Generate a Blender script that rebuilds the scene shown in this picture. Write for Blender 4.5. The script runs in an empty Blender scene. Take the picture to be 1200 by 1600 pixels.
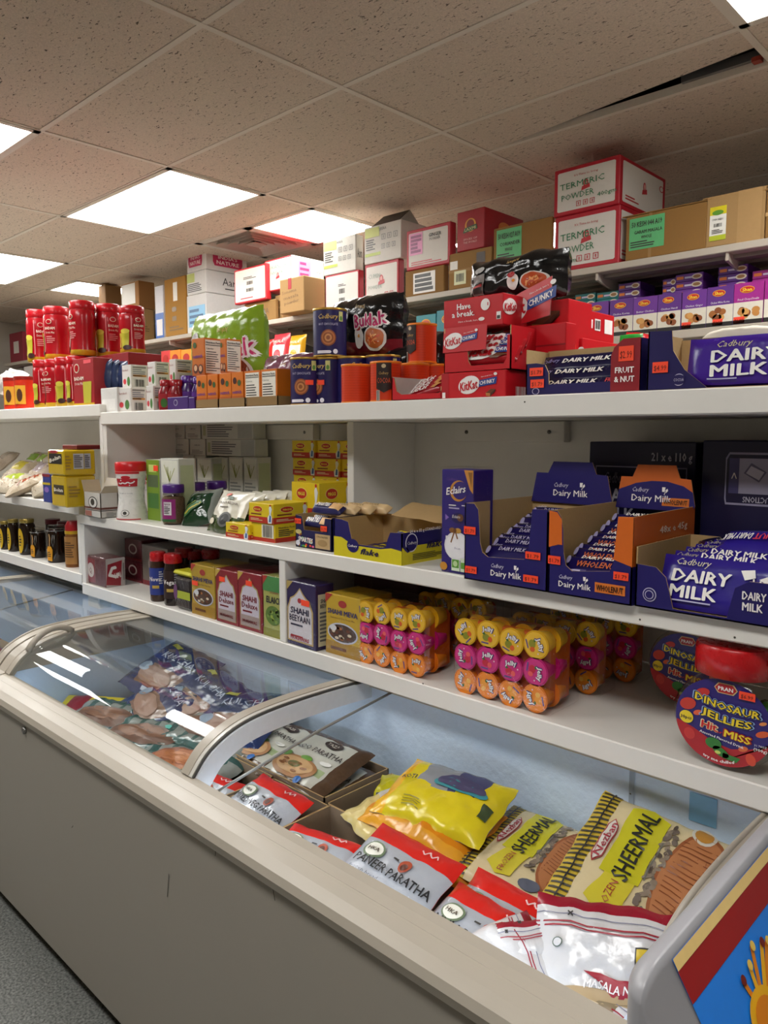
import bpy, bmesh, math, random
from mathutils import Vector, Matrix, Euler, noise
from mathutils.geometry import tessellate_polygon

sc = bpy.context.scene
col = sc.collection
R = math.radians

# ------------------------------------------------------------------ camera, world, exposure
CAM_H, FPX, YAW, PITCH = 1.58, 1190.0, 43.7, 5.9
cd = bpy.data.cameras.new('camera'); cam = bpy.data.objects.new('camera', cd); col.objects.link(cam)
cd.sensor_fit = 'HORIZONTAL'; cd.sensor_width = 36.0; cd.lens = 36.0*FPX/1200.0
cd.clip_start = .05; cd.clip_end = 60
cam.location = (0, 0, CAM_H); cam.rotation_euler = (R(90-PITCH), 0, R(YAW))
sc.camera = cam
sc.view_settings.view_transform = 'Standard'; sc.view_settings.look = 'None'
sc.view_settings.gamma = 1.0; sc.view_settings.use_curve_mapping = False
sc.view_settings.exposure = 0.3
LAMP = 13.0            # emission of the ceiling light diffusers
LAMP_COL = (1.0, .985, .955)
w = bpy.data.worlds.new('world'); sc.world = w; w.use_nodes = True
w.node_tree.nodes['Background'].inputs[0].default_value = (.9, .95, 1, 1)
w.node_tree.nodes['Background'].inputs[1].default_value = .02
try:
    sc.cycles.max_bounces = 10; sc.cycles.diffuse_bounces = 5; sc.cycles.glossy_bounces = 4
    sc.cycles.transparent_max_bounces = 24; sc.cycles.transmission_bounces = 6
    sc.cycles.caustics_reflective = False; sc.cycles.caustics_refractive = False
    sc.cycles.sample_clamp_indirect = 6.0
    sc.cycles.use_denoising = True
except Exception:
    pass

# ------------------------------------------------------------------ points of the place read off the photograph
_p = R(PITCH); _a = R(YAW)
_F = Vector((-math.sin(_a)*math.cos(_p), math.cos(_a)*math.cos(_p), -math.sin(_p)))
_R = Vector((math.cos(_a), math.sin(_a), 0)); _U = _R.cross(_F)
def ray(x, y): return _F + _R*((x-600)/FPX) - _U*((y-800)/FPX)
def atY(x, y, Y):
    d = ray(x, y); return Vector((0, 0, CAM_H)) + d*(Y/d.y)
def atZ(x, y, z):
    d = ray(x, y); return Vector((0, 0, CAM_H)) + d*((z-CAM_H)/d.z)
def atX(x, y, X):
    d = ray(x, y); return Vector((0, 0, CAM_H)) + d*(X/d.x)
class Fit: pass
def fit(xl, xr, yt, z, Y=None, yb=None, xs=None, d=.1, zb=None):
    """box standing at height z: left/right edge and top of its front face, its front at depth Y (or found from the foot yb)"""
    f = Fit()
    if Y is None: Y = atZ(xl, yb, z).y
    ym = yt if zb is None else yt
    f.x0 = atY(xl, yt+20, Y).x; f.x1 = atY(xr, yt+20, Y).x
    f.z0 = z; f.h = max(.01, atY(xl, yt, Y).z - z)
    f.y0 = Y
    if xs is not None: d = max(.02, atX(xs, yt+20, f.x1).y - Y)
    f.d = d; f.w = f.x1-f.x0; f.cx = (f.x0+f.x1)/2; f.cy = Y + d/2
    return f
def geo(x0, x1, y0, d, z, h):
    f = Fit(); f.x0, f.x1, f.y0, f.d, f.z0, f.h = x0, x1, y0, d, z, h
    f.w = x1-x0; f.cx = (x0+x1)/2; f.cy = y0+d/2
    return f

# ------------------------------------------------------------------ materials
def lin(c):
    c /= 255.0
    return c/12.92 if c <= .04045 else ((c+.055)/1.055)**2.4
def hexc(h):
    return (lin(int(h[0:2], 16)), lin(int(h[2:4], 16)), lin(int(h[4:6], 16)), 1)
_M = {}
def M(h, rough=.5, metal=0.0, bump=0.0, bscale=60.0, var=.06, coat=0.0, name=None):
    """a procedural surface of one colour, with a little noise in its tone and gloss"""
    k = (h, rough, metal, bump, bscale, var, coat)
    if k in _M: return _M[k]
    m = bpy.data.materials.new(name or 'surface_'+h); m.use_nodes = True
    nt = m.node_tree; b = nt.nodes['Principled BSDF']
    tc = nt.nodes.new('ShaderNodeTexCoord'); n = nt.nodes.new('ShaderNodeTexNoise')
    n.inputs['Scale'].default_value = bscale; n.inputs['Detail'].default_value = 3
    nt.links.new(tc.outputs['Object'], n.inputs['Vector'])
    c = hexc(h)
    mx = nt.nodes.new('ShaderNodeMix'); mx.data_type = 'RGBA'
    mx.inputs[6].default_value = tuple(v*(1-var) for v in c[:3])+(1,)
    mx.inputs[7].default_value = tuple(min(1, v*(1+var)) for v in c[:3])+(1,)
    nt.links.new(n.outputs['Fac'], mx.inputs[0]); nt.links.new(mx.outputs[2], b.inputs['Base Color'])
    mr = nt.nodes.new('ShaderNodeMapRange')
    mr.inputs['To Min'].default_value = max(0, rough-.06); mr.inputs['To Max'].default_value = min(1, rough+.06)
    nt.links.new(n.outputs['Fac'], mr.inputs['Value']); nt.links.new(mr.outputs[0], b.inputs['Roughness'])
    b.inputs['Metallic'].default_value = metal
    b.inputs['Coat Weight'].default_value = coat
    if bump:
        bp = nt.nodes.new('ShaderNodeBump'); bp.inputs['Strength'].default_value = bump; bp.inputs['Distance'].default_value = .004
        nt.links.new(n.outputs['Fac'], bp.inputs['Height']); nt.links.new(bp.outputs[0], b.inputs['Normal'])
    _M[k] = m
    return m
def P(h): return M(h, .42)                                    # printed card
def FO(h): return M(h, .22, 0, .25, 45, .05)                  # foil or plastic wrapper
def PL(h): return M(h, .28)                                   # moulded plastic
def CB(h='b08a5a'): return M(h, .85, 0, .06, 160, .07)        # corrugated cardboard
def film(name, tint=(1, 1, 1), gl=.5, rough=.08, bump=.3, bscale=30):
    """clear plastic or glass: transparent, with a mirror sheen that grows at grazing angles"""
    if name in _M: return _M[name]
    m = bpy.data.materials.new(name); m.use_nodes = True
    nt = m.node_tree; nt.nodes.clear()
    o = nt.nodes.new('ShaderNodeOutputMaterial'); t = nt.nodes.new('ShaderNodeBsdfTransparent'); g = nt.nodes.new('ShaderNodeBsdfGlossy')
    t.inputs[0].default_value = (*tint, 1); g.inputs['Roughness'].default_value = rough
    f = nt.nodes.new('ShaderNodeLayerWeight'); f.inputs[0].default_value = .5
    pw = nt.nodes.new('ShaderNodeMath'); pw.operation = 'POWER'; pw.inputs[1].default_value = 5
    mt = nt.nodes.new('ShaderNodeMath'); mt.operation = 'MULTIPLY_ADD'; mt.inputs[1].default_value = .95*gl; mt.inputs[2].default_value = .035*gl; mt.use_clamp = True
    nt.links.new(f.outputs['Facing'], pw.inputs[0]); nt.links.new(pw.outputs[0], mt.inputs[0])
    mix = nt.nodes.new('ShaderNodeMixShader')
    nt.links.new(mt.outputs[0], mix.inputs[0])
    nt.links.new(t.outputs[0], mix.inputs[1]); nt.links.new(g.outputs[0], mix.inputs[2]); nt.links.new(mix.outputs[0], o.inputs[0])
    if bump:
        tc = nt.nodes.new('ShaderNodeTexCoord'); n = nt.nodes.new('ShaderNodeTexNoise'); n.inputs['Scale'].default_value = bscale
        nt.links.new(tc.outputs['Object'], n.inputs['Vector'])
        bp = nt.nodes.new('ShaderNodeBump'); bp.inputs['Strength'].default_value = bump; bp.inputs['Distance'].default_value = .01
        nt.links.new(n.outputs['Fac'], bp.inputs['Height'])
        nt.links.new(bp.outputs[0], f.inputs['Normal']); nt.links.new(bp.outputs[0], g.inputs['Normal'])
    _M[name] = m
    return m
def glow(name, c, s):
    if name in _M: return _M[name]
    m = bpy.data.materials.new(name); m.use_nodes = True
    nt = m.node_tree; nt.nodes.clear()
    o = nt.nodes.new('ShaderNodeOutputMaterial'); e = nt.nodes.new('ShaderNodeEmission')
    n = nt.nodes.new('ShaderNodeTexNoise'); n.inputs['Scale'].default_value = 3
    mr = nt.nodes.new('ShaderNodeMapRange'); mr.inputs['To Min'].default_value = s*.95; mr.inputs['To Max'].default_value = s*1.05
    nt.links.new(n.outputs['Fac'], mr.inputs['Value']); nt.links.new(mr.outputs[0], e.inputs[1])
    e.inputs[0].default_value = (*c, 1); nt.links.new(e.outputs[0], o.inputs[0])
    _M[name] = m
    return m

# ------------------------------------------------------------------ text outlines
_T = {}
def text_geo(s, bold=0.0, shear=0.0, res=1):
    k = (s, bold, shear, res)
    if k in _T: return _T[k]
    c = bpy.data.curves.new('t', 'FONT'); c.body = s; c.size = 1; c.offset = bold; c.shear = shear
    c.resolution_u = res; c.dimensions = '2D'; c.fill_mode = 'FRONT'
    o = bpy.data.objects.new('t', c)
    me = o.to_mesh()
    vs = [(v.co.x, v.co.y) for v in me.vertices]
    fs = [tuple(p.vertices) for p in me.polygons if len(p.vertices) > 2]
    o.to_mesh_clear(); bpy.data.objects.remove(o); bpy.data.curves.remove(c)
    x0 = min(v[0] for v in vs); x1 = max(v[0] for v in vs)
    vs = [((v[0]-(x0+x1)/2)/.727, v[1]/.727-.5) for v in vs]
    # all triangles must face +
    out = []
    for f in fs:
        a = sum(vs[f[i]][0]*vs[f[(i+1) % len(f)]][1]-vs[f[(i+1) % len(f)]][0]*vs[f[i]][1] for i in range(len(f)))
        out.append(f if a > 0 else f[::-1])
    _T[k] = (vs, out, (x1-x0)/.727)
    return _T[k]

# ------------------------------------------------------------------ mesh builder
LAY = .0006
class MB:
    def __init__(s): s.v = []; s.f = []; s.fm = []; s.sm = []; s.ms = []; s.X = None
    def mi(s, m):
        for i, q in enumerate(s.ms):
            if q is m: return i
        s.ms.append(m); return len(s.ms)-1
    def add(s, vs, fs, m, smooth=False):
        o = len(s.v)
        s.v += [(s.X @ Vector(v)) if s.X else Vector(v) for v in vs]
        ml = m if isinstance(m, list) else None
        for i, f in enumerate(fs):
            s.f.append(tuple(o+j for j in f)); s.fm.append(s.mi(ml[i] if ml else m)); s.sm.append(smooth)
        return s
    def box(s, x0, x1, y0, y1, z0, z1, m, bev=0.0, cols=None):
        """chamfered box; cols may give another material per face name"""
        g = lambda n: (cols or {}).get(n, m)
        X = (x0, x1); Y = (y0, y1); Z = (z0, z1)
        if bev <= 0:
            vs = [(X[i], Y[j], Z[k]) for i in (0, 1) for j in (0, 1) for k in (0, 1)]
            fs = [(0, 4, 5, 1), (2, 3, 7, 6), (0, 1, 3, 2), (4, 6, 7, 5), (0, 2, 6, 4), (1, 5, 7, 3)]
            s.add(vs, fs, [g('front'), g('back'), g('left'), g('right'), g('bottom'), g('top')])
            return s
        b = min(bev, (x1-x0)*.45, (y1-y0)*.45, (z1-z0)*.45)
        idx = {}; vs = []
        for i in (0, 1):
            for j in (0, 1):
                for k in (0, 1):
                    sx = b if i == 0 else -b; sy = b if j == 0 else -b; sz = b if k == 0 else -b
                    for ax, p in (('x', (X[i], Y[j]+sy, Z[k]+sz)), ('y', (X[i]+sx, Y[j], Z[k]+sz)), ('z', (X[i]+sx, Y[j]+sy, Z[k]))):
                        idx[(i, j, k, ax)] = len(vs); vs.append(p)
        fs = []; mm = []
        def q(keys, mat, nrm):
            ids = [idx[k] for k in keys]
            a, b_, c_ = (Vector(vs[ids[0]]), Vector(vs[ids[1]]), Vector(vs[ids[2]]))
            if (b_-a).cross(c_-a).dot(Vector(nrm)) < 0: ids = ids[::-1]
            fs.append(tuple(ids)); mm.append(mat)
        nm = {('x', 0): 'left', ('x', 1): 'right', ('y', 0): 'front', ('y', 1): 'back', ('z', 0): 'bottom', ('z', 1): 'top'}
        for t in (0, 1):
            sg = -1 if t == 0 else 1
            q([(t, 0, 0, 'x'), (t, 1, 0, 'x'), (t, 1, 1, 'x'), (t, 0, 1, 'x')], g(nm[('x', t)]), (sg, 0, 0))
            q([(0, t, 0, 'y'), (1, t, 0, 'y'), (1, t, 1, 'y'), (0, t, 1, 'y')], g(nm[('y', t)]), (0, sg, 0))
            q([(0, 0, t, 'z'), (1, 0, t, 'z'), (1, 1, t, 'z'), (0, 1, t, 'z')], g(nm[('z', t)]), (0, 0, sg))
        S = (-1, 1)
        for a in (0, 1):
            for c in (0, 1):
                q([(0, a, c, 'y'), (1, a, c, 'y'), (1, a, c, 'z'), (0, a, c, 'z')], g(nm[('y', a)]), (0, S[a], S[c]))
                q([(a, 0, c, 'x'), (a, 1, c, 'x'), (a, 1, c, 'z'), (a, 0, c, 'z')], g(nm[('x', a)]), (S[a], 0, S[c]))
                q([(a, c, 0, 'x'), (a, c, 1, 'x'), (a, c, 1, 'y'), (a, c, 0, 'y')], g(nm[('x', a)]), (S[a], S[c], 0))
        for i in (0, 1):
            for j in (0, 1):
                for k in (0, 1):
                    q([(i, j, k, 'x'), (i, j, k, 'y'), (i, j, k, 'z')], g(nm[('x', i)]), (S[i], S[j], S[k]))
        s.add(vs, fs, mm)
        return s
    def lathe(s, prof, m, n=28, cx=0, cy=0, cap=True, smooth=True, mfun=None, wob=0):
        """prof: list of (r, z) from bottom to top"""
        vs = []; fs = []; mm = []
        for (r, z) in prof:
            for i in range(n):
                a = 2*math.pi*i/n; rr = r*(1+wob*((i % 2)*2-1)); vs.append((cx+rr*math.cos(a), cy+rr*math.sin(a), z))
        for k in range(len(prof)-1):
            for i in range(n):
                j = (i+1) % n; fs.append((k*n+i, k*n+j, (k+1)*n+j, (k+1)*n+i))
                mm.append(mfun(k) if mfun else m)
        s.add(vs, fs, mm, smooth)
        if cap:
            s.add([(cx+prof[0][0]*math.cos(2*math.pi*i/n), cy+prof[0][0]*math.sin(2*math.pi*i/n), prof[0][1]) for i in range(n)], [tuple(range(n))[::-1]], mfun(0) if mfun else m)
            s.add([(cx+prof[-1][0]*math.cos(2*math.pi*i/n), cy+prof[-1][0]*math.sin(2*math.pi*i/n), prof[-1][1]) for i in range(n)], [tuple(range(n))], mfun(len(prof)-2) if mfun else m)
        return s
    def tube(s, pts, r, m, n=8, closed=False):
        pts = [Vector(p) for p in pts]; vs = []; fs = []; N = len(pts)
        for i, p in enumerate(pts):
            a = pts[i-1] if (i > 0 or closed) else p; b = pts[(i+1) % N] if (i < N-1 or closed) else p
            t = (b-a).normalized(); up = Vector((0, 0, 1)) if abs(t.z) < .95 else Vector((1, 0, 0))
            u = t.cross(up).normalized(); w_ = u.cross(t)
            rr = r[i] if isinstance(r, (list, tuple)) else r
            for k in range(n):
                an = 2*math.pi*k/n; vs.append(p+u*(rr*math.cos(an))+w_*(rr*math.sin(an)))
        for i in range(N if closed else N-1):
            i2 = (i+1) % N
            for k in range(n):
                k2 = (k+1) % n; fs.append((i*n+k, i*n+k2, i2*n+k2, i2*n+k))
        if not closed: fs.append(tuple(range(n))[::-1]); fs.append(tuple((N-1)*n+k for k in range(n)))
        s.add(vs, fs, m, True); return s
    def extrude_x(s, prof, x0, x1, m, closed=True, smooth=False, caps=True):
        """prof: list of (y, z) swept along X"""
        n = len(prof); vs = [(x0, y, z) for y, z in prof]+[(x1, y, z) for y, z in prof]
        fs = []
        for i in range(n if closed else n-1):
            j = (i+1) % n; fs.append((i, j, n+j, n+i))
        s.add(vs, fs, m, smooth)
        if closed and caps:
            s.add([(x0, y, z) for y, z in prof], [tuple(range(n))[::-1]], m); s.add([(x1, y, z) for y, z in prof], [tuple(range(n))], m)
        return s
    def prism(s, poly, axis, a, b, m):
        """polygon of 2-D points pushed along an axis ('x','y','z') from a to b"""
        def p3(q, t): return (t, q[0], q[1]) if axis == 'x' else ((q[0], t, q[1]) if axis == 'y' else (q[0], q[1], t))
        n = len(poly); vs = [p3(q, a) for q in poly]+[p3(q, b) for q in poly]
        s.add(vs, [(i, (i+1) % n, n+(i+1) % n, n+i) for i in range(n)]+[tuple(range(n))[::-1], tuple(range(n, 2*n))], m); return s
    # ---- printing on a face or a curved surface
    def rect(s, F, u0, v0, u1, v1, m, layer=1, n=None):
        nu = nv = n or F.n
        vs = []; fs = []
        for j in range(nv+1):
            for i in range(nu+1):
                vs.append(F.at(u0+(u1-u0)*i/nu, v0+(v1-v0)*j/nv, layer))
        for j in range(nv):
            for i in range(nu):
                a = j*(nu+1)+i; fs.append((a, a+1, a+nu+2, a+nu+1))
        s.add(vs, fs, m, F.n > 1); return s
    def ell(s, F, cu, cv, ru, rv, m, layer=1, n=22, rot=0):
        rings = 1 if F.n == 1 else 4
        vs = [F.at(cu, cv, layer)]; fs = []
        for k in range(1, rings+1):
            for i in range(n):
                a = 2*math.pi*i/n; x = math.cos(a)*ru*k/rings; y = math.sin(a)*rv*k/rings
                if rot: x, y = (x*F.w*math.cos(rot)-y*F.h*math.sin(rot))/F.w, (x*F.w*math.sin(rot)+y*F.h*math.cos(rot))/F.h
                vs.append(F.at(cu+x, cv+y, layer))
        for i in range(n): fs.append((0, 1+i, 1+(i+1) % n))
        for k in range(rings-1):
            for i in range(n):
                j = (i+1) % n; o = 1+k*n; fs.append((o+i, o+n+i, o+n+j, o+j))
        s.add(vs, fs, m, F.n > 1); return s
    def poly(s, F, pts, m, layer=1):
        if F.n == 1:
            s.add([F.at(u, v, layer) for u, v in pts], [tuple(range(len(pts)))], m); return s
        tri = tessellate_polygon([[Vector((u, v, 0)) for u, v in pts]]); q = [[pts[i] for i in t] for t in tri]
        big = max(max(u for u, v in pts)-min(u for u, v in pts), max(v for u, v in pts)-min(v for u, v in pts))
        for _ in range(3 if big > .3 else 2 if big > .1 else 1):
            r = []
            for a, b, c in q:
                ab, bc, ca = [((p[0]+k[0])/2, (p[1]+k[1])/2) for p, k in ((a, b), (b, c), (c, a))]
                r += [(a, ab, ca), (ab, b, bc), (ca, bc, c), (ab, bc, ca)]
            q = r
        vs = []; fs = []; ix = {}
        for t in q:
            f = []
            for p in t:
                k = (round(p[0], 5), round(p[1], 5))
                if k not in ix: ix[k] = len(vs); vs.append(F.at(p[0], p[1], layer))
                f.append(ix[k])
            a, b, c = t
            fs.append(tuple(f) if (b[0]-a[0])*(c[1]-a[1])-(b[1]-a[1])*(c[0]-a[0]) > 0 else tuple(f[::-1]))
        s.add(vs, fs, m, True); return s
    def line(s, F, pts, wd, m, layer=2):
        """a pen stroke, wd in metres"""
        for (a, b) in zip(pts[:-1], pts[1:]):
            dx = (b[0]-a[0])*F.w; dy = (b[1]-a[1])*F.h; L = math.hypot(dx, dy) or 1
            nx = -dy/L*wd/2/F.w; ny = dx/L*wd/2/F.h
            s.poly(F, [(a[0]-nx, a[1]-ny), (b[0]-nx, b[1]-ny), (b[0]+nx, b[1]+ny), (a[0]+nx, a[1]+ny)], m, layer)
        return s
    def text(s, F, t, cu, cv, h, m, w=None, bold=0.0, shear=0.0, rot=0.0, layer=3, arc=0.0):
        """h: cap height as a share of the face height; w: width as a share of the face width"""
        vs, fs, wd = text_geo(t, 0, shear)
        sy = h*F.h; sx = sy if w is None else w*F.w/wd
        c, n_ = math.cos(rot), math.sin(rot); b = bold*1.5
        k8 = [(0, 0)] if not b else ([(-b, 0), (b, 0), (0, b*.6), (0, -b*.6)] if b < .075 else [(b*math.cos(i*.7854), b*math.sin(i*.7854)) for i in range(8)]+[(0, 0)])
        for i_, (dx, dy) in enumerate(k8):                                  # heavier strokes: the outline struck again, slightly shifted
            out = []
            for x, y in vs:
                X = (x+dx)*sx; Y = (y+dy)*sy
                if arc: Y -= arc*F.h*((2*x/wd)**2-.5)
                out.append(F.at(cu+(X*c-Y*n_)/F.w, cv+(X*n_+Y*c)/F.h, layer+.1*i_))
            s.add(out, fs, m)
        return s
    def lines(s, F, u0, v0, u1, v1, n, m, layer=2, seed=1, fill=.5):
        """rows of print too small to read"""
        rd = random.Random(seed)
        for i in range(n):
            v = v1-(v1-v0)*(i+.5)/n; hh = (v1-v0)/n*fill/2
            s.rect(F, u0, v-hh, u0+(u1-u0)*rd.uniform(.6, 1), v+hh, m, layer, 1 if F.n == 1 else 3)
        return s
    def bars(s, F, u0, v0, u1, v1, m, layer=3, n=14, seed=3):
        rd = random.Random(seed); u = u0
        st = (u1-u0)/n
        for i in range(n):
            ww = st*rd.choice((.25, .45, .65)); s.rect(F, u0+i*st, v0, u0+i*st+ww, v1, m, layer, 1)
        return s
    def build(s, name, parent=None, loc=None, rot=None):
        me = bpy.data.meshes.new(name)
        me.from_pydata([tuple(v) for v in s.v], [], s.f)
        for m in s.ms: me.materials.append(m)
        me.polygons.foreach_set('material_index', s.fm); me.polygons.foreach_set('use_smooth', s.sm)
        me.update()
        o = bpy.data.objects.new(name, me); col.objects.link(o)
        if parent: o.parent = parent
        if loc is not None: o.location = loc
        if rot is not None: o.rotation_euler = rot
        return o
class Flat:
    n = 1
    def __init__(s, O, U, V, N, w, h): s.O, s.U, s.V, s.N, s.w, s.h = Vector(O), Vector(U), Vector(V), Vector(N), w, h
    def at(s, u, v, l): return s.O+s.U*(u*s.w)+s.V*(v*s.h)+s.N*(l*LAY)
class Round:
    """print wrapped on a turned body: angle 'face' is where u=.5 looks (0 = +X, -90 = front)"""
    n = 8
    def __init__(s, rf, z0, h, face=-90, span=120, cx=0, cy=0):
        s.rf = rf if callable(rf) else (lambda v: rf); s.z0, s.h, s.f, s.sp, s.cx, s.cy = z0, h, R(face), R(span), cx, cy
        s.w = s.rf(.5)*s.sp
    def at(s, u, v, l):
        a = s.f+(u-.5)*s.sp; r = s.rf(v)+l*LAY+.0003
        return Vector((s.cx+r*math.cos(a), s.cy+r*math.sin(a), s.z0+v*s.h))
class Faces:
    """the printable faces of a box centred on x, y with its foot at z = z0"""
    def __init__(s, w, d, h, cx=0, cy=0, z0=0):
        x0, x1, y0, y1 = cx-w/2, cx+w/2, cy-d/2, cy+d/2; s.d_, s.h_ = d, h
        s.front = Flat((x0, y0, z0), (1, 0, 0), (0, 0, 1), (0, -1, 0), w, h)
        s.right = Flat((x1, y0, z0), (0, 1, 0), (0, 0, 1), (1, 0, 0), d, h)
        s.left = Flat((x0, y1, z0), (0, -1, 0), (0, 0, 1), (-1, 0, 0), d, h)
        s.top = Flat((x0, y0, z0+h), (1, 0, 0), (0, 1, 0), (0, 0, 1), w, d)

# ------------------------------------------------------------------ things and parts
def tag(o, label=None, cat=None, group=None, kind=None):
    if label: o['label'] = label
    if cat: o['category'] = cat
    if group: o['group'] = group
    if kind: o['kind'] = kind
    return o
def thing(name, label, cat, loc=(0, 0, 0), rz=0, group=None):
    o = bpy.data.objects.new(name, None); o.empty_display_size = .05; col.objects.link(o)
    o.location = loc; o.rotation_euler = (0, 0, rz)
    return tag(o, label, cat, group)
def struct(name, mb): return tag(mb.build(name), kind='structure')
def dup(root, loc=None, rot=None, label=None, group=None):
    r = root.copy(); col.objects.link(r)
    if loc is not None: r.location = loc
    if rot is not None: r.rotation_euler = rot
    if label: r['label'] = label
    if group: r['group'] = group
    for ch in list(root.children):
        c = ch.copy(); col.objects.link(c); c.parent = r
        for g in list(ch.children):
            d = g.copy(); col.objects.link(d); d.parent = c
    return r
def carton(name, label, cat, f, cols, deco=None, parts=(), group=None, rz=0, bev=.002, body='carton_body', m=None):
    """a closed box; cols: one material or a dict by face; deco(mb, faces) prints on it; parts: (name, fn(mb, faces)[, label])"""
    cc = cols if isinstance(cols, dict) else {'rest': cols}
    F = Faces(f.w, f.d, f.h)
    mb = MB(); mb.box(-f.w/2, f.w/2, -f.d/2, f.d/2, 0, f.h, cc['rest'], bev, cc)
    if deco: deco(mb, F)
    if parts:
        r = thing(name, label, cat, (f.cx, f.cy, f.z0), rz, group)
        mb.build(body, r)
        for p in parts:
            q = MB(); p[1](q, F); o = q.build(p[0], r)
            if len(p) > 2: o['label'] = p[2]
        return r
    o = mb.build(name, None, (f.cx, f.cy, f.z0), (0, 0, rz))
    return tag(o, label, cat, group)
def sticker(face, u, v, w, h, text='$1.79', c='ff4a26', tc='5a1208'):
    def fn(mb, F):
        f = getattr(F, face) if isinstance(face, str) else face
        mb.rect(f, u, v, u+w, v+h, M(c, .5), 5, 1 if f.n == 1 else 4)
        if text: mb.text(f, text, u+w/2, v+h*.45, h*.5, P(tc), w*.8, layer=6)
    return ('price_sticker', fn)

class Bag:
    """a filled pouch lying in XY, face up (+Z); colf(u, v) gives the face colour"""
    n = 8
    def __init__(s, w, l, t, colf, back=None, seed=1, wr=.004, nu=26, nv=26, pw=3.0, seal=.0, back_t=.35, curl=0.0):
        s.w, s.h, s.t, s.seed, s.wr, s.pw, s.curl = w, l, t, seed, wr, pw, curl
        s.mb = MB(); fv = []; bv = []
        for j in range(nv+1):
            for i in range(nu+1):
                fv.append(s.at(i/nu, j/nv, 0)); p = s.at(i/nu, j/nv, 0)
                e = s.env(i/nu, j/nv); bv.append((p.x, p.y, s.bend(j/nv) - t*back_t*e - .0008))
        fs = []; mm = []
        for j in range(nv):
            for i in range(nu):
                a = j*(nu+1)+i; fs.append((a, a+1, a+nu+2, a+nu+1)); mm.append(colf((i+.5)/nu, (j+.5)/nv))
        s.mb.add(fv, fs, mm, True)
        bm_ = back or colf(.5, .97)
        s.mb.add(bv, [f[::-1] for f in fs], bm_, True)
        rim = [i for i in range(nu+1)]+[j*(nu+1)+nu for j in range(1, nv+1)]+[nv*(nu+1)+i for i in range(nu-1, -1, -1)]+[j*(nu+1) for j in range(nv-1, 0, -1)]
        N = len(fv); k = len(rim); b0 = len(s.mb.v)-N-N
        vs = [fv[i] for i in rim]+[bv[i] for i in rim]
        s.mb.add(vs, [(i, k+i, k+(i+1) % k, (i+1) % k) for i in range(k)], bm_)
    def env(s, u, v):
        a = max(0, 1-abs(2*u-1)**s.pw); b = max(0, 1-abs(2*v-1)**s.pw); return (a*b)**.65
    def bend(s, v): return s.curl*(2*v-1)**2
    def at(s, u, v, l):
        x = (u-.5)*s.w; y = (v-.5)*s.h; e = s.env(u, v)
        k = noise.noise(Vector((x*38+s.seed*7.3, y*38, s.seed*1.7)))*.6+abs(noise.noise(Vector((x*90+s.seed, y*55, 3.1))))*.5
        z = s.t*.65*e + s.wr*k*(.35+.65*e) + s.bend(v)
        yy = y + s.wr*.8*noise.noise(Vector((x*25, s.seed, y*10))); xx = x + s.wr*.8*noise.noise(Vector((y*25, s.seed+9, x*9)))
        return Vector((xx, yy, z+l*LAY*1.6))
def put(mb, name, label, cat, loc, rot, group=None, parts=()):
    """one mesh thing; parts are (name, mesh builder) in the same local frame"""
    if parts:
        r = thing(name, label, cat, loc, 0, group); r.rotation_euler = rot
        mb.build('pouch_body' if 'pouch' in name or 'bag' in name or 'packet' in name else 'body', r)
        for n, q in parts: q.build(n, r)
        return r
    return tag(mb.build(name, None, loc, rot), label, cat, group)
# ================================================================== THE ROOM
ZC = 2.855
GX = [-9.38, -8.18, -6.98, -5.78, -4.58, -3.38, -2.16, -.945, .265, 1.47, 2.68]
GY = [-3.4, -2.8, -2.2, -1.6, -1.0, -.35, .25, .84, 1.435, 2.035, 2.62, 2.945, 3.53, 4.13, 4.73, 5.33, 5.93, 6.53, 7.13]

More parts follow.
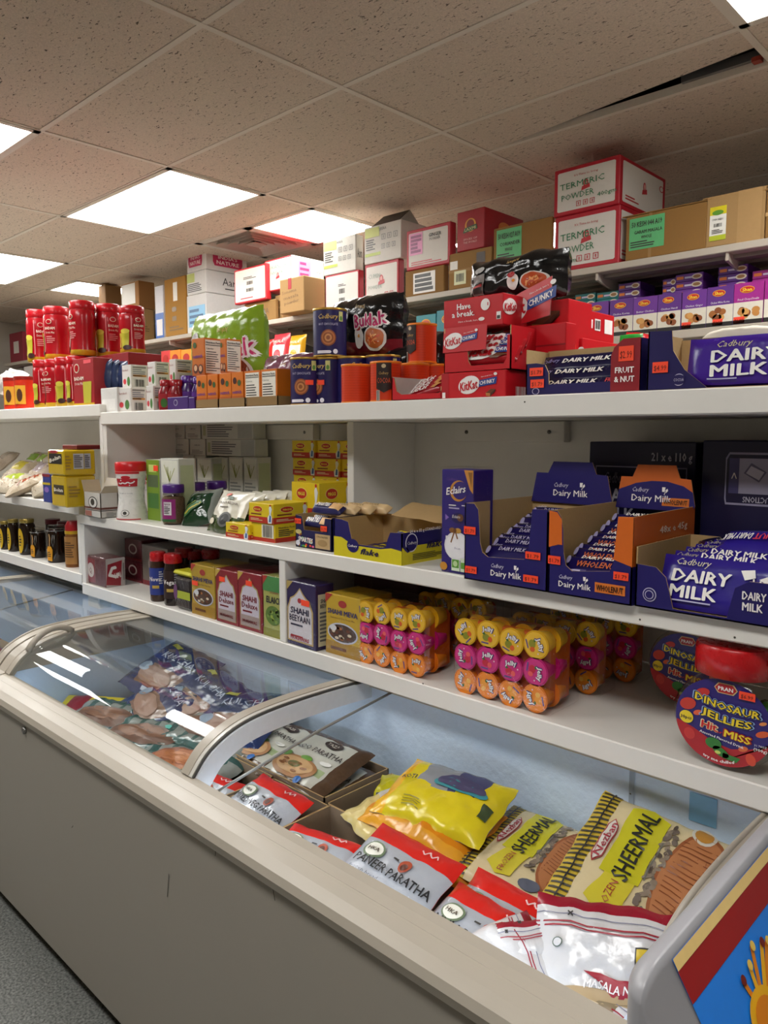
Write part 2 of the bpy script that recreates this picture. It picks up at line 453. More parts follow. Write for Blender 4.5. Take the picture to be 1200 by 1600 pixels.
def floor_mat():
    m = bpy.data.materials.new('speckled_grey_floor'); m.use_nodes = True; nt = m.node_tree; b = nt.nodes['Principled BSDF']
    tc = nt.nodes.new('ShaderNodeTexCoord'); n = nt.nodes.new('ShaderNodeTexNoise'); n.inputs['Scale'].default_value = 140; n.inputs['Detail'].default_value = 6
    cr = nt.nodes.new('ShaderNodeValToRGB'); cr.color_ramp.elements[0].position = .35; cr.color_ramp.elements[0].color = hexc('4b4d4a'); cr.color_ramp.elements[1].position = .7; cr.color_ramp.elements[1].color = hexc('8d8f8a')
    nt.links.new(tc.outputs['Object'], n.inputs['Vector']); nt.links.new(n.outputs['Fac'], cr.inputs[0]); nt.links.new(cr.outputs[0], b.inputs['Base Color'])
    b.inputs['Roughness'].default_value = .6
    return m
def ceiling_mat():
    """mineral fibre tile: pale ground with short dark fissures and pits"""
    m = bpy.data.materials.new('fissured_ceiling_tile'); m.use_nodes = True; nt = m.node_tree; b = nt.nodes['Principled BSDF']
    tc = nt.nodes.new('ShaderNodeTexCoord'); mp = nt.nodes.new('ShaderNodeMapping'); mp.inputs['Scale'].default_value = (26, 62, 1)
    mp.inputs['Rotation'].default_value = (0, 0, R(14))
    n = nt.nodes.new('ShaderNodeTexNoise'); n.inputs['Scale'].default_value = 1.9; n.inputs['Detail'].default_value = 2.5; n.inputs['Roughness'].default_value = .62; n.inputs['Distortion'].default_value = .5
    cr = nt.nodes.new('ShaderNodeValToRGB')
    e = cr.color_ramp.elements; e[0].position = .31; e[0].color = hexc('5e5348'); e[1].position = .385; e[1].color = hexc('d8c7b4')
    n2 = nt.nodes.new('ShaderNodeTexNoise'); n2.inputs['Scale'].default_value = 210; n2.inputs['Detail'].default_value = 2
    mr = nt.nodes.new('ShaderNodeMapRange'); mr.inputs['From Min'].default_value = .3; mr.inputs['From Max'].default_value = .7; mr.inputs['To Min'].default_value = .84; mr.inputs['To Max'].default_value = 1.06
    n3 = nt.nodes.new('ShaderNodeTexNoise'); n3.inputs['Scale'].default_value = 1.3
    mr3 = nt.nodes.new('ShaderNodeMapRange'); mr3.inputs['To Min'].default_value = .92; mr3.inputs['To Max'].default_value = 1.06
    mul = nt.nodes.new('ShaderNodeMath'); mul.operation = 'MULTIPLY'
    mx = nt.nodes.new('ShaderNodeVectorMath'); mx.operation = 'SCALE'
    bp = nt.nodes.new('ShaderNodeBump'); bp.inputs['Strength'].default_value = .35; bp.inputs['Distance'].default_value = .004
    L = nt.links.new
    L(tc.outputs['Object'], mp.inputs['Vector']); L(mp.outputs[0], n.inputs['Vector']); L(n.outputs['Fac'], cr.inputs[0])
    L(tc.outputs['Object'], n2.inputs['Vector']); L(n2.outputs['Fac'], mr.inputs['Value']); L(tc.outputs['Object'], n3.inputs['Vector']); L(n3.outputs['Fac'], mr3.inputs['Value'])
    L(mr.outputs[0], mul.inputs[0]); L(mr3.outputs[0], mul.inputs[1])
    L(cr.outputs[0], mx.inputs[0]); L(mul.outputs[0], mx.inputs['Scale']); L(mx.outputs[0], b.inputs['Base Color'])
    L(n.outputs['Fac'], bp.inputs['Height']); L(bp.outputs[0], b.inputs['Normal'])
    b.inputs['Roughness'].default_value = .95
    return m
TILE = ceiling_mat(); WALL = M('d8d0c4', .8, 0, .05, 90, .03, name='painted_wall'); TEE = M('d9cfc0', .5, name='ceiling_tee')
WHITE = M('e4e1da', .38, 0, .04, 25, .03, name='white_laminate')
mb = MB(); mb.box(-9.4, 2.7, -3.4, 7.1, -.1, 0, floor_mat()); struct('floor', mb)
mb = MB(); mb.box(-9.4, 2.7, 7.1, 7.2, 0, 3.2, WALL); struct('wall_back', mb)
mb = MB(); mb.box(-9.5, -9.4, -3.4, 7.1, 0, 3.2, WALL); struct('wall_left', mb)
mb = MB(); mb.box(2.7, 2.8, -3.4, 7.1, 0, 3.2, WALL); struct('wall_right', mb)
mb = MB(); mb.box(-9.4, 2.7, -3.5, -3.4, 0, 3.2, WALL); struct('wall_front', mb)
# lights and the vent take whole cells of the ceiling grid: (i, j) = column of GX, row of GY, halves for 2x2 fittings
LIGHTS = [(4, 9), (8-1, 9), (1, 9), (2, 9)]
cells_lit = {(4, 9): 1, (7, 9): 1, (2, 9): 1, (4, 7): 1, (5, 5): 1, (2, 7): 1, (7, 5): 1, (2, 5): 1, (2, 11): .5, (5, 13): 1}
half = {(4, 11)}                                        # right half a light, left half the vent
gap = (6, 10)
tl = MB()
for i in range(len(GX)-1):
    for j in range(len(GY)-1):
        x0, x1, y0, y1 = GX[i], GX[i+1], GY[j], GY[j+1]
        if (i, j) in cells_lit or (i, j) in half:
            if cells_lit.get((i, j)) == .5: tl.add([((x0+x1)/2, y0, ZC), (x1, y0, ZC), (x1, y1, ZC), ((x0+x1)/2, y1, ZC)], [(0, 3, 2, 1)], TILE)
            continue
        if (i, j) == gap:                               # this tile has slipped: its back right corner hangs open
            tl.add([(x0, y0, ZC), (x1, y0, ZC), (x1, y1-.10, ZC+.03), (x0, y1, ZC)], [(0, 3, 2, 1)], TILE); continue
        tl.add([(x0, y0, ZC), (x1, y0, ZC), (x1, y1, ZC), (x0, y1, ZC)], [(0, 3, 2, 1)], TILE)
tl.box(-9.4, 2.7, -3.4, 7.1, ZC+.16, ZC+.3, M('3a3632', .9))
struct('ceiling', tl)
te = MB()
for x in GX[1:-1]: te.box(x-.012, x+.012, -3.4, 7.1, ZC-.004, ZC+.03, TEE)
for j, y in enumerate(GY[1:-1]):
    te.box(-9.4, 2.7, y-.011, y+.011, ZC-.0035, ZC+.026, TEE)
struct('trim_1', te)
for k, (y0, y1, x0, x1) in enumerate(((-3.4, -3.38, -9.4, 2.7),)):
    mb = MB(); mb.box(x0, x1, y0, y1, 0, .1, M('6a625a', .6)); struct('baseboard_front', mb)

def ceiling_light(x0, x1, y0, y1, label):
    t = thing('ceiling_light', label, 'ceiling light', ((x0+x1)/2, (y0+y1)/2, ZC), 0, 'recessed ceiling light panels')
    a, b = (x1-x0)/2, (y1-y0)/2; f = MB(); e = .028
    for (p, q, r_, s_) in ((-a, a, -b, -b+e), (-a, a, b-e, b), (-a, -a+e, -b, b), (a-e, a, -b, b)): f.box(p, q, r_, s_, -.008, .05, TEE)
    f.box(-a, a, -b, b, .05, .06, M('d0ccc4', .6))
    f.build('frame', t)
    d = MB(); d.box(-a+e, a-e, -b+e, b-e, .0, .012, glow('lit_diffuser', LAMP_COL, LAMP)); d.build('diffuser', t)
    return t
lab = {(4, 9): 'large bright ceiling light panel in the middle, left of the vent', (7, 9): 'bright ceiling light panel at the top right corner above the aisle',
       (2, 9): 'far ceiling light panel cut by the left edge beyond the large middle one', (4, 7): 'ceiling light panel at the left edge, nearest row',
       (2, 11): 'small far ceiling light panel above the red bottles'}
for n_, (i, j) in enumerate(cells_lit):
    fr = cells_lit[(i, j)]
    ceiling_light(GX[i], GX[i]+(GX[i+1]-GX[i])*fr, GY[j], GY[j+1], lab.get((i, j), 'ceiling light panel behind the camera, %s row %s' % (['first', 'second', 'third', 'fourth', 'fifth', 'sixth', 'seventh', 'eighth', 'ninth', 'tenth', 'eleventh', 'twelfth'][n_ % 12], ['near', 'far', 'side'][n_ % 3])))
XM = -3.985
ceiling_light(XM, GX[5], GY[11], GY[12], 'square ceiling light panel just right of the louvred vent')
ZV = ZC
v = thing('ceiling_vent', 'square white louvred air vent set in the ceiling beside a light', 'vent', ((GX[4]+XM)/2, (GY[11]+GY[12])/2, ZC))
a = (XM-GX[4])/2; q = MB(); VM = M('cfc8bb', .4); e = .05
for (x0, x1, y0, y1) in ((-a, a, -a, -a+e), (-a, a, a-e, a), (-a, -a+e, -a, a), (a-e, a, -a, a)): q.box(x0, x1, y0, y1, -.006, .02, VM)
q.build('frame', v)
q = MB(); q.box(-a, a, -a, a, .07, .08, M('2a2622', .9)); q.build('duct_back', v)
for k in range(4):
    r1 = a-e-.004-k*.052; r0 = r1-.017; q = MB(); zt = .022; zb = -.010
    for s_ in range(4):
        q.X = Matrix.Rotation(s_*math.pi/2, 4, 'Z')
        q.add([(-r1, -r1, zb), (r1, -r1, zb), (r0, -r0, zt), (-r0, -r0, zt), (-r1, -r1, zb+.004), (r1, -r1, zb+.004), (r0, -r0, zt+.004), (-r0, -r0, zt+.004)],
              [(0, 3, 2, 1), (4, 5, 6, 7), (0, 1, 5, 4), (2, 3, 7, 6)], VM)
    q.build('louvre', v)
q = MB(); q.box(-.05, .05, -.05, .05, -.012, -.006, VM); q.build('centre_plate', v)
q = MB(); q.box(GX[6]+.9, GX[7]-.013, GY[11]-.03, GY[11]-.012, ZC+.02, ZC+.05, M('8d8d8b', .4, .8)); q.box(GX[7]-.06, GX[7]-.03, GY[11]-.05, GY[11]-.02, ZC+.005, ZC+.02, M('9a3a2a', .5))
struct('trim_2', q)

# ================================================================== THE STORE FITTINGS
ZL, ZM_, ZT = .944, 1.24, 1.669          # lower, middle, top shelf of the near unit
YS, YT, YB = 1.43, 1.54, 2.0             # fronts of the lower two, of the top, and the back panel
def shelving(name, label, x0, x1, dz, divs_low, divs_up, cleats, ends=()):
    t = thing(name, label, 'shelving', ((x0+x1)/2, YS, 0)); ox, oy = (x0+x1)/2, YS
    def B(n, *bx, m=WHITE, bev=.003, lb=None):
        q = MB(); q.box(bx[0]-ox, bx[1]-ox, bx[2]-oy, bx[3]-oy, bx[4]+dz, bx[5]+dz, m, bev); o = q.build(n, t)
        if lb: o['label'] = lb
        return o
    scr = M('6a675f', .4, .7)
    B('lower_shelf', x0, x1, YS, YB, ZL-.049, ZL)
    B('middle_shelf', x0, x1, YS, YB, ZM_-.042, ZM_)
    B('top_shelf', x0, x1, YT, YB+.16, ZT-.052, ZT)
    B('back_panel', x0, x1, YB, YB+.02, ZL, ZT-.052)
    B('plinth', x0, x1, YB-.02, YB+.14, -dz, ZL-.049, bev=0)
    for d in divs_low: B('divider', d, d+.03, YS+.004, YB, ZL, ZM_-.042, bev=.002)
    for d, yf in divs_up: B('divider', d, d+.03, yf, YB, ZM_, ZT-.052, bev=.002)
    for (a_, b_) in cleats:
        c = B('cleat', a_, b_, YB-.035, YB, ZT-.115, ZT-.054, bev=.002)
        q = MB()
        for sx in (a_+.05, b_-.05):
            q.X = Matrix.Translation((sx-ox, YB-.036-oy, ZT-.085+dz)) @ Matrix.Rotation(R(90), 4, 'X'); q.lathe([(.006, -.001), (.006, .002), (.003, .003)], scr, 10)
        q.build('screws', c)
    return t
SH = shelving('shelving_unit', 'white laminate three tier shelving unit above the open freezer', -3.157, .98, 0,
     [-3.157, -1.814, .95], [(-3.157, YT+.01), (-1.79, 1.70), (.95, 1.7)], [(-1.56, -1.155), (-2.66, -2.26), (.1, .5)])
SH2 = shelving('shelving_unit', 'white laminate shelving unit at the left, slightly taller, with red bottles on top', -6.6, -3.159, .036,
     [-3.189, -6.6], [(-3.189, YT+.01), (-6.6, YT+.01)], [])
q = MB(); ox = (-3.157+.98)/2
q.box(-3.15-ox, -3.05-ox, .02, .14, ZL-.049-.055, ZL-.049, WHITE, .004); q.build('foot_block', SH)
for (px, py, Y) in ((505, 888, YS), (762, 942, YS), (1000, 968, YS), (1148, 996, YS), (661, 1068, YS), (985, 1240, YS), (455, 1000, YS), (820, 628, YT)):
    c = atY(px, py, Y); q = MB(); q.X = Matrix.Translation((c.x-ox, Y-.0004-YS, c.z)) @ Matrix.Rotation(R(90), 4, 'X'); q.lathe([(.0022, 0), (.0016, .0006)], M('4a463e', .8), 10); q.build('nail_hole', SH)
# ================================================================== CHEST FREEZERS
CREAM = M('a09a8f', .35, 0, .02, 12, .03, name='warm_grey_enamel'); CREAM2 = M('b4ac9e', .32, 0, .02, 12, .03, name='warm_grey_plastic')
LINER = M('d0e4fb', .4, 0, .5, 55, .04, name='frosted_liner')
GLASS = film('freezer_glass', (.955, .97, .968), 1.0, .0, 0)
ARC = [(.92, .782), (.945, .813), (.972, .836), (1.005, .855), (1.05, .871), (1.10, .880), (1.16, .885), (1.24, .8865), (1.33, .886), (1.42, .884), (1.52, .880)]
def _cr(P_, n):
    out = []
    for i in range(len(P_)-1):
        p0 = P_[max(0, i-1)]; p1 = P_[i]; p2 = P_[i+1]; p3 = P_[min(len(P_)-1, i+2)]
        for k in range(n):
            t = k/n; out.append(tuple(.5*(2*p1[a]+(p2[a]-p0[a])*t+(2*p0[a]-5*p1[a]+4*p2[a]-p3[a])*t*t+(3*p1[a]-p0[a]-3*p2[a]+p3[a])*t**3) for a in (0, 1)))
    return out+[P_[-1]]
ARC = _cr([(.92, .782), (.968, .834), (1.05, .871), (1.16, .8855), (1.33, .887), (1.52, .880)], 6)
def arc_at(off):
    out = []
    for i, (y, z) in enumerate(ARC):
        a = ARC[max(0, i-1)]; b = ARC[min(len(ARC)-1, i+1)]; t = Vector((b[0]-a[0], b[1]-a[1])).normalized()
        out.append((y-t.y*off, z+t.x*off))
    return out
def band(mb, x0, x1, o0, o1, m):
    A = arc_at(o0); B = arc_at(o1); n = len(A)
    mb.extrude_x(A[::-1], x0, x1, m, False, True); mb.extrude_x(B, x0, x1, m, False, True)
    for x, sg in ((x0, 1), (x1, -1)): mb.add([(x, *p) for p in A]+[(x, *p) for p in B], [((i, i+1, n+i+1, n+i) if sg < 0 else (i, n+i, n+i+1, i+1)) for i in range(n-1)], m)
    mb.extrude_x([A[0], B[0]], x0, x1, m, False); mb.extrude_x([B[-1], A[-1]], x0, x1, m, False)
FLOOR_F = .34                             # height of the stacked goods' deck in the freezer
def freezer(label, x0, x1, panes, bars_):
    cx = (x0+x1)/2; t = thing('chest_freezer', label, 'freezer', (cx, 1.2, 0))
    L = lambda q: q
    def nb():
        q = MB(); q.X = Matrix.Translation((-cx, -1.2, 0)); return q
    q = nb(); q.box(x0, x1, .85, .862, .055, .735, CREAM, .003)             # skin
    q.box(x0, x0+.012, .862, 1.57, .055, .735, CREAM, .003); q.box(x1-.012, x1, .862, 1.57, .055, .735, CREAM, .003); q.box(x0, x1, 1.558, 1.57, .055, .86, CREAM, 0)
    q.box(x0+.02, x1-.02, .87, 1.55, .05, .07, M('40403e', .7))
    q.build('cabinet', t)
    q = nb()                                                                # liner
    yi0, yi1, xi0, xi1 = .925, 1.505, x0+.06, x1-.06
    q.box(xi0, xi1, yi0, yi1, .26, .28, LINER); q.box(xi0, xi1, yi0-.02, yi0, .26, .75, LINER); q.box(xi0, xi1, yi1, yi1+.03, .26, .862, LINER)
    q.box(xi0-.03, xi0, yi0, yi1, .26, .78, LINER); q.box(xi1, xi1+.03, yi0, yi1, .26, .78, LINER)
    q.build('liner', t)
    q = nb(); prof = [(.852, .712), (.838, .722), (.832, .742), (.838, .757), (.858, .768), (.878, .775), (.884, .7768), (.887, .775), (.905, .7805), (.926, .782), (.928, .76), (.90, .72)]
    q.extrude_x(prof, x0-.004, x1+.004, CREAM2, smooth=False); q.build('front_rim', t)
    q = nb(); q.extrude_x([(1.495, .862), (1.495, .875), (1.575, .878), (1.575, .855)], x0, x1, CREAM2); q.build('rear_rail', t)
    q = nb(); q.box(x0+.10, x1-.10, .9255, .935, .715, .74, glow('added_cool_glow', (.82, .91, 1.0), 5.0)); q.build('added_fill_strip', t)  # added glowing strip, hidden behind the rim, to brighten the blue liner
    for s_, (a_, b_) in enumerate(((x0-.004, x0+.058), (x1-.043, x1+.004))):
        q = nb(); E_ = arc_at(.004)
        q.prism([(.868, .75), (.868, .776)]+E_+[(1.575, .875), (1.575, .75)], 'x', a_, b_, CREAM2)
        q.X = q.X
        o = q.build('end_cap', t)
        k = nb(); k.tube([(b_ if s_ == 0 else a_, y, z+.002) for y, z in arc_at(.002)], .005, CREAM2, 8); k.build('edge_bead', o)
    for kind, a_, b_, h_ in panes:
        q = nb(); band(q, a_, b_, -.002, .002, GLASS); ld = q.build('lid_glass', t)
        q = nb()
        if 'r' in kind:
            q.X = Matrix.Translation((-cx, -1.2, 0)); band(q, b_-.03, b_, -.012, .006, CREAM2); band(q, b_, b_+.012, -.010, .004, M('d6d3cb', .3)); band(q, b_+.012, b_+.016, -.01, .002, M('4a4844', .5))
        if 'l' in kind: band(q, a_, a_+.03, -.012, .006, CREAM2)
        if q.v: q.build('lid_frame', ld)
        if 's' in kind:
            q = nb(); band(q, b_+.016, b_+.022, -.052, -.004, M('dfe6ee', .35)); q.build('lid_skirt', ld)
        if h_:
            q = nb(); pts = []; 
            for i in range(13):
                u = i/12.0; y = .985+.15*u; zz = .0; 
                # height of the lid below the handle
                for (A_, B_) in zip(ARC[:-1], ARC[1:]):
                    if A_[0] <= y <= B_[0]: zz = A_[1]+(B_[1]-A_[1])*(y-A_[0])/(B_[0]-A_[0])
                pts.append((a_+.02, y, zz+.004+.032*math.sin(math.pi*u)**.6))
            q.tube(pts, [.013]+[.011]*11+[.013], CREAM2, 10); q.build('handle', ld)
    for (xa) in bars_:
        q = nb(); q.tube([(xa, .925, .783), (xa, 1.09, .812), (xa, 1.23, .836), (xa, 1.50, .868)], .0035, M('9a9d9c', .35, .3), 8); q.build('cross_bar', t)
    return t
FX0, FX1 = -2.685, -.372
FZ = freezer('long warm grey chest freezer with curved glass lid under the shelving', FX0, FX1, [('rs', FX0+.06, -1.508, 0), ('l', FX0+.062, -1.9, 1)][:1]+[('l', FX0+.063, FX0+.10, 1)], [-1.397])
FZ2 = freezer('second chest freezer beyond the first at the left edge', -5.0, FX0-.02, [('r', -4.94, -3.8, 0), ('l', -3.79, -2.75, 0)], [-3.4])
o = MB(); o.X = Matrix.Translation((0, 0, 0)); 
q = MB(); cxf = (FX0+FX1)/2                # badge lock on the cabinet front
q.X = Matrix.Translation((-2.30-cxf, .85-1.2, .715-.02)) @ Matrix.Rotation(R(90), 4, 'X'); q.lathe([(.011, 0), (.011, .006), (.008, .008)], M('8a8a88', .3, .9), 16); q.build('lock', FZ)
q = MB(); rs = random.Random(4)
for (x, z, l, s_) in ((-1.36, .745, .012, .4), (-1.30, .70, .03, .1), (-1.5, .52, .06, .2), (-1.1, .69, .02, -.1), (-2.0, .5, .01, .2)):
    F = Flat((x-cxf, .8494-1.2, z), (1, 0, 0), (0, 0, 1), (0, -1, 0), .05, .08)
    q.line(F, [(0, 0), (s_, l/.08)], .0022, M('4a453e', .7), 1)
q.build('scuff_marks', FZ)

# ================================================================== ICE CREAM FREEZER (near right corner)
GREY = M('a3a3a8', .3, 0, .01, 14, .02, name='silver_grey_plastic')
iz = 1.0
ix = atZ(985, 1512, iz).x-.012; iy = atZ(985, 1512, iz).y-.01
t = thing('ice_cream_freezer', 'grey ice cream freezer with sloping picture panel in the near right corner', 'freezer', (ix, iy, 0))
A = atZ(1054, 1499, iz-.008)-Vector((ix, iy, 0)); B_ = atZ(1199, 1301, iz-.008)-Vector((ix, iy, 0))
E_ = atY(1100, 1600, A.y+iy)-Vector((ix, iy, 0))
sl = Vector((E_.x-A.x, 0, E_.z-A.z)).normalized(); LN = 1.40-iy
q = MB(); q.box(.02, .62, .02, LN, .04, .45, GREY, .03)
q.build('cabinet', t)
q = MB()
r = .030
def section(o):
    """rounded hood section in XZ, shrunk inwards by o at the near end"""
    pts = [(o, .42), (o, iz-r)]
    for k in range(1, 11):
        a_ = R(180-k*9); pts.append((r+math.cos(a_)*(r-o), iz-r+math.sin(a_)*(r-o)))
    far = A+sl*.46
    pts += [(A.x-.004, A.z-.004-o), (far.x, far.z-.006-o), (far.x+.03-o, far.z-.03-o), (far.x+.03-o, .42)]
    return pts
rings = []
for k in range(11):
    a_ = R(90*k/10); rings.append((.026*(1-math.sin(a_))**1.0, .026*(1-math.cos(a_))))
rings = [(.05*(1-math.cos(R(9*k))), .028*(1-math.sin(R(9*k)))) for k in range(11)]
secs = [(y, section(o)) for y, o in rings]+[(LN, section(0))]
n = len(secs[0][1]); vs = [(x, y, z) for y, pr in secs for x, z in pr]
secs_y = None
fs = [(r_*n+i, (r_+1)*n+i, (r_+1)*n+(i+1) % n, r_*n+(i+1) % n) for r_ in range(len(secs)-1) for i in range(n)]
q.add(vs, [f[::-1] for f in fs], GREY, True); q.add(vs[:n], [tuple(range(n))], GREY); q.build('hood', t)
NV = sl.cross(Vector((0, 1, 0))).normalized()
if NV.z < 0: NV = -NV
PF = Flat(A, sl, (0, 1, 0), NV, .44, LN-A.y-.01)
q = MB(); PF.O = A-NV*.004
q.rect(PF, 0, 0, 1, 1, P('2585ee'), 1)
YE = P('f5b81e'); OR = P('e88a1a'); rd = random.Random(2)
def on_panel(x, y):
    d = ray(x, y); o = Vector((0, 0, CAM_H))-Vector((ix, iy, 0)); k = (PF.O-o).dot(NV)/d.dot(NV); p = o+d*k-PF.O
    return (p.dot(PF.U)/PF.w, p.dot(PF.V)/PF.h)
uy, ur = on_panel(1063, 1512)[0], on_panel(1087, 1562)[0]
q.rect(PF, 0, 0, uy, 1, P('f2d288'), 3); q.rect(PF, uy, 0, ur, 1, P('a01c1e'), 2)
c0 = on_panel(1196, 1590)
for k, (x, y) in enumerate(((1158, 1532), (1168, 1508), (1172, 1478), (1187, 1472), (1196, 1470), (1206, 1474), (1222, 1490), (1236, 1520))):
    q.line(PF, [c0, on_panel(x, y)], .008, YE if k % 2 else OR, 3+k % 2); u, v = on_panel(x, y); q.ell(PF, u, v, .006/PF.w, .006/PF.h, P('7a2418' if k % 3 == 0 else 'f7d060'), 6, 12)
q.ell(PF, *c0, .032/PF.w, .04/PF.h, YE, 5); q.ell(PF, *c0, .022/PF.w, .028/PF.h, OR, 6)
q.build('picture_panel', t)
# ================================================================== THE FAR SHELVING (second aisle)
BY, BZ = 3.15, 2.316
WARM = M('bdb3a4', .45, 0, 0, 20, .03, name='off_white_steel')
PEG = M('4b4842', .7, 0, .3, 40, .05)
t = thing('gondola_shelving', 'steel gondola with a long top shelf of cartons behind the near shelving', 'shelving', (-3.2, BY, 0))
def gb(n, *b, m=WARM, bev=.003, p=None):
    q = MB(); q.box(b[0]+3.2, b[1]+3.2, b[2]-BY, b[3]-BY, b[4], b[5], m, bev); return q.build(n, p or t)
gb('top_shelf', -8.6, .3, BY, BY+.50, BZ-.03, BZ)
for k in range(3): gb('shelf_rib', -8.6, .3, BY+.06+k*.13, BY+.13+k*.13, BZ-.045, BZ-.03, m=M('8c8378', .5), bev=0)
gb('lower_shelf', -8.6, .3, BY-.06, BY+.50, 1.96, 1.995)
gb('bottom_shelf', -8.6, .3, BY-.06, BY+.50, 1.55, 1.585)
gb('back_panel', -8.6, .3, BY+.50, BY+.53, .05, BZ-.03, m=PEG, bev=0)
gb('plinth', -8.6, .3, BY-.06, BY+.50, 0, .14, m=M('7d766c', .5))
for x in (-7.7, -6.5, -5.3, -4.1, -2.9, -1.72, -1.02-.0, -.1):
    if x == -1.02: x = -1.16
    q = MB(); q.prism([(BY+.01-BY, BZ-.03), (BY+.5-BY, BZ-.03), (BY+.5-BY, BZ-.15), (BY+.40-BY, BZ-.13), (.01, BZ-.06)], 'x', x+3.2, x+3.212, WARM); q.build('bracket', t)

BR = CB('97723f'); BR2 = CB('8f6833'); BR3 = CB('a78454'); WHT = M('ddd8d0', .6, 0, .02, 60, .03); RED = M('b5172a', .5); INK = P('3a3836')
GREEN = P('2f7d52'); PINK = P('e58bb4'); MINT = P('86c99a'); RINK = P('c0343c')
def panel_border(mb, F, m=WHT, e=.06, r=.0):
    mb.poly(F, [(e, e*1.4+.02), (e+.02, e*1.4), (1-e-.02, e*1.4), (1-e, e*1.4+.02), (1-e, 1-e*1.4-.02), (1-e-.02, 1-e*1.4), (e+.02, 1-e*1.4), (e, 1-e*1.4-.02)], m, 1)
def crest(mb, F, cu, cv, s, m=RINK):
    a = F.h/F.w
    mb.ell(F, cu, cv+.05*s*3, .09*s*3*a, .13*s*3, m, 2); mb.ell(F, cu, cv+.05*s*3, .055*s*3*a, .085*s*3, P('e8a09a'), 3)
    mb.poly(F, [(cu-.16*s*3*a, cv-.17*s*3), (cu+.16*s*3*a, cv-.11*s*3), (cu+.14*s*3*a, cv+.02*s*3), (cu-.13*s*3*a, cv-.04*s*3)], m, 3)
def icons(mb, F, u, v, n=3, s=.1, m=RINK):
    a = F.h/F.w
    for k in range(n):
        uu = u+k*s*1.5*a
        for (x0, y0, x1, y1) in ((0, 0, 1, .12), (0, .88, 1, 1), (0, 0, .12, 1), (.88, 0, 1, 1), (.4, .25, .6, .75)): mb.rect(F, uu+x0*s*a, v+y0*s, uu+x1*s*a, v+y1*s, m, 3)
def tape(mb, F, m=None): mb.rect(F, .0, .46, 1, .54, m or P('c7a06a'), 1)
def cart(label, xl, xr, yt, zb, xs, deco, cols, parts=(), Y=BY+.01, name='carton', rz=0, h=None):
    f = fit(xl, xr, yt, zb, Y=Y, xs=xs)
    if h: f.h = h
    f.d = min(f.d, .5)
    return carton(name, label, 'carton', f, cols, deco, parts, group='cartons on the far top shelf', rz=rz, bev=.004), f
def flap(w, h, x, y, z, ax, ang, m, nm='flap'):
    def fn(mb, F):
        mb.X = Matrix.Translation((x, -F.d_/2+y, F.h_+z)) @ Matrix.Rotation(R(ang), 4, ax); mb.box(-w/2 if ax == 'X' else 0, w/2 if ax == 'X' else h, 0 if ax == 'X' else -w/2, h if ax == 'X' else w/2, -.002, .002, m); mb.X = None
    return (nm, fn)
redbox = {'rest': RED, 'front': RED}
def turm(extra):
    def fn(mb, F):
        panel_border(mb, F.front); panel_border(mb, F.right)
        mb.text(F.front, "It's Time to bring", .5, .80, .045, RINK, .36); crest(mb, F.front, .5, .56, .22)
        mb.text(F.front, 'TERMERIC', .44, .62, .13, GREEN, .68, rot=.03, layer=5); mb.text(F.front, 'POWDER', .38, .38, .13, GREEN, .5, rot=.03, layer=5)
        mb.text(F.front, '400gm', *extra, .09, GREEN, .28, rot=.05, layer=5); icons(mb, F.front, .36, .14, 3, .11)
        crest(mb, F.right, .52, .54, .26); mb.ell(F.right, .9, .72, .05, .07, RINK, 2); mb.ell(F.right, .9, .72, .035, .05, WHT, 3)
        mb.lines(F.right, .12, .14, .42, .26, 2, RINK)
    return fn
_, f1 = cart('red and white carton marked termeric powder, lower of the two stacked at right', 867, 968, 341, BZ, 1000, turm((.22, .18)), redbox)
cart('red and white termeric powder carton on top of the stack, highest of all', 866, 968, 268, BZ+f1.h+.002, 1040, turm((.82, .30)), redbox)
def green_label(l1, l2, l3, u0, v0, u1, v1):
    def fn(mb, F):
        f = F.front; mb.rect(f, u0, v0, u1, v1, P('5fb877'), 3); hh = v1-v0; cu = (u0+u1)/2
        mb.text(f, l1, cu, v0+hh*.80, hh*.17, INK, (u1-u0)*.86, bold=.02, layer=5); mb.text(f, l2, cu+.02, v0+hh*.55, hh*.11, INK, (u1-u0)*.8, bold=.015, layer=5)
        mb.text(f, l3, cu, v0+hh*.38, hh*.10, INK, (u1-u0)*.3, bold=.015, layer=5); mb.lines(f, u0+.02, v0+hh*.06, u1-.1, v0+hh*.28, 3, INK, 5)
    return ('shipping_label', fn)
def cardb(mb, F): tape(mb, F.front); mb.lines(F.right, .2, .3, .7, .5, 3, P('7d5f38'), 2)
cart('brown carton with a green garam masala label beside the termeric stack', 978, 1103, 340, BZ, 1112, lambda mb, F: mb.rect(F.front, .3, 0, .34, 1, P('9a7440'), 1), BR2,
     [green_label('50 KESH 044 A19', 'GARAM MASALA', 'WHOLE', .05, .22, .50, .93), flap(.38, .13, 0, .0, .003, 'X', 9, BR2)])
cart('brown carton with a yellow topped white label, right of the green labelled one', 1104, 1195, 309, BZ, 1203, lambda mb, F: mb.rect(F.front, .55, 0, .95, 1, P('b08c5a'), 1), BR3,
     [('shipping_label', lambda mb, F: (mb.rect(F.front, .07, .12, .36, .78, P('f0efe6'), 3), mb.rect(F.front, .07, .62, .36, .78, P('e2d21e'), 4), mb.rect(F.front, .07, .12, .36, .22, P('b9c52a'), 4), mb.ell(F.front, .21, .66, .10, .05, P('5f9a2e'), 5), mb.text(F.front, 'CHIA SEEDS', .21, .53, .04, INK, .2, layer=5), mb.bars(F.front, .14, .38, .29, .45, INK, 5), mb.lines(F.front, .11, .25, .32, .34, 3, INK, 5))),
      flap(.27, .15, 0, .02, .003, 'X', 11, BR3)])
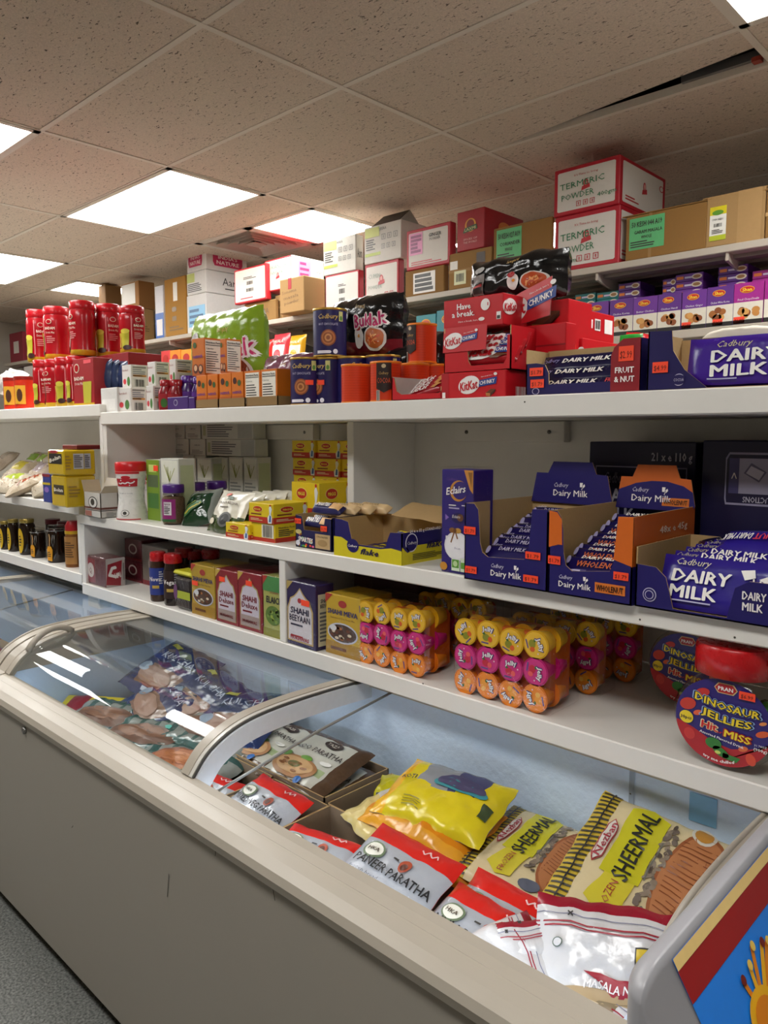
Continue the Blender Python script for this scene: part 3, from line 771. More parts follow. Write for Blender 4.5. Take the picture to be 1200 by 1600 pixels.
cart('brown open carton at the right end of the far top shelf', 1197, 1290, 298, BZ, 1330, cardb, BR2, [flap(.27, .14, 0, 0, .003, 'X', 14, BR2)])
cart('brown carton with a green coriander label left of the termeric stack', 771, 862, 358, BZ, 866, None, BR2, [green_label('50 KESH 027 A19', 'CORIANDER', 'WHOLE', .06, .35, .50, .95)])
def _laxmi(mb, F):
    f = F.front; mb.ell(f, .5, .62, .2, .17, P('e2a13a'), 2); mb.ell(f, .5, .63, .14, .13, P('7d1a1c'), 3); mb.poly(f, [(.24, .44), (.76, .50), (.72, .62), (.28, .56)], P('2f5a34'), 4); mb.text(f, 'LAXMI', .5, .53, .08, P('f2dca0'), .4, rot=.08, layer=5)
    mb.text(f, 'SPICES OF', .5, .28, .05, P('f3c9c0'), .5); mb.text(f, 'THE WORLD', .5, .2, .05, P('f3c9c0'), .5); mb.ell(F.right, .5, .6, .16, .16, P('d98a3a'), 2)
_, fb = cart('brown carton with a white label under the plain red carton', 701, 768, 398, BZ, 775, lambda mb, F: (tape(mb, F.front, BR3), mb.rect(F.front, .04, .55, .22, .78, P('e8e4da'), 2), mb.rect(F.front, .14, .12, .42, .5, P('dfe0b0'), 2), mb.bars(F.front, .18, .2, .38, .42, INK, 3), mb.rect(F.front, .66, .62, .86, .9, P('4a4038'), 2)), BR)
cart('plain red carton with a golden emblem on top of a brown one', 714, 757, 333, BZ+fb.h+.002, 818, _laxmi, M('a5131f', .5))
_, fg = cart('brown carton with a big white address label under the ginger powder carton', 633, 694, 425, BZ, 701, lambda mb, F: (mb.rect(F.front, .22, .08, .78, .86, P('eceae4'), 2), mb.lines(F.front, .26, .14, .74, .82, 4, INK, 3, 5, .75)), BR2)
cart('white and red ginger powder carton with a pink sticker', 635, 704, 362, BZ+fg.h+.002, 713, lambda mb, F: (panel_border(mb, F.front), mb.text(F.front, 'GINGER', .66, .78, .09, INK, .28, bold=.02), mb.text(F.front, 'POWDER', .66, .68, .07, INK, .24), mb.lines(F.front, .12, .1, .85, .2, 2, RINK)), redbox,
     [('pink_sticker', lambda mb, F: (mb.rect(F.front, .08, .36, .38, .9, P('e48fbc'), 3), mb.lines(F.front, .11, .4, .36, .86, 5, P('8f3a6e'), 4, 2, .7)))])
def white_aara(lid):
    def fn(mb, F):
        f = F.front; mb.rect(f, .03, .70, .42, .95, P('c3cc6a'), 2); mb.lines(f, .06, .35, .36, .66, 5, INK, 2, 7); mb.rect(f, .03, .20, .45, .28, P('a8b83e'), 2)
        icons(mb, f, .48, .58, 3, .15, P('8a8a86')); icons(mb, f, .48, .34, 3, .13, P('8a8a86')); mb.text(f, 'JEERA' if lid else 'AARA', .52, .88, .08, INK, .18)
        mb.text(F.right, 'Aara', .5, .5, .28, INK, .6)
    return fn
_, fw = cart('white and red carton with faint green writing under the open white one', 570, 623, 415, BZ, 632, lambda mb, F: (panel_border(mb, F.front, e=.05), crest(mb, F.front, .5, .55, .25), mb.text(F.front, 'CUMIN', .3, .68, .12, P('9aa89c'), .34, layer=5), mb.text(F.front, 'POWDER', .32, .4, .1, P('9aa89c'), .4, layer=5), icons(mb, F.front, .6, .12, 2, .12)), redbox)
_, fo = cart('white carton with its top flaps standing open, above a red edged one', 569, 627, 357, BZ+fw.h+.002, 668, white_aara(1), M('cfcbc2', .6), [flap(.20, .12, 0, .02, .003, 'X', 38, M('4a4034', .9)), flap(.20, .12, 0, .21, .003, 'X', 140, M('c5c0b6', .7))])
_, fl = cart('white and red carton with a barcode under the grey white one', 508, 561, 432, BZ, 569, lambda mb, F: (panel_border(mb, F.front, e=.03), mb.bars(F.front, .42, .42, .6, .56, INK, 3), mb.bars(F.front, .42, .2, .6, .3, INK, 3), mb.lines(F.front, .4, .62, .64, .7, 2, INK)), redbox)
cart('grey white carton with a lime label in the middle of the far top shelf', 505, 556, 378, BZ+fl.h+.002, 568, white_aara(0), M('cdcac1', .6))
# left run
_, f15 = cart('brown carton standing low behind the masala powder carton', 430, 441, 462, BZ, 470, cardb, BR3, Y=BY+.05)
_, f18 = cart('small brown carton under the red edged white carton at left', 382, 431, 476, BZ, 436, lambda mb, F: mb.text(F.front, 'CHANA', .5, .5, .3, P('6d5230'), .6, layer=3), BR)
cart('white carton with a red border and two barcodes, left of the pink stickered one', 366, 416, 423, BZ+f18.h+.002, 424, lambda mb, F: (panel_border(mb, F.front, P('efe6d8'), .035), mb.bars(F.front, .4, .5, .6, .6, INK, 3), mb.bars(F.front, .38, .3, .62, .4, INK, 3), mb.lines(F.front, .3, .66, .72, .74, 2, INK), mb.lines(F.front, .2, .1, .8, .16, 1, RINK)), {'rest': M('c8222e', .5)}, Y=BY-.02)
cart('white carton with a pink sticker on its side and green marker writing', 413, 456, 405, BZ+f18.h+.05, 506, lambda mb, F: (panel_border(mb, F.front, P('f0e4da'), .03), mb.text(F.front, 'CORIANDER', .45, .75, .12, P('7db09a'), .75, layer=4), mb.text(F.front, 'POWDER', .4, .56, .11, P('7db09a'), .6, layer=4), crest(mb, F.front, .5, .45, .2), mb.text(F.right, 'CHANA', .78, .62, .10, INK, .3), mb.text(F.right, 'POWDER', .78, .48, .07, INK, .28)),
     {'rest': M('c8222e', .5), 'right': P('efe6dc')}, [('pink_sticker', lambda mb, F: (mb.rect(F.right, .2, .1, .58, .95, P('ee7db4'), 3), mb.lines(F.right, .24, .2, .54, .88, 4, P('8f2a5e'), 4)))], h=.20)
cart('brown carton with handwritten masala powder note jutting over the shelf edge', 437, 475, 438, BZ, 508, lambda mb, F: (mb.text(F.front, 'Sonoma', .4, .62, .1, P('7a5c36'), .6, rot=.08), mb.text(F.front, 'masala', .48, .46, .1, P('7a5c36'), .6, rot=.08), mb.text(F.front, 'powder', .5, .31, .1, P('7a5c36'), .6, rot=.08)), BR3,
     [('red_tape', lambda mb, F: (mb.rect(F.front, .36, .68, .50, 1, P('a8262a'), 2)))], Y=BY-.10)
def aara(mb, F):
    mb.rect(F.front, .02, .55, .42, .95, P('b9c45e'), 2); mb.lines(F.front, .06, .1, .9, .5, 5, INK, 2, 3); mb.text(F.right, 'Aara', .6, .58, .36, INK, .42); mb.lines(F.right, .45, .2, .8, .3, 1, INK)
def aara_blue(mb, F):
    mb.text(F.right, 'Aara', .8, .25, .28, INK, .5)
def nature(mb, F):
    for f, u in ((F.front, .45), (F.right, .52)):
        mb.poly(f, [(u-.32, .22), (u+.32, .22), (u+.36, .4), (u+.36, .7), (u+.30, .85), (u-.30, .85), (u-.36, .7), (u-.36, .4)], P('c22a5c'), 2)
        mb.text(f, "INDIA'S", u, .64, .16, P('f4e8ea'), .46, bold=.02); mb.text(f, 'NATURE', u, .40, .18, P('f4e8ea'), .54, bold=.02)
wm = M('d9d7d3', .6); zz = BZ
for lb, yt, dc, prt in (('white carton with a blue label at the bottom of the left white stack', 463, aara_blue, [('blue_label', lambda mb, F: (mb.rect(F.front, .1, .15, .95, .7, P('7fbbe0'), 2), mb.lines(F.front, .15, .2, .9, .65, 3, P('2c5a86'), 3)))]),
                        ('white carton with a lime label in the middle of the left white stack', 428, aara, []),
                        ("white carton with pink badges on top of the left white stack", 394, nature, [])):
    _, f = cart(lb, 292, 322, yt, zz, 386, dc, {'rest': wm}, prt); zz += f.h+.002
cart('mustard brown carton beside the stack of three white cartons', 257, 290, 438, BZ, 294, lambda mb, F: (mb.rect(F.front, .42, .6, .62, .92, P('dcd6c6'), 2), mb.rect(F.front, .35, .42, .55, .5, P('7a5a20'), 2), mb.rect(F.front, .35, .26, .55, .34, P('7a5a20'), 2), mb.lines(F.front, .2, .08, .9, .18, 2, P('7a5a20'))), CB('a9792e'))
cart('tall white carton with a blue lower half beside the mustard one', 242, 255, 448, BZ, 259, lambda mb, F: (mb.rect(F.front, 0, 0, 1, .48, P('3d66b0'), 1), mb.rect(F.front, .15, .05, .85, .36, P('e4dfe0'), 2)), {'rest': M('d8d6da', .6)})
_, fk = cart('large brown carton with a white label at the left part of the far shelf', 196, 218, 486, BZ, 241, cardb, BR3)
cart('brown carton with torn white label stacked above the large one at left', 190, 217, 445, BZ+fk.h+.002, 242, lambda mb, F: mb.rect(F.front, .02, .2, .8, .95, P('d9d5cc'), 2), CB('9a6c3c'))
cart('dark open brown carton at the far left end of the cartons', 154, 165, 447, BZ+.16, 190, None, CB('7d5c36'), [flap(.16, .1, 0, 0, .003, 'X', 20, BR2)])
cart('flat brown carton under the dark open one at far left', 172, 192, 473, BZ, 205, cardb, BR3, h=.155)
# goods on the lower shelf of the far gondola, seen over the near counter
SHZ = 1.996
def shan(mb, F, c2, dish, hdr=.45, dark=True):
    f = F.front; mb.rect(f, 0, .0, 1, 1, P(c2), 1); mb.ell(f, .45, .83, .25, .085, P('e8a81e'), 3); mb.ell(f, .45, .83, .225, .07, P('c8281e'), 4); mb.text(f, 'Shan', .45, .83, .085, P('f6d83a'), .32, bold=.03, layer=5)
    mb.text(f, dish, .5, .60, .055, P('f2ecf4'), .72); mb.rect(f, 0, .10, 1, .53, P('e3dccb'), 2)
    rd = random.Random(len(dish)); 
    for k in range(7): mb.ell(f, .2+.6*rd.random(), .2+.2*rd.random(), .14, .08, P(rd.choice(('a8662e', 'c98a44', '8a4a20', 'd8a058'))), 3+k % 2, 10, rd.uniform(-1, 1))
    if dark: mb.rect(f, 0, 0, 1, .10, P('24201e'), 5)
V1, V2, VG, T1 = '5f2a86', '6d2f93', 'a3218a', '1f7d7c'
names = ['Karahi Gosht', 'Chicken Korma', 'Butter Chicken', 'Chicken Handi', 'Chicken Ginger', 'Chicken White Korma', 'Fried Chops/Steaks', 'Shami Kabab', 'Tikka Boti']
pos = [('purple spice box left end of the front row, mostly behind red cartons', 918, 950, 474, 0), ('purple spice box with a bowl picture, above the red wrapped bag', 953, 989, 470, 1), ('purple spice box just right of the red wrapped bag', 990, 1027, 466, 2),
       ('purple spice box marked chicken handi', 1028, 1064, 461, 3), ('purple spice box marked chicken ginger', 1066, 1104, 456, 4), ('purple spice box marked chicken white korma', 1105, 1146, 450, 5),
       ('magenta spice box marked fried chops', 1147, 1193, 444, 6), ('magenta spice box at the right edge of the front row', 1195, 1245, 437, 7)]
for lb, xl, xr, yt, k in pos:
    f = fit(xl, xr, yt, SHZ, Y=BY-.055, d=.1)
    prt = [sticker('front', .25 if k % 2 else .02, .02, .38, .16, '$1.99', 'ff4a30')] if k in (4, 5, 6) else ()
    carton('spice_box', lb, 'box', f, {'rest': P(VG if k >= 6 else V1)}, lambda mb, F, k=k: shan(mb, F, VG if k >= 6 else (V1 if k % 2 else V2), names[k], dark=True), prt, group='spice boxes in the front row of the far shelf', bev=.0015)
def flatbox(lb, xl, xr, yt, z, c, Y, h):
    f = fit(xl, xr, yt, z, Y=Y, d=.15); f.h = h
    def dc(mb, F):
        mb.rect(F.front, .05, .3, .3, .7, P('e07a2a'), 2); mb.rect(F.front, .34, .35, .6, .6, P('d9cfe8'), 2); mb.ell(F.front, .78, .5, .19, .36, P('e8ddc8'), 2); mb.ell(F.front, .78, .5, .13, .22, P('a87a48'), 3)
    return carton('spice_box', lb, 'box', f, P(c), dc, group='spice boxes lying in stacks behind the front row', bev=.0015)
for nm_, xl, xr, ytop, n_, c in (('purple stack under the right hand bracket', 1122, 1168, 418, 7, V1), ('magenta stack at the right edge', 1175, 1225, 424, 6, VG), ('purple stack left of the bracket', 1055, 1098, 430, 6, V2), ('dark purple stack further left', 1035, 1056, 437, 5, V1), ('purple stack above the red wrapped bag', 966, 1000, 444, 4, V1), ('teal stack beside the purple one', 932, 966, 458, 4, T1), ('teal stack at the left end', 898, 930, 461, 3, T1)):
    zt_ = atY(xl, ytop, BY+.12).z; hh = .031
    for k in range(n_):
        flatbox('spice box %s from the top of the %s' % (['first', 'second', 'third', 'fourth', 'fifth', 'sixth', 'seventh'][k], nm_), xl, xr, ytop, max(SHZ, zt_-(k+1)*(hh+.001)), c, BY+.12, hh)
    if zt_-n_*(hh+.001) > SHZ+.01:
        f = fit(xl, xr, ytop, SHZ, Y=BY+.12, d=.15); f.h = max(.01, zt_-n_*(hh+.001)-SHZ-.001)
        carton('spice_carton', 'box of spice packets supporting the %s' % nm_, 'box', f, P(c))
for lb, xl, xr, yt, c in (('teal spice box left of the red chocolate cartons', 650, 681, 494, '2f8f98'), ('teal spice box half behind the red cartons', 682, 714, 486, '2a8592')):
    f = fit(xl, xr, yt, SHZ, Y=BY-.05, d=.1)
    carton('spice_box', lb, 'box', f, P(c), lambda mb, F, c=c: (mb.ell(F.front, .5, .78, .24, .11, P('e8a81e'), 3), mb.ell(F.front, .5, .78, .2, .08, P('c8481e'), 4), mb.text(F.front, 'Shan', .5, .78, .09, P('f6d83a'), .3, layer=5), mb.lines(F.front, .2, .3, .8, .5, 2, P('e8f0f0'))))
f = fit(612, 648, 512, SHZ, Y=BY-.04, d=.1)
carton('spice_box', 'pale box behind the black noodle bag on the far shelf', 'box', f, P('c9bfae'), lambda mb, F: (mb.ell(F.front, .4, .6, .3, .2, P('d89a3a'), 2), mb.rect(F.front, .6, .1, 1, .8, P('e8e4da'), 2)))
for k, (xl, xr, yt, c, c2, lb) in enumerate(((392, 404, 533, 'e8902a', 'f2e6d0', 'orange packet at the left of the far row of sachets'), (404, 421, 531, 'd8342e', 'f4e4dc', 'red packet with a white panel second in the far row of sachets'), (422, 447, 522, 'c83a44', 'f6d8d4', 'tall red and white packet in the far row of sachets'), (448, 472, 524, 'd8a01e', 'f6e6c0', 'yellow packet right in the far row of sachets'))):
    f = fit(xl, xr, yt, SHZ, Y=BY-.03, d=.05); t_ = [f]
    b = Bag(f.w, f.h, .05, lambda u, v, c=c, c2=c2: FO(c2 if .15 < u < .85 and .12 < v < .62 else c), seed=k+3, nu=14, nv=14, wr=.003)
    b.mb.text(b, 'MASALA', .5, .75, .09, P('fff0e0'), .6, layer=4); b.mb.ell(b, .5, .35, .22, .16, FO(c), 2, 12)
    put(b.mb, 'spice_packet', lb, 'packet', (f.cx, f.cy, f.z0+f.h/2), (R(82), 0, 0), 'sachets on the far shelf')
for k, (xl, xr, yt, c, lb) in enumerate(((252, 266, 549, 'd83a3a', 'small red box behind the red bottles'), (266, 282, 548, 'ee8a1e', 'small orange box left in the far row'), (283, 300, 547, 'f09a24', 'second small orange box in the far row'))):
    f = fit(xl, xr, yt, SHZ, Y=BY-.04, d=.1)
    carton('spice_box', lb, 'box', f, P(c), lambda mb, F: (mb.rect(F.front, .2, .15, .8, .5, P('f6d890'), 2), mb.ell(F.front, .5, .7, .3, .15, P('b8281e'), 2)), group='small boxes at the left of the far shelf')
for k in range(4):
    c_ = atY(214+k*10, 556, BY+.02); q = MB(); q.lathe([(.030, 0), (.030, .075)], P('d8c01e'), 16); rt = thing('yellow_tin', 'yellow tin with red lid, %s in the far row behind red bottles' % ['first', 'second', 'third', 'fourth'][k], 'tin', (c_.x, c_.y+.03, SHZ), 0, 'yellow tins on the far shelf')
    q.build('tin_body', rt); q = MB(); q.lathe([(.031, .075), (.031, .088)], P('c0281e'), 16); q.build('lid', rt)
# shelf cartons far left
for k, (x, z, w_, h_, c, lb) in enumerate(((-8.35, 1.996, .3, .22, 'b03040', 'red carton on the far shelf near the left edge'), (-8.0, 1.996, .26, .26, 'd8d2cc', 'white carton on the far shelf near the left edge'), (-7.6, 1.996, .3, .26, 'c8b8b0', 'grey carton on the far shelf near the left edge'), (-8.3, 2.316, .34, .30, '8a2a36', 'dark red carton at the far left end of the top shelf'), (-7.7, 2.316, .34, .27, 'c9bab4', 'pale carton second from the far left of the top shelf'))):
    carton('carton', lb, 'carton', geo(x-w_/2, x+w_/2, BY+.02, .35, z, h_), CB(c), lambda mb, F: mb.rect(F.front, .3, .3, .7, .7, P('d8d2c8'), 1))
# ================================================================== TOP COUNTER, RIGHT UNIT
KR = M('c4121f', .38, name='red_card'); KW = P('f4efec'); KB = P('1f3f8f'); NAVY = M('1d1652', .36, name='dark_violet_card'); NAVY2 = '1b1450'
BROWN_IN = CB('b89a6a'); CH1 = P('6a3a1e'); CH2 = P('c98a4a'); CH3 = P('4a2412')
def kk_logo(mb, F, cu, cv, s, chunky=True):
    """the red oval with a white rim and slanted letters, and the blue strip beside it; s = oval height as share of the face"""
    a = F.h/F.w; rt = .18
    mb.ell(F, cu, cv, s*.78*a, s*.52, KW, 2, 26, rt); mb.ell(F, cu, cv, s*.75*a, s*.49, KW, 3, 26, rt)
    mb.text(F, 'Nestle', cu-s*.42*a, cv+s*.42, s*.11, KR, s*.34*a, bold=.03, rot=.5, layer=4)
    mb.text(F, 'KitKat', cu, cv-s*.02, s*.52, KR, s*1.30*a, bold=.03, shear=.18, rot=.13, layer=5)
    if chunky:
        cx = cu+s*1.34*a; mb.poly(F, [(cx-s*.62*a, cv-s*.14), (cx+s*.60*a, cv-.0*s), (cx+s*.66*a, cv+s*.40), (cx-s*.56*a, cv+s*.24)], KB, 3)
        mb.text(F, 'CHUNKY', cx, cv+s*.125, s*.22, KW, s*1.06*a, bold=.03, shear=.2, rot=.11, layer=5)
        mb.text(F, 'Have a break, have a', cx-.05*s*a, cv+s*.47, s*.075, KW, s*.8*a, rot=.11, layer=4); mb.ell(F, cx+s*.55*a, cv+s*.55, s*.12*a, s*.09, KW, 4)
def kk_bar(mb, F, cu, cv, s):
    a = F.h/F.w; p = lambda pts: [(cu+x*s*a, cv+y*s) for x, y in pts]
    mb.poly(F, p([(-.8, -.2), (.0, -.3), (.9, .3), (.1, .35)]), CH1, 3); mb.poly(F, p([(-.8, -.2), (-.7, -.62), (0, -.75), (.0, -.3)]), CH2, 3); mb.poly(F, p([(0, -.3), (0, -.75), (.9, .0), (.9, .3)]), CH3, 3)
    for k in range(3): mb.poly(F, p([(-.75, -.36-k*.1), (0, -.47-k*.1), (0, -.50-k*.1), (-.75, -.39-k*.1)]), P('8a5224'), 4)
TY = YT+.02
TZ = ZT
red = {'rest': KR}
def tray(name, label, cat, f, out, inn, front, lh=1.0, rh=1.0, bh=1.0, deco=None, parts=(), group=None, rz=0, th=.003, header=None, rslope=None):
    """open display carton: front = outline of the cut-away front panel in shares of its face; lh, rh, bh wall heights (rslope: height of the right wall at the back)"""
    r = thing(name, label, cat, (f.cx, f.cy, f.z0), rz, group); w, d, h = f.w/2, f.d/2, f.h
    F = Faces(f.w, f.d, f.h); q = MB(); oi = {'rest': out}
    q.box(-w, w, -d, d, 0, th, inn, 0, {'bottom': out})
    def wall(pts, axis, a, b, mo, mi_, flip):
        n = len(pts)
        p3 = (lambda p, t: (t, p[0], p[1])) if axis == 'x' else (lambda p, t: (p[0], t, p[1]))
        vs = [p3(p, a) for p in pts]+[p3(p, b) for p in pts]
        q.add(vs, [tuple(range(n))], mo); q.add(vs, [tuple(range(n, 2*n))[::-1]], mi_); q.add(vs, [(i, (i+1) % n, n+(i+1) % n, n+i) for i in range(n)], BROWN_IN)
    wall([(-d, 0), (-d, lh*h), (d, lh*h), (d, 0)], 'x', -w, -w+th, out, inn, 0)
    rs = rh if rslope is None else rslope
    wall([(-d, 0), (-d, rh*h), (d, rs*h), (d, 0)], 'x', w, w-th, out, inn, 1)
    wall([(-w, 0), (w, 0), (w, bh*h), (-w, bh*h)], 'y', d, d-th, out, inn, 0)
    wall([((u-.5)*f.w, v*h) for u, v in front], 'y', -d, -d+th, out, inn, 1)
    if deco: deco(q, F)
    q.build('tray', r)
    if header: q = MB(); header(q, F); q.build('header_card', r)
    for p in parts:
        q = MB(); p[1](q, F); q.build(p[0], r)
    return r
def bar(label, cat, w, l, t, c, loc, rot, group, deco=None, name='chocolate_bar', seed=1, crimp=.06):
    """flow-wrapped bar, long side along X"""
    nv = 8; b = Bag(w, l, t, lambda u, v: c, seed=seed, nu=22, nv=nv, wr=.0018, pw=8, back_t=.35)
    if deco: deco(b.mb, b)
    return put(b.mb, name, label, cat, loc, rot, group)
# --- the big violet bars at the right end
f = geo(atY(1012, 560, 1.575).x, atY(1012, 560, 1.575).x+.42, 1.575, .17, TZ, .125)
def _dm_tray(q, F):
    q.ell(F.front, .165, .17, .06*.125/.42*3.2/2, .11*.9, P('c9c4dc'), 2); q.ell(F.front, .165, .17, .085*.125/.42*1.6/2*1.6, .095*.9, NAVY, 3); q.text(F.front, 'COCOA', .165, .17, .05, P('c9c4dc'), .05, layer=4)
tray('display_tray', 'dark violet display tray with torn top holding the big violet chocolate bars at right', 'display tray', f, NAVY, BROWN_IN, [(0, 0), (.31, 0), (.19, .33), (.13, .65), (.12, .98), (0, 1)], 1, .3, .96, _dm_tray, [sticker('front', .03, .3, .08, .18, '$4.99')])
def _bigbar(mb, F):
    mb.text(F, 'Cadbury', .42, .82, .13, P('c9b98a'), .30, shear=.35, layer=5); mb.text(F, 'DAIRY', .52, .58, .25, KW, .58, bold=.03, layer=5); mb.text(F, 'MILK', .47, .28, .25, KW, .48, bold=.03, layer=5); mb.lines(F, .2, .08, .6, .13, 1, P('b9b2d8'), 4)
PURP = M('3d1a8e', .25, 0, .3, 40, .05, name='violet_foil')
x = atY(1076, 560, 1.60).x
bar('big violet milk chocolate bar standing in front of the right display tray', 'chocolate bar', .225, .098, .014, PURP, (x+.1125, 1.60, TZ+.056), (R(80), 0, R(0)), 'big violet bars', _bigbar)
for k, (dy, lb) in enumerate(((.03, 'big violet chocolate bar second from the front in the right tray'), (.06, 'big violet chocolate bar third from the front in the right tray'))):
    bar(lb, 'chocolate bar', .225, .098, .014, PURP, (x+.10+.012*k, 1.605+dy, TZ+.052), (R(80), 0, 0), 'big violet bars', None, seed=k+5)
b = Bag(.12, .07, .02, lambda u, v: FO('f0d81e'), seed=9, wr=.006, nu=14, nv=10)
put(b.mb, 'yellow_sachet', 'yellow sachet lying on top behind the big violet bar', 'packet', (x+.25, 1.68, TZ+.115), (R(30), 0, .1), None)
b = Bag(.16, .03, .02, lambda u, v: M('e4dccb', .8), seed=11, wr=.006, nu=18, nv=6)
put(b.mb, 'torn_card_strip', 'torn cream card strip curling above the right display tray', 'card', (x+.06, 1.735, TZ+.125), (R(25), 0, .05), None)
# --- fruit and nut tray
x0 = atY(822, 590, 1.575).x; x1 = atY(1000, 580, 1.575).x
f = geo(x0, x1, 1.575, .10, TZ, .115)
def _fn(q, F):
    f_ = F.front; q.rect(f_, .765, 0, 1, .56, P('8a1420'), 2); q.poly(f_, [(.765, .56), (1, .56), (1, 1), (.86, 1), (.79, .85), (.765, .7)], P('8a1420'), 2)
    q.text(f_, 'FRUIT', .88, .42, .11, KW, .15, bold=.03, layer=5); q.text(f_, '& NUT', .88, .25, .11, KW, .16, bold=.03, layer=5)
    q.ell(f_, .1, .09, .035, .07, P('b9b4d0'), 3); q.ell(f_, .1, .09, .028, .056, NAVY, 4)
st = [(0, 0), (1, 0), (1, 1), (.86, 1), (.79, .85), (.765, .7), (.76, .22), (.22, .22), (.215, .45), (.18, .62), (.10, .66), (0, .66)]
tray('display_tray', 'dark violet fruit and nut display tray with a red corner panel', 'display tray', f, NAVY, BROWN_IN, st, .95, 1, .98, _fn, [sticker('front', .04, .40, .13, .17, '$1.79'), sticker('front', .05, .16, .13, .17, '$1.79'), sticker('front', .83, .58, .12, .28, '$2.99')])
NV2 = M('15103c', .25, 0, .3, 40, .05, name='midnight_foil')
for k in range(3):
    def dc(mb, F, k=k):
        mb.text(F, 'DAIRY MILK', .42, .55, .22, KW, .42, bold=.04, shear=.2, layer=5); mb.text(F, 'FRUIT & NUT', .84, .55, .2, P('d8404a'), .28, bold=.04, shear=.2, layer=5); mb.text(F, 'Cadbury', .1, .6, .2, P('9a92c8'), .16, shear=.35, layer=5)
    bar('dark violet fruit and nut bar, %s in its tray' % ['lowest', 'middle', 'topmost'][k], 'chocolate bar', .30, .05, .016, NV2, ((x0+x1)/2-.01+.012*k, 1.612+.010*k, TZ+.022+.026*k), (R(64), 0, -.02*k), 'fruit and nut bars', dc, seed=20+k)
# --- cartons of chunky wafer bars
def kk_end(mb, F):
    kk_logo(mb, F.front, .36, .46, .62); kk_bar(mb, F.front, .74, .24, .3)
f0 = fit(690, 790, 570, TZ, Y=TY, d=.14); f0.h = atY(690, 584, TY).z-TZ
carton('wafer_bar_carton', 'red chunky wafer bar carton standing on the counter edge, lowest of the red pile', 'carton', f0, red, lambda mb, F: (mb.rect(F.front, .0, 0, .12, 1, P('b00f1b'), 1), kk_logo(mb, F.front, .45, .5, .66), kk_bar(mb, F.front, .78, .22, .26), mb.bars(F.right, .3, .05, .8, .4, KW, 3), mb.rect(F.front, .02, .03, .07, .25, KW, 2)))
f2 = geo(f0.x0-.002, f0.x1+.006, TY+.012, .15, TZ+f0.h, atY(690, 514, TY+.012).z-TZ-f0.h)
def _kopen(q, F):
    kk_logo(q, F.front, .22, .80, .30); q.text(F.front, 'Have a break, have a', .55, .08, .05, KW, .36, rot=.02, layer=4); q.ell(F.front, .80, .085, .05, .05, KW, 4); q.rect(F.front, .92, .04, .98, .2, KW, 2)
r_ = tray('wafer_bar_carton', 'opened red carton of wafer bars with a torn window, second of the red pile', 'carton', f2, KR, P('a39f9a'), [(0, 0), (1, 0), (1, .72), (.95, .72), (.94, .24), (.90, .14), (.42, .14), (.38, .24), (.36, .6), (.0, .62)], 1, .92, .98, None)
q = MB(); FF = Flat((-f2.w/2-.002, -f2.d/2-.003, f2.h*.46), (1, 0, 0), (0, .06, 1), (0, -1, .06), f2.w*.66, f2.h*.54)
q.rect(FF, 0, 0, 1, 1, KR, 0); q.rect(FF, 0, 0, 1, 1, KR, -3); kk_logo(q, FF, .24, .45, .62); q.build('header_card', r_)
for k in range(3):
    def dc(mb, F):
        mb.ell(F, .42, .55, .3, .46, KW, 2, 20); mb.text(F, 'KitKat', .42, .52, .5, P('a80f1b'), .46, bold=.06, shear=.2, layer=5); mb.poly(F, [(.68, .42), (.97, .42), (.97, .78), (.68, .78)], KB, 3); mb.text(F, 'CHUNKY', .825, .6, .22, KW, .26, bold=.03, shear=.2, layer=5)
        mb.poly(F, [(.62, .12), (.74, .1), (.9, .3), (.74, .38)], CH1, 4)
    bar('red and white wafer bar in the torn red carton, %s one' % ['front', 'middle', 'back'][k], 'wafer bar', .20, .048, .022, M('a81420', .22, 0, .3, 40), (f2.cx+.01, f2.y0+.03+.02*k, f2.z0+.04+.018*k), (R(58), 0, 0), 'wafer bars in the torn carton', dc, seed=30+k)
f3 = fit(693, 786, 471, TZ+.214, Y=TY+.05, xs=897)
zt3 = atY(693, 471, f3.y0).z; f3.z0 = TZ+f0.h+f2.h; f3.h = zt3-f3.z0
_f3 = geo(f3.x0, f3.x1, f3.y0, .11, f3.z0, f3.h)
def _hb(mb, F):
    mb.text(F.front, 'Have', .36, .74, .2, KW, .23, bold=.03, layer=3); mb.text(F.front, 'a break.', .35, .50, .2, KW, .38, bold=.03, layer=3); mb.ell(F.front, .72, .70, .075, .19, KW, 3); mb.rect(F.front, .755, .66, .77, .76, KR, 4)
    mb.text(F.front, 'Have a break, have a', .45, .24, .06, KW, .36, layer=3); mb.ell(F.front, .66, .25, .05, .06, KW, 3); mb.rect(F.front, .90, .18, .97, .42, KW, 2); mb.rect(F.front, .91, .2, .96, .3, P('3a3a3a'), 3)
    kk_logo(mb, F.right, .25, .6, .5, False)
rk = carton('wafer_bar_carton', 'red wafer bar carton marked have a break, at the top of the red pile', 'carton', _f3, red, _hb)
f8 = fit(786, 888, 480, TZ, Y=1.742, d=.12)
rk = carton('wafer_bar_carton', 'tall red carton behind with a tilted logo header card', 'carton', f8, red, lambda mb, F: kk_bar(mb, F.front, .70, .84, .16), [sticker('right', .1, .5, .2, .05, '')])
q = MB(); rl = R(11); hf = Flat((-f8.w/2+.0, -f8.d/2-.05, f8.h*.70), (math.cos(rl), 0, math.sin(rl)), (-math.sin(rl), .12, math.cos(rl)), (0, -1, .12), f8.w*1.0, f8.h*.33)
qb = lambda: None
q.poly(hf, [(0, 0), (.78, 0), (.96, .3), (1, 1), (0, 1)][:0] or [(0, 0), (.9, -.05), (.98, 1.12), (.5, .98), (0, .72)], KR, 1); q.poly(hf, [(0, .72), (.5, .98), (.98, 1.12), (.9, -.05), (0, 0)], P('b9b3ac'), -3); kk_logo(q, hf, .32, .45, .86); o = q.build('header_card', rk)
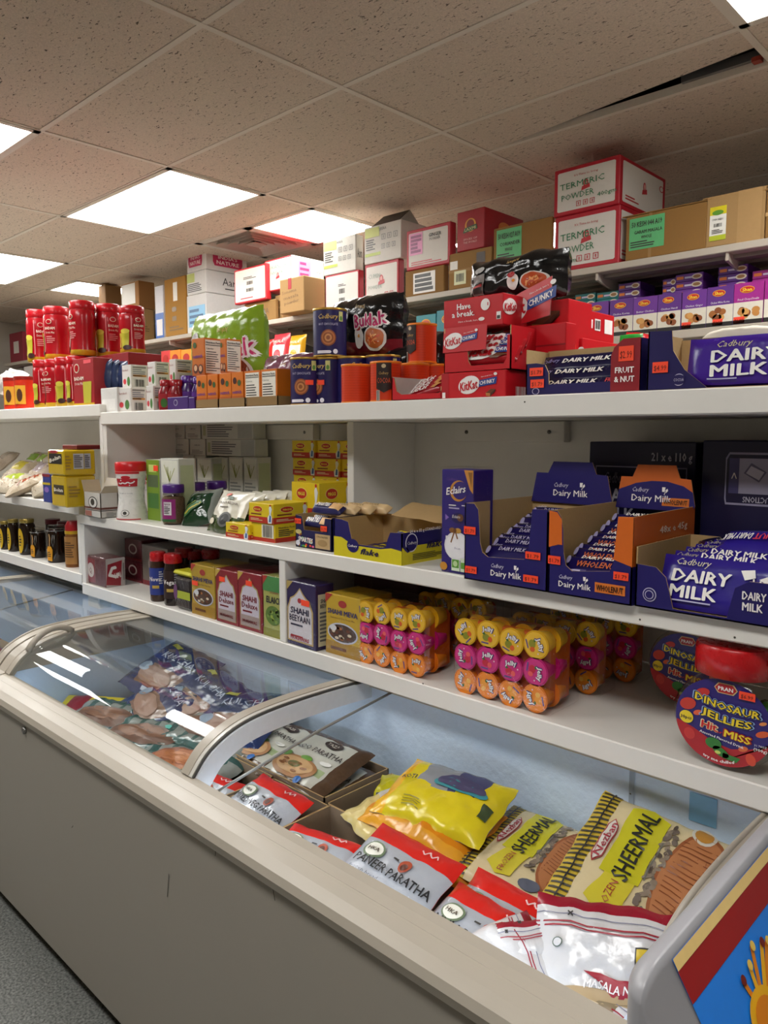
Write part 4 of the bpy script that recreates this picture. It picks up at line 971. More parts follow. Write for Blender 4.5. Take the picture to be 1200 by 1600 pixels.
q = MB(); hf = Flat((-f8.w/2+.01, -f8.d/2-.012, f8.h*.62), (1, 0, 0), (0, 0, 1), (0, -1, 0), f8.w*.9, f8.h*.26); kk_bar(q, hf, .68, .72, .62); q.build('wafer_picture', rk)
f4 = fit(820, 884, 510, TZ, Y=1.682, d=.05)
carton('wafer_bar_carton', 'red creased lid carton behind the fruit and nut tray', 'carton', f4, red, lambda mb, F: (mb.rect(F.front, 0, .70, 1, .72, P('8f0c16'), 2), kk_logo(mb, F.front, .32, .42, .36)))
f5 = fit(884, 903, 530, TZ, Y=TY+.24, xs=975)
def _lab(mb, F):
    kk_logo(mb, F.front, .6, .5, .5, True) if 0 else mb.rect(F.front, .2, .3, .9, .5, KB, 2)
    mb.rect(F.right, .08, .35, .20, .75, KW, 2); mb.rect(F.right, .22, .4, .36, .7, KW, 2); mb.rect(F.right, .42, .35, .58, .75, KW, 2); mb.bars(F.right, .43, .4, .57, .7, INK, 3, 8); mb.rect(F.right, .70, .3, .93, .8, KW, 2)
carton('wafer_bar_carton', 'red carton lying flat with plain red side, lower right of the red cartons', 'carton', geo(f5.x0, f5.x1+.012, f5.y0, min(.2, f5.d), TZ, f5.h), red, lambda mb, F: mb.rect(F.front, .3, .2, 1, .7, KB, 2))
f6 = fit(882, 905, 484, TZ+f5.h+.001, Y=TY+.24, xs=960)
carton('wafer_bar_carton', 'red carton with white barcode labels on its side, upper right of the red cartons', 'carton', geo(f6.x0, f6.x1, f6.y0, min(.22, f6.d), f6.z0, f6.h), red, _lab)
# half box with wrapped bars left of the pile
f7 = fit(612, 690, 588, TZ, Y=TY, d=.12); f7.h = .066
tray('wafer_bar_tray', 'low red tray with a white inside holding wafer bars, left of the red pile', 'display tray', f7, KR, P('cfcac4'), [(0, 0), (1, 0), (1, .35), (.95, .25), (.2, .25), (.1, .4), (.05, .95), (0, 1)], 1, .5, 1.0)
for k in range(3):
    def dc(mb, F): mb.text(F, 'KitKat', .35, .5, .6, KW, .5, bold=.03, shear=.2, layer=5); mb.poly(F, [(.7, .2), (.82, .1), (.95, .5), (.8, .6)], CH2, 4)
    bar('red and white wafer bar in the low red tray, %s one' % ['lowest', 'middle', 'topmost'][k], 'wafer bar', .13, .042, .018, M('a01522', .22, 0, .3, 40), (f7.cx+.012, f7.y0+.035+.016*k, TZ+.024+.013*k), (R(38), R(-12), 0), 'wafer bars in the low tray', dc, seed=40+k)
# red wrapped bag and the green scrap
b = Bag(.11, .15, .05, lambda u, v: M('c8101c', .15, 0, .4, 50, .05), seed=51, wr=.012)
q = b.mb; put(q, 'sweet_bag', 'crumpled shiny red bag standing right of the red cartons', 'bag', (atY(1003, 545, 1.75).x, 1.75, TZ+.075), (R(76), R(12), R(8)))
b = Bag(.05, .04, .012, lambda u, v: FO('2f9a3a'), seed=52, wr=.008, nu=12, nv=10)
put(b.mb, 'green_sachet', 'small green sachet tucked behind the red corner panel', 'packet', (atY(985, 545, 1.66).x, 1.66, TZ+.118), (R(60), 0, .2))
# --- black noodle bags
BLK = M('121112', .16, 0, .5, 40, .1, name='black_film')
def noodle(mb, F, lab, c1, bowl=True, side=0):
    mb.text(F, 'Samyang', .3, .82, .07, P('c9a45a'), .3, shear=.3, layer=6)
    if lab: mb.text(F, lab, .56, .60, .19, KW, .80, bold=.10, rot=.08, layer=6); mb.text(F, lab, .56, .60, .19, P('c8246a'), .78, bold=.03, rot=.08, layer=8)
    if bowl:
        mb.ell(F, .68, .30, .27, .2, P('d8d2cc'), 5); mb.ell(F, .68, .31, .23, .165, P(c1), 6)
        rd = random.Random(5)
        for k in range(12): mb.line(F, [(.52+.3*rd.random(), .2+.2*rd.random()), (.52+.3*rd.random(), .2+.2*rd.random())], .004, P(rd.choice(('f0a05a', 'c84a1e', 'f6c88a'))), 7)
    mb.ell(F, .26, .34, .12, .18, P('efece8'), 5); mb.ell(F, .25, .5, .08, .06, P('b01c22'), 6); mb.ell(F, .28, .36, .03, .03, P('e89a1e'), 7)
class Patch:
    """a window of another printable surface"""
    n = 8
    def __init__(s, b, u0, v0, u1, v1): s.b, s.u0, s.v0, s.du, s.dv, s.w, s.h = b, u0, v0, u1-u0, v1-v0, b.w*(u1-u0), b.h*(v1-v0)
    def at(s, u, v, l): return s.b.at(s.u0+u*s.du, s.v0+v*s.dv, l)
def noodle_pack(label, xl, xr, yt, z, Y, d, lab, c1, c='121112', rz=0, front_lo=None, pu=-.02, top=None):
    """multipack of noodles: pillowed block with a printed right hand front face"""
    f = fit(xl, xr, yt, z, Y=Y, d=d); r = thing('noodle_multipack', label, 'noodle pack', (f.cx, f.cy, f.z0), rz, 'noodle multipacks')
    m = BLK if c == '121112' else M(c, .2, 0, .45, 35, .06)
    b = Bag(f.w, f.h, d*1.0, lambda u, v: M('6a1a22', .2, 0, .3, 40) if (front_lo and v < front_lo) else m, seed=int(xl), wr=.010, pw=5, back_t=.62)
    q = b.mb; noodle(q, Patch(b, .5+pu, .05, .98+pu, .95), lab, c1); G = Patch(b, .05, .05, .44, .95)
    q.ell(G, .45, .74, .16, .08, P('b9b6b4'), 3); q.rect(G, .26, .12, .62, .6, P('8f8a86'), 3); q.rect(G, .3, .16, .58, .4, P('3a3432'), 5); q.rect(G, .3, .3, .58, .36, P('b02a2a'), 6)
    for i, p in enumerate(q.v): q.v[i] = Vector((p.x, -p.z, p.y+f.h/2))
    q.build('pouch_body', r)
    return r
noodle_pack('large black noodle multipack with a chef chicken on top of the red cartons', 724, 868, 408, _f3.z0+_f3.h+.001, TY+.16, .12, '', 'c8501e')
noodle_pack('black noodle multipack with pink lettering behind the cocoa tins', 509, 610, 468, TZ+.139, TY+.20, .12, 'Buldak', 'b8602a', front_lo=.3)
noodle_pack('black noodle multipack lying under the pink lettered one', 520, 640, 549, TZ, TY+.22, .13, '', '3a2a22')
noodle_pack('dark noodle multipack behind the red wafer cartons', 636, 696, 520, TZ, TY+.30, .10, '', '2a2422')
noodle_pack('lime green noodle multipack behind the nutrition boxes', 289, 392, 492, TZ, TY+.18, .12, 'Buldak', '8a3a1e', c='86a82a', pu=.02)
noodle_pack('dusky pink noodle multipack between the orange boxes and the blue tins', 405, 476, 556, TZ, TY+.17, .11, '', '8a5a4a', c='7d4a60')
# --- drinking chocolate and cocoa tins
def tin(name, label, x, yt, Y, r, h, z, body, rim, deco, group, prt=(), face=-50):
    c = atY(x, yt+40, Y); t_ = thing(name, label, 'tin', (c.x, Y+r, z), 0, group)
    rf = Round(r, 0, h, face, 130)
    q = MB(); q.lathe([(r, .004), (r, h-.006)], body, 36)
    deco(q, rf); q.build('tin_body', t_)
    q = MB(); q.lathe([(r+.001, 0), (r+.0015, .002), (r+.001, .005)], rim, 36); q.build('base_rim', t_)
    q = MB(); q.lathe([(r+.001, h-.007), (r+.002, h-.004), (r+.0015, h), (r-.004, h), (r-.005, h-.003)], rim, 36); q.build('lid_rim', t_)
    for p in prt:
        q = MB(); p(q, rf); q.build('price_sticker', t_)
    return t_
GOLD = M('c9a24a', .3, .7)
def hotchoc(mb, F):
    mb.text(F, 'Cadbury', .5, .82, .10, P('d8b560'), .52, shear=.3, bold=.01, layer=4); mb.text(F, 'HOT CHOCOLATE', .5, .66, .05, P('c9c2dc'), .5, layer=4)
    mb.ell(F, .5, .38, .2, .17, P('8a4a2a'), 3); mb.ell(F, .5, .38, .17, .145, P('b8703e'), 4)
    for k in range(3): mb.ell(F, .5, .38, .13-.04*k, .11-.033*k, P('8f5028' if k % 2 == 0 else 'c98a52'), 5+k)
    mb.poly(F, [(.2, .06), (.55, .06), (.58, .09), (.55, .12), (.2, .12)], P('e8e4ee'), 4); mb.rect(F, .78, .72, .90, .92, P('c9c37a'), 4); mb.ell(F, .84, .78, .04, .05, P('5a8a3a'), 5); mb.ell(F, .68, .1, .06, .05, P('e8e8f2'), 4)
hsk = lambda u, v: (lambda q, F: (q.rect(F, u, v, u+.2, v+.1, M('ff4a26', .5), 6, 4)))
for lb, x, yt, Y, z, h, face, pr in (('dark violet hot chocolate tin on the counter beside the orange boxes', 460, 560, TY+.01, TZ, .150, -62, [hsk(.62, .42)]), ('dark violet hot chocolate tin second from the left in the lower row', 497, 562, TY+.06, TZ, .150, -95, [hsk(.55, .42)]),
                                 ('dark violet hot chocolate tin behind the orange cocoa tins', 534, 562, TY+.09, TZ, .150, -20, []), ('dark violet hot chocolate tin furthest right, mostly hidden by cocoa tins', 580, 564, TY+.12, TZ, .150, -50, []), ('dark violet hot chocolate tin standing on top of the lower row', 496, 490, TY+.055, TZ+.151, .150, -48, [])):
    tin('hot_chocolate_tin', lb, x, yt, Y, .053, h, z, NAVY, GOLD, hotchoc, 'hot chocolate tins', pr, face)
OR_ = M('d8401c', .3, 0, .0, 60, .04, name='orange_tin'); ORL = M('e8801e', .3)
def cocoa(mb, F):
    mb.poly(F, [(.3, .95), (.72, .95), (.72, .32), (.51, .22), (.3, .32)], P('2a1712'), 4); mb.ell(F, .51, .87, .06, .05, P('c9b08a'), 5); mb.text(F, 'Cadbury', .51, .70, .07, P('c9a25a'), .26, shear=.3, layer=6); mb.text(F, 'COCOA', .51, .52, .13, P('e0562a'), .36, layer=6); mb.rect(F, .3, .02, .40, .28, P('d8d0c6'), 4); mb.bars(F, .31, .03, .39, .27, INK, 5, 6); 
    for k in range(14): mb.rect(F, .0, .05+k*.065, .28, .056+k*.065, P('b8341a'), 2, 4); mb.rect(F, .74, .05+k*.065, 1, .056+k*.065, P('b8341a'), 2, 4)
def cocoa_plain(mb, F):
    for k in range(14): mb.rect(F, .0, .05+k*.065, 1, .056+k*.065, P('b8341a'), 2, 8)
for lb, x, yt, Y, z, dc, face in (('orange cocoa tin turned away, left of the one showing its label', 540, 576, TY+.005, TZ, cocoa_plain, -60), ('orange cocoa tin with its dark label facing out on the counter', 586, 571, TY+.0, TZ, cocoa, -55), ('orange cocoa tin behind the low red tray', 632, 575, TY+.10, TZ, cocoa_plain, -60), ('orange cocoa tin furthest back behind the low red tray', 668, 578, TY+.17, TZ, cocoa_plain, -60), ('orange cocoa tin stacked on top of the others', 644, 530, TY+.13, TZ+.116, cocoa, -100)):
    tin('cocoa_tin', lb, x, yt, Y, .044 if z == TZ else .043, .114, z, OR_, ORL, dc, 'orange cocoa tins', (), face)
# --- orange boxes in low brown trays
OB = P('d8741a'); OB2 = P('c86a1c')
def nutri(mb, F):
    f = F.front if 0 else F.right
    mb.rect(f, .06, .05, .94, .95, P('efe9dc'), 1); mb.text(f, 'Nutrition Facts', .5, .88, .055, INK, .8, bold=.03); mb.rect(f, .08, .80, .92, .82, INK, 2); mb.text(f, 'Calories', .3, .72, .05, INK, .4, bold=.02); mb.lines(f, .1, .1, .9, .66, 9, INK, 2, 3, .35)
    g = F.front; mb.rect(g, 0, 0, 1, .3, P('b85a1a'), 1); mb.ell(g, .3, .18, .2, .13, P('5a2418'), 2); mb.ell(g, .3, .2, .13, .08, P('e0b088'), 3); mb.ell(g, .7, .16, .2, .13, P('4a2018'), 2); mb.ell(g, .7, .18, .13, .08, P('d8a078'), 3)
    mb.text(g, 'nuttrich', .5, .52, .1, P('5a2a8a'), .75, bold=.03, layer=4); mb.ell(g, .25, .82, .14, .08, P('3a5a2a'), 2)
def nutri_front(mb, F):
    f = F.front; mb.rect(f, .08, .06, .92, .94, P('efe9dc'), 1); mb.text(f, 'Nutrition Facts', .5, .87, .06, INK, .76, bold=.03); mb.rect(f, .1, .79, .9, .81, INK, 2); mb.text(f, 'Calories', .32, .70, .055, INK, .4); mb.lines(f, .12, .12, .88, .62, 7, INK, 2, 3, .4)
def nutri_pic(mb, F):
    g = F.front; mb.rect(g, 0, 0, 1, .3, P('b85a1a'), 1); mb.text(g, 'nuttrich', .5, .42, .1, P('5a2a8a'), .75, bold=.03, layer=4); mb.ell(g, .3, .75, .16, .1, P('4a2018'), 2); mb.ell(g, .68, .68, .14, .09, P('3a5a2a'), 2)
trz = TZ
for k, (xl, xr, lb) in enumerate(((306, 341, 'low brown card tray at the left under the orange boxes'), (342, 383, 'low brown card tray in the middle under the orange boxes'), (385, 434, 'low brown card tray at the right under the white panelled boxes'))):
    f = fit(xl, xr, 618, TZ, Y=TY, d=.16); f.h = .032
    tray('card_tray', lb, 'tray', f, CB('8f7146'), CB('7d6440'), [(0, 0), (1, 0), (1, 1), (0, 1)], group='low card trays')
hb = atY(306, 587, TY).z-TZ-.004
for k, (xl, xr, dc, lb) in enumerate(((307, 323, nutri_pic, 'orange box first from the left in the lower row'), (324, 340, nutri_pic, 'orange box second from the left in the lower row'), (343, 361, nutri_pic, 'orange box third from the left in the lower row'), (362, 380, nutri_pic, 'orange box fourth from the left in the lower row'), (382, 407, nutri_front, 'orange box showing its nutrition panel, left of two in the lower row'), (408, 433, nutri_front, 'orange box showing its nutrition panel, right of two in the lower row'))):
    f = fit(xl, xr, 587, TZ+.004, Y=TY+.005, d=.14); f.h = hb
    carton('snack_box', lb, 'box', f, {'rest': OB}, dc, group='orange boxes in the lower row', bev=.001)
for k, (xl, xr, xs, lb) in enumerate(((300, 319, 347, 'tall orange box with a nutrition panel on top at left'), (344, 353, 377, 'tall orange box with a nutrition panel on top at right'))):
    f = fit(xl, xr, 530, TZ+.004+hb+.001, Y=TY+.008, xs=xs); f.d = min(f.d, .14)
    carton('snack_box', lb, 'box', f, {'rest': OB, 'front': OB2}, nutri, group='orange boxes in the upper row', bev=.001)
# --- small jars, white boxes and pouches at the left end
def small_jar(lb, x, yt, Y, z, r, h, c, lid, grp, lab):
    c_ = atY(x, yt+20, Y); t_ = thing('small_jar', lb, 'jar', (c_.x, Y+r, z), 0, grp); q = MB(); q.lathe([(r*.95, 0), (r, .006), (r, h*.60), (r*.72, h*.76), (r*.7, h*.80)], M(c, .2), 20)
    F = Round(r, 0, h*.6, -50, 120); q.rect(F, .1, .15, .9, .9, P(lab), 3); q.ell(F, .5, .4, .2, .25, P('3a6a2a'), 4, 12); q.build('jar_body', t_)
    q = MB(); q.lathe([(r*.78, h*.8), (r*.8, h*.98), (r*.7, h)], M(lid, .25), 20, wob=.01); q.build('lid', t_)
for k, (x, yt, Y) in enumerate(((249, 597, TY), (264, 596, TY+.02), (251, 590, TY+.09))): small_jar('small dark red jar with red lid left of the violet one, %s' % ['left front', 'right front', 'behind the other two'][k], x, yt, Y, TZ, .032, .118, '8a1420', '9a1822', 'small red jars', 'a01a26')
small_jar('violet jar with a violet lid standing among the small red jars', 282, 588, TY+.06, TZ, .036, .135, '3d1a66', '4a2080', 'violet jars', '5a2a8a')
small_jar('violet jar with a violet lid at the right, behind the violet box', 301, 594, TY+.06, TZ, .032, .125, '3d1a66', '4a2080', 'violet jars', '5a2a8a')
for k, (xl, xr) in enumerate(((262, 294), (295, 304))):
    f = fit(xl, xr, 621, TZ, Y=TY, d=.06)
    carton('gift_box', ['small violet box with a silver emblem on the counter edge', 'narrow violet box right of the emblem box'][k], 'box', f, P('43206f'), (lambda mb, F: (mb.ell(F.front, .42, .55, .1, .26, P('a9a4b8'), 2), mb.ell(F.front, .42, .55, .07, .18, P('43206f'), 3))) if k == 0 else None)
def medbox(mb, F):
    mb.rect(F.front, .05, .08, .95, .9, P('d9d4cf'), 1); mb.ell(F.front, .3, .3, .16, .12, P('c8323c'), 2); mb.ell(F.front, .72, .3, .16, .2, P('4a7a3a'), 2); mb.text(F.front, 'Hamdard', .4, .78, .09, P('8a2a2a'), .6)
    mb.rect(F.right, .1, .86, .9, .93, P('8a8580'), 1); mb.lines(F.right, .1, .5, .9, .84, 4, P('8a8a92'), 2); mb.rect(F.right, .1, .5, .9, .58, P('d89a5a'), 2); mb.bars(F.right, .2, .08, .8, .38, INK, 3, 10)
zq = TZ
q_rows = (((185, 206, 230), (206, 207, 230), (231, 240, 266)),)
for row, yt in ((0, 612), (1, 571)):
    for k, (xl, xr, xs) in enumerate(((184, 205, 229), (229, 240, 264)) if row == 0 else ((191, 205, 231), (231, 243, 265), (265, 275, 301))):
        f = fit(xl, xr, yt, TZ if row == 0 else TZ+.102, Y=TY+.02+.05*row, xs=xs); f.h = .1; f.d = min(f.d, .13)
        carton('medicine_box', 'white box with leaf picture and barcode, %s of the %s row by the red bottles' % (['left', 'middle', 'right'][k], ['lower', 'upper'][row]), 'box', f, {'rest': P('d6d2cc')}, medbox, group='white barcode boxes', bev=.001)
f = fit(158, 183, 607, TZ, Y=TY+.01, d=.08)
carton('white_carton', 'plain white carton at the left end of the right hand counter', 'box', f, P('d8d6d2'), lambda mb, F: mb.rect(F.front, .1, .1, .9, .55, P('e8e6e2'), 1))
for k, (xl, xr) in enumerate(((153, 167), (165, 178), (176, 192))):
    f = fit(xl, xr, 562 + k, TZ+.105, Y=TY+.06+.02*k, d=.04)
    b = Bag(f.w, f.h, .03, lambda u, v: FO('2c3a5c' if u > .25 else 'a8acb8') , seed=60+k, nu=14, nv=14, wr=.004)
    put(b.mb, 'pouch', 'dark blue pouch behind the white boxes, %s of three' % ['left', 'middle', 'right'][k], 'pouch', (f.cx, f.cy, f.z0+f.h/2), (R(84), 0, 0), 'dark blue pouches')
# ================================================================== TOP COUNTER, LEFT UNIT
TL = ZT+.036
BAD = M('a80f1c', .22, 0, 0, 60, .04, name='red_bottle_sleeve'); YEL = M('c8a01e', .3)
def badam(lb, x, yt, yb, Y, z, face, wpx, jar=True):
    c = atY(x, yt, Y); top = atY(x, yt, Y).z; h = top-z
    r = wpx/2/FPX*((c-Vector((0, 0, CAM_H))).dot(_F))
    t_ = thing('drink_mix_bottle', lb, 'bottle', (c.x, Y+r, z), 0, 'red drink mix bottles')
    pr = [(r*.88, 0), (r*.98, h*.02), (r*.96, h*.10), (r*.9, h*.28), (r*.97, h*.50), (r*1.0, h*.70), (r*.97, h*.80), (r*.90, h*.845)]
    rr = lambda v: [a for a in [next((p0[0]+(p1[0]-p0[0])*(v*h-p0[1])/(p1[1]-p0[1]) for p0, p1 in zip(pr[:-1], pr[1:]) if p0[1] <= v*h <= p1[1]), r)]][0]
    q = MB(); q.lathe(pr, BAD, 28, mfun=lambda k: YEL if k < 2 else BAD)
    F = Round(rr, 0, h, face, 150)
    for u in (.22,):
        q.poly(F, [(u-.13, .10), (u+.10, .10), (u+.13, .48), (u-.16, .48)], P('b8b02e'), 5); q.ell(F, u-.01, .46, .15, .05, P('d8cc4a'), 6); q.ell(F, u+.05, .12, .14, .05, P('3a1410'), 6)
        for k in range(3): q.line(F, [(u-.2+.1*k, .12), (u-.25+.06*k, .42)], .007, P('c9b23a'), 4)
    q.ell(F, .62, .70, .09, .045, P('d8c8b0'), 4); q.ell(F, .62, .70, .07, .035, BAD, 5); q.text(F, 'BADAM', .64, .58, .05, P('e8dccb'), .3, bold=.03, layer=5); q.text(F, 'Drink Mix', .64, .50, .04, P('e8dccb'), .28, layer=5); q.lines(F, .5, .3, .8, .44, 4, P('d88a8a'), 4)
    q.line(F, [(.42, .14), (.42, .78)], .004, P('e08a8a'), 4)
    q.build('bottle_body', t_)
    q = MB(); q.lathe([(r*.93, h*.845), (r*.95, h*.86), (r*.95, h*.985), (r*.88, h)], M('b5121e', .25), 28, wob=.006); q.build('cap', t_)
    return t_
LY = TY
bot = [('red almond drink bottle first from the left in the lower row', 51, 562, 40, -40), ('red almond drink bottle second from the left in the lower row', 69, 561, 36, -95), ('red almond drink bottle third from the left in the lower row', 85, 558, 36, -20), ('red almond drink bottle at the right of the lower row', 103, 556, 38, -45)]
for k, (lb, x, yt, wp, fc) in enumerate(bot): badam(lb, x, yt, 630, LY+.01*(k % 2), TL, fc, 37)
f = fit(114, 146, 562, TL, Y=LY+.01, d=.09)
def _badbox(mb, F):
    f_ = F.front; mb.ell(f_, .2, .8, .13, .1, P('d8c8b0'), 2); mb.ell(f_, .2, .8, .1, .075, BAD, 3); mb.text(f_, 'BADAM', .3, .58, .08, P('e8dccb'), .45, bold=.03); mb.text(f_, 'Drink Mix', .3, .47, .06, P('e8dccb'), .4); mb.poly(f_, [(.5, .05), (.85, .05), (.9, .5), (.48, .5)], P('b8b02e'), 2); mb.rect(f_, 0, 0, 1, .05, YEL, 1); mb.rect(f_, .55, .88, .9, .96, P('e0505a'), 2)
carton('drink_mix_box', 'red almond drink box at the right of the lower row of red bottles', 'box', f, {'rest': P('9a0f1a')}, _badbox)
ZU = TL+.1625
zt_low = atY(69, 561, LY).z
for k, (lb, x, yt, fc) in enumerate((('red almond drink bottle far left in the upper row', 40, 483, -30), ('red almond drink bottle second in the upper row', 67, 478, -75), ('tall red almond drink bottle in the middle of the upper row', 108, 469, -100), ('red almond drink bottle fourth in the upper row', 149, 474, -25), ('red almond drink bottle at the right end of the upper row', 187, 477, -20))):
    badam(lb, x, yt, 555, LY+(.03 if k < 3 else .15), zt_low+.004, fc, 40 if k else 36)
f = fit(148, 206, 558, TL, Y=LY+.09, d=.14); f.h = zt_low+.002-TL
carton('drink_mix_box', 'plain dark red box behind the lower row carrying the right hand bottles', 'box', geo(-3.78, -3.17, LY+.125, .16, TL, f.h), P('8a1018'))
for k, (x, yt) in enumerate(((5, 590), (22, 588))):
    c = atY(x, yt, LY); r = .052; h = c.z-TL
    t_ = thing('drink_jar', ['orange red plastic jar at the left edge of the counter', 'orange red jar with a picture label left of the red bottles'][k], 'jar', (c.x, LY+r, TL), 0, 'orange red jars')
    q = MB(); q.lathe([(r, 0), (r, h*.9)], M('c8321c', .25), 24); F = Round(r, 0, h, -50, 120); q.rect(F, .2, .15, .75, .72, P('d8a02a'), 3); q.ell(F, .48, .42, .14, .2, P('4a2a1a'), 4, 14); q.build('jar_body', t_)
    q = MB(); q.lathe([(r*1.02, h*.9), (r*1.02, h)], M('8a1c12', .3), 24); q.build('lid', t_)
b = Bag(.22, .16, .10, lambda u, v: film('clear_film') if 0 else M('b9b4ae', .2, 0, .6, 30, .1), seed=71, wr=.022)
put(b.mb, 'plastic_bag', 'crumpled grey white plastic bag on the jars at the left edge', 'bag', (atY(12, 575, LY+.12).x, LY+.14, TL+.155), (R(40), 0, 0))
# ================================================================== MIDDLE SHELF, RIGHT UNIT
MZ = ZM_
def dm_logo(mb, F, cu, cv, s, sub=True):
    """two-line lettering with the glass-and-a-half mark; s = letter height as share of the face"""
    a = F.h/F.w
    mb.text(F, 'Cadbury', cu-s*1.5*a, cv+s*.95, s*.62, P('d4cfe4'), s*2.3*a, shear=.35, layer=4)
    mb.text(F, 'Dairy Milk', cu, cv-s*.15, s*.9, KW, s*5.4*a, bold=.012, layer=4)
    g = s*.5; gx = cu+s*1.9*a
    mb.poly(F, [(gx-g*.9*a, cv+s*.75), (gx-g*.2*a, cv+s*.75), (gx-g*.05*a, cv+s*1.35), (gx-g*.95*a, cv+s*1.35)], KW, 4); mb.poly(F, [(gx+g*.1*a, cv+s*.6), (gx+g*.7*a, cv+s*.9), (gx+g*.5*a, cv+s*1.2), (gx-.05*g*a, cv+s*.95)], KW, 4)
    mb.line(F, [(gx-g*.1*a, cv+s*.7), (gx-g*.3*a, cv+s*.35)], .0015, KW, 4)
# Eclairs carton in clear film
f = fit(690, 742, 733, MZ, yb=893, d=.075)
def _ecl(mb, F):
    g = F.front; mb.text(g, 'Cadbury', .35, .91, .03, P('6a4a8a'), .35, shear=.3)
    mb.ell(g, .55, .80, .27, .10, P('c98a2e'), 2, 26, .3); mb.ell(g, .60, .805, .24, .085, P('2c1a70'), 3, 26, .3); mb.text(g, 'Eclairs', .48, .81, .07, KW, .62, bold=.025, shear=.25, rot=.16, layer=6)
    mb.poly(g, [(.72, 1), (1, 1), (1, .78), (.9, .82)], P('c98a3a'), 2); mb.poly(g, [(.85, .98), (.98, .98), (.95, .84)], P('8a5a22'), 3); mb.rect(g, .25, .655, .48, .665, KW, 3); mb.rect(g, .66, .66, .78, .668, KW, 3); mb.lines(g, .25, .62, .75, .645, 1, P('b9b2d8'))
    mb.ell(g, .56, .54, .22, .05, P('1a0f52'), 3); mb.ell(g, .62, .545, .10, .035, P('6a4022'), 4); mb.text(g, 'Eclairs', .5, .555, .03, KW, .25, shear=.2, layer=5); mb.poly(g, [(.26, .54), (.14, .57), (.15, .51)], P('8a6ab8'), 3); mb.poly(g, [(.8, .55), (.92, .58), (.9, .51)], P('8a6ab8'), 3)
    mb.ell(g, .52, .27, .40, .14, P('e8e6ea'), 3, 20); mb.rect(g, .16, .2, .88, .36, P('e8e6ea'), 3); mb.ell(g, .52, .27, .36, .12, P('f2f0f2'), 4, 20); mb.text(g, 'From', .55, .25, .022, P('8a84a0'), .18, layer=5)
    br = P('8a5a2a'); mb.ell(g, .38, .42, .10, .025, br, 5); mb.ell(g, .56, .42, .10, .025, P('c9963e'), 5); mb.ell(g, .47, .42, .05, .022, P('6a3f1a'), 6); mb.line(g, [(.45, .41), (.34, .30)], .004, br, 5); mb.line(g, [(.48, .41), (.55, .34)], .004, br, 5)
    mb.rect(g, .36, .03, .62, .14, P('e4efd8'), 4); mb.rect(g, .38, .06, .60, .14, P('5a9a2e'), 5); mb.ell(g, .49, .10, .07, .028, P('c9e0a8'), 6); mb.rect(g, .64, .03, .90, .16, P('dfe8d0'), 4); mb.rect(g, .66, .06, .88, .12, P('6aa23a'), 5); mb.ell(g, .1, .06, .12, .04, P('c98a2e'), 3)
carton('sweets_carton', 'tall violet eclairs carton in clear film left of the milk chocolate tray', 'carton', f, {'rest': M('2a1a72', .34)}, _ecl,
       [('film_wrap', lambda q, F: q.box(-F.front.w/2-.005, F.front.w/2+.004, -F.d_/2-.004, F.d_/2+.003, 0, F.h_+.006, film('clear_film', (1, 1, 1), .8, .1, .35, 30), .004))], rz=R(-3))
# milk chocolate tray
DM = M('1d1560', .36, name='violet_print_card')
yb0 = atZ(725, 904, MZ).y
f = geo(atY(726, 840, yb0).x, atY(856, 840, yb0).x, yb0, .285, MZ, atY(726, 786, yb0).z-MZ)
WIN = [(0, 0), (1, 0), (1, 1.0), (.82, .99), (.795, .62), (.78, .42), (.74, .36), (.30, .33), (.23, .38), (.20, .5), (.185, .75), (.17, .93), (.12, 1), (0, 1)]
def _dm1(q, F): dm_logo(q, F.front, .53, .155, .085)
def _hdr(wn):
    def fn(q, F):
        w_, h_ = F.front.w*1.0, F.h_*.58
        yb_ = F.d_/2-.006; H = Flat((-w_/2+.004, yb_-.004, F.h_*.93), (1, 0, 0), (0, .08, 1), (0, -1, .08), w_, h_)
        pts = [(0, 0), (.96, 0), (1, .12), (.93, .70), (.80, .72), (.74, 1.0), (.26, 1.0), (.20, .72), (.05, .72)]
        q.poly(H, pts, M('c8601e', .4) if wn else DM, 1); q.poly(H, pts[::-1], CB(), -4)
        for a_, b_ in zip(pts, pts[1:]+pts[:1]): q.add([H.at(*a_, 1), H.at(*b_, 1), H.at(*b_, -4), H.at(*a_, -4)], [(0, 3, 2, 1)], CB())
        if wn: q.poly(H, [(0, 0), (.96, 0), (1, .12), (.965, .42), (.85, .55), (.65, .64), (.45, .64), (.25, .58), (.03, .42)], DM, 2)
        dm_logo(q, H, .46 if wn else .50, .28, .17)
        if wn: q.rect(H, .60, .10, .93, .28, P('d8742a'), 3); q.text(H, 'WHOLENUT', .765, .19, .11, P('2a1408'), .29, bold=.02, layer=5)
    return fn
tr1 = tray('display_tray', 'violet milk chocolate tray with a torn window and violet header card', 'display tray', f, DM, BROWN_IN, WIN, 1, .97, .95, _dm1, [sticker('front', .0, .60, .15, .10, '$1.79'), sticker('front', .76, .38, .17, .09, '$1.79'), sticker('front', .02, .09, .15, .09, '$1.79'), sticker('front', .74, .09, .17, .09, '$1.79')], header=_hdr(0))
f1 = f
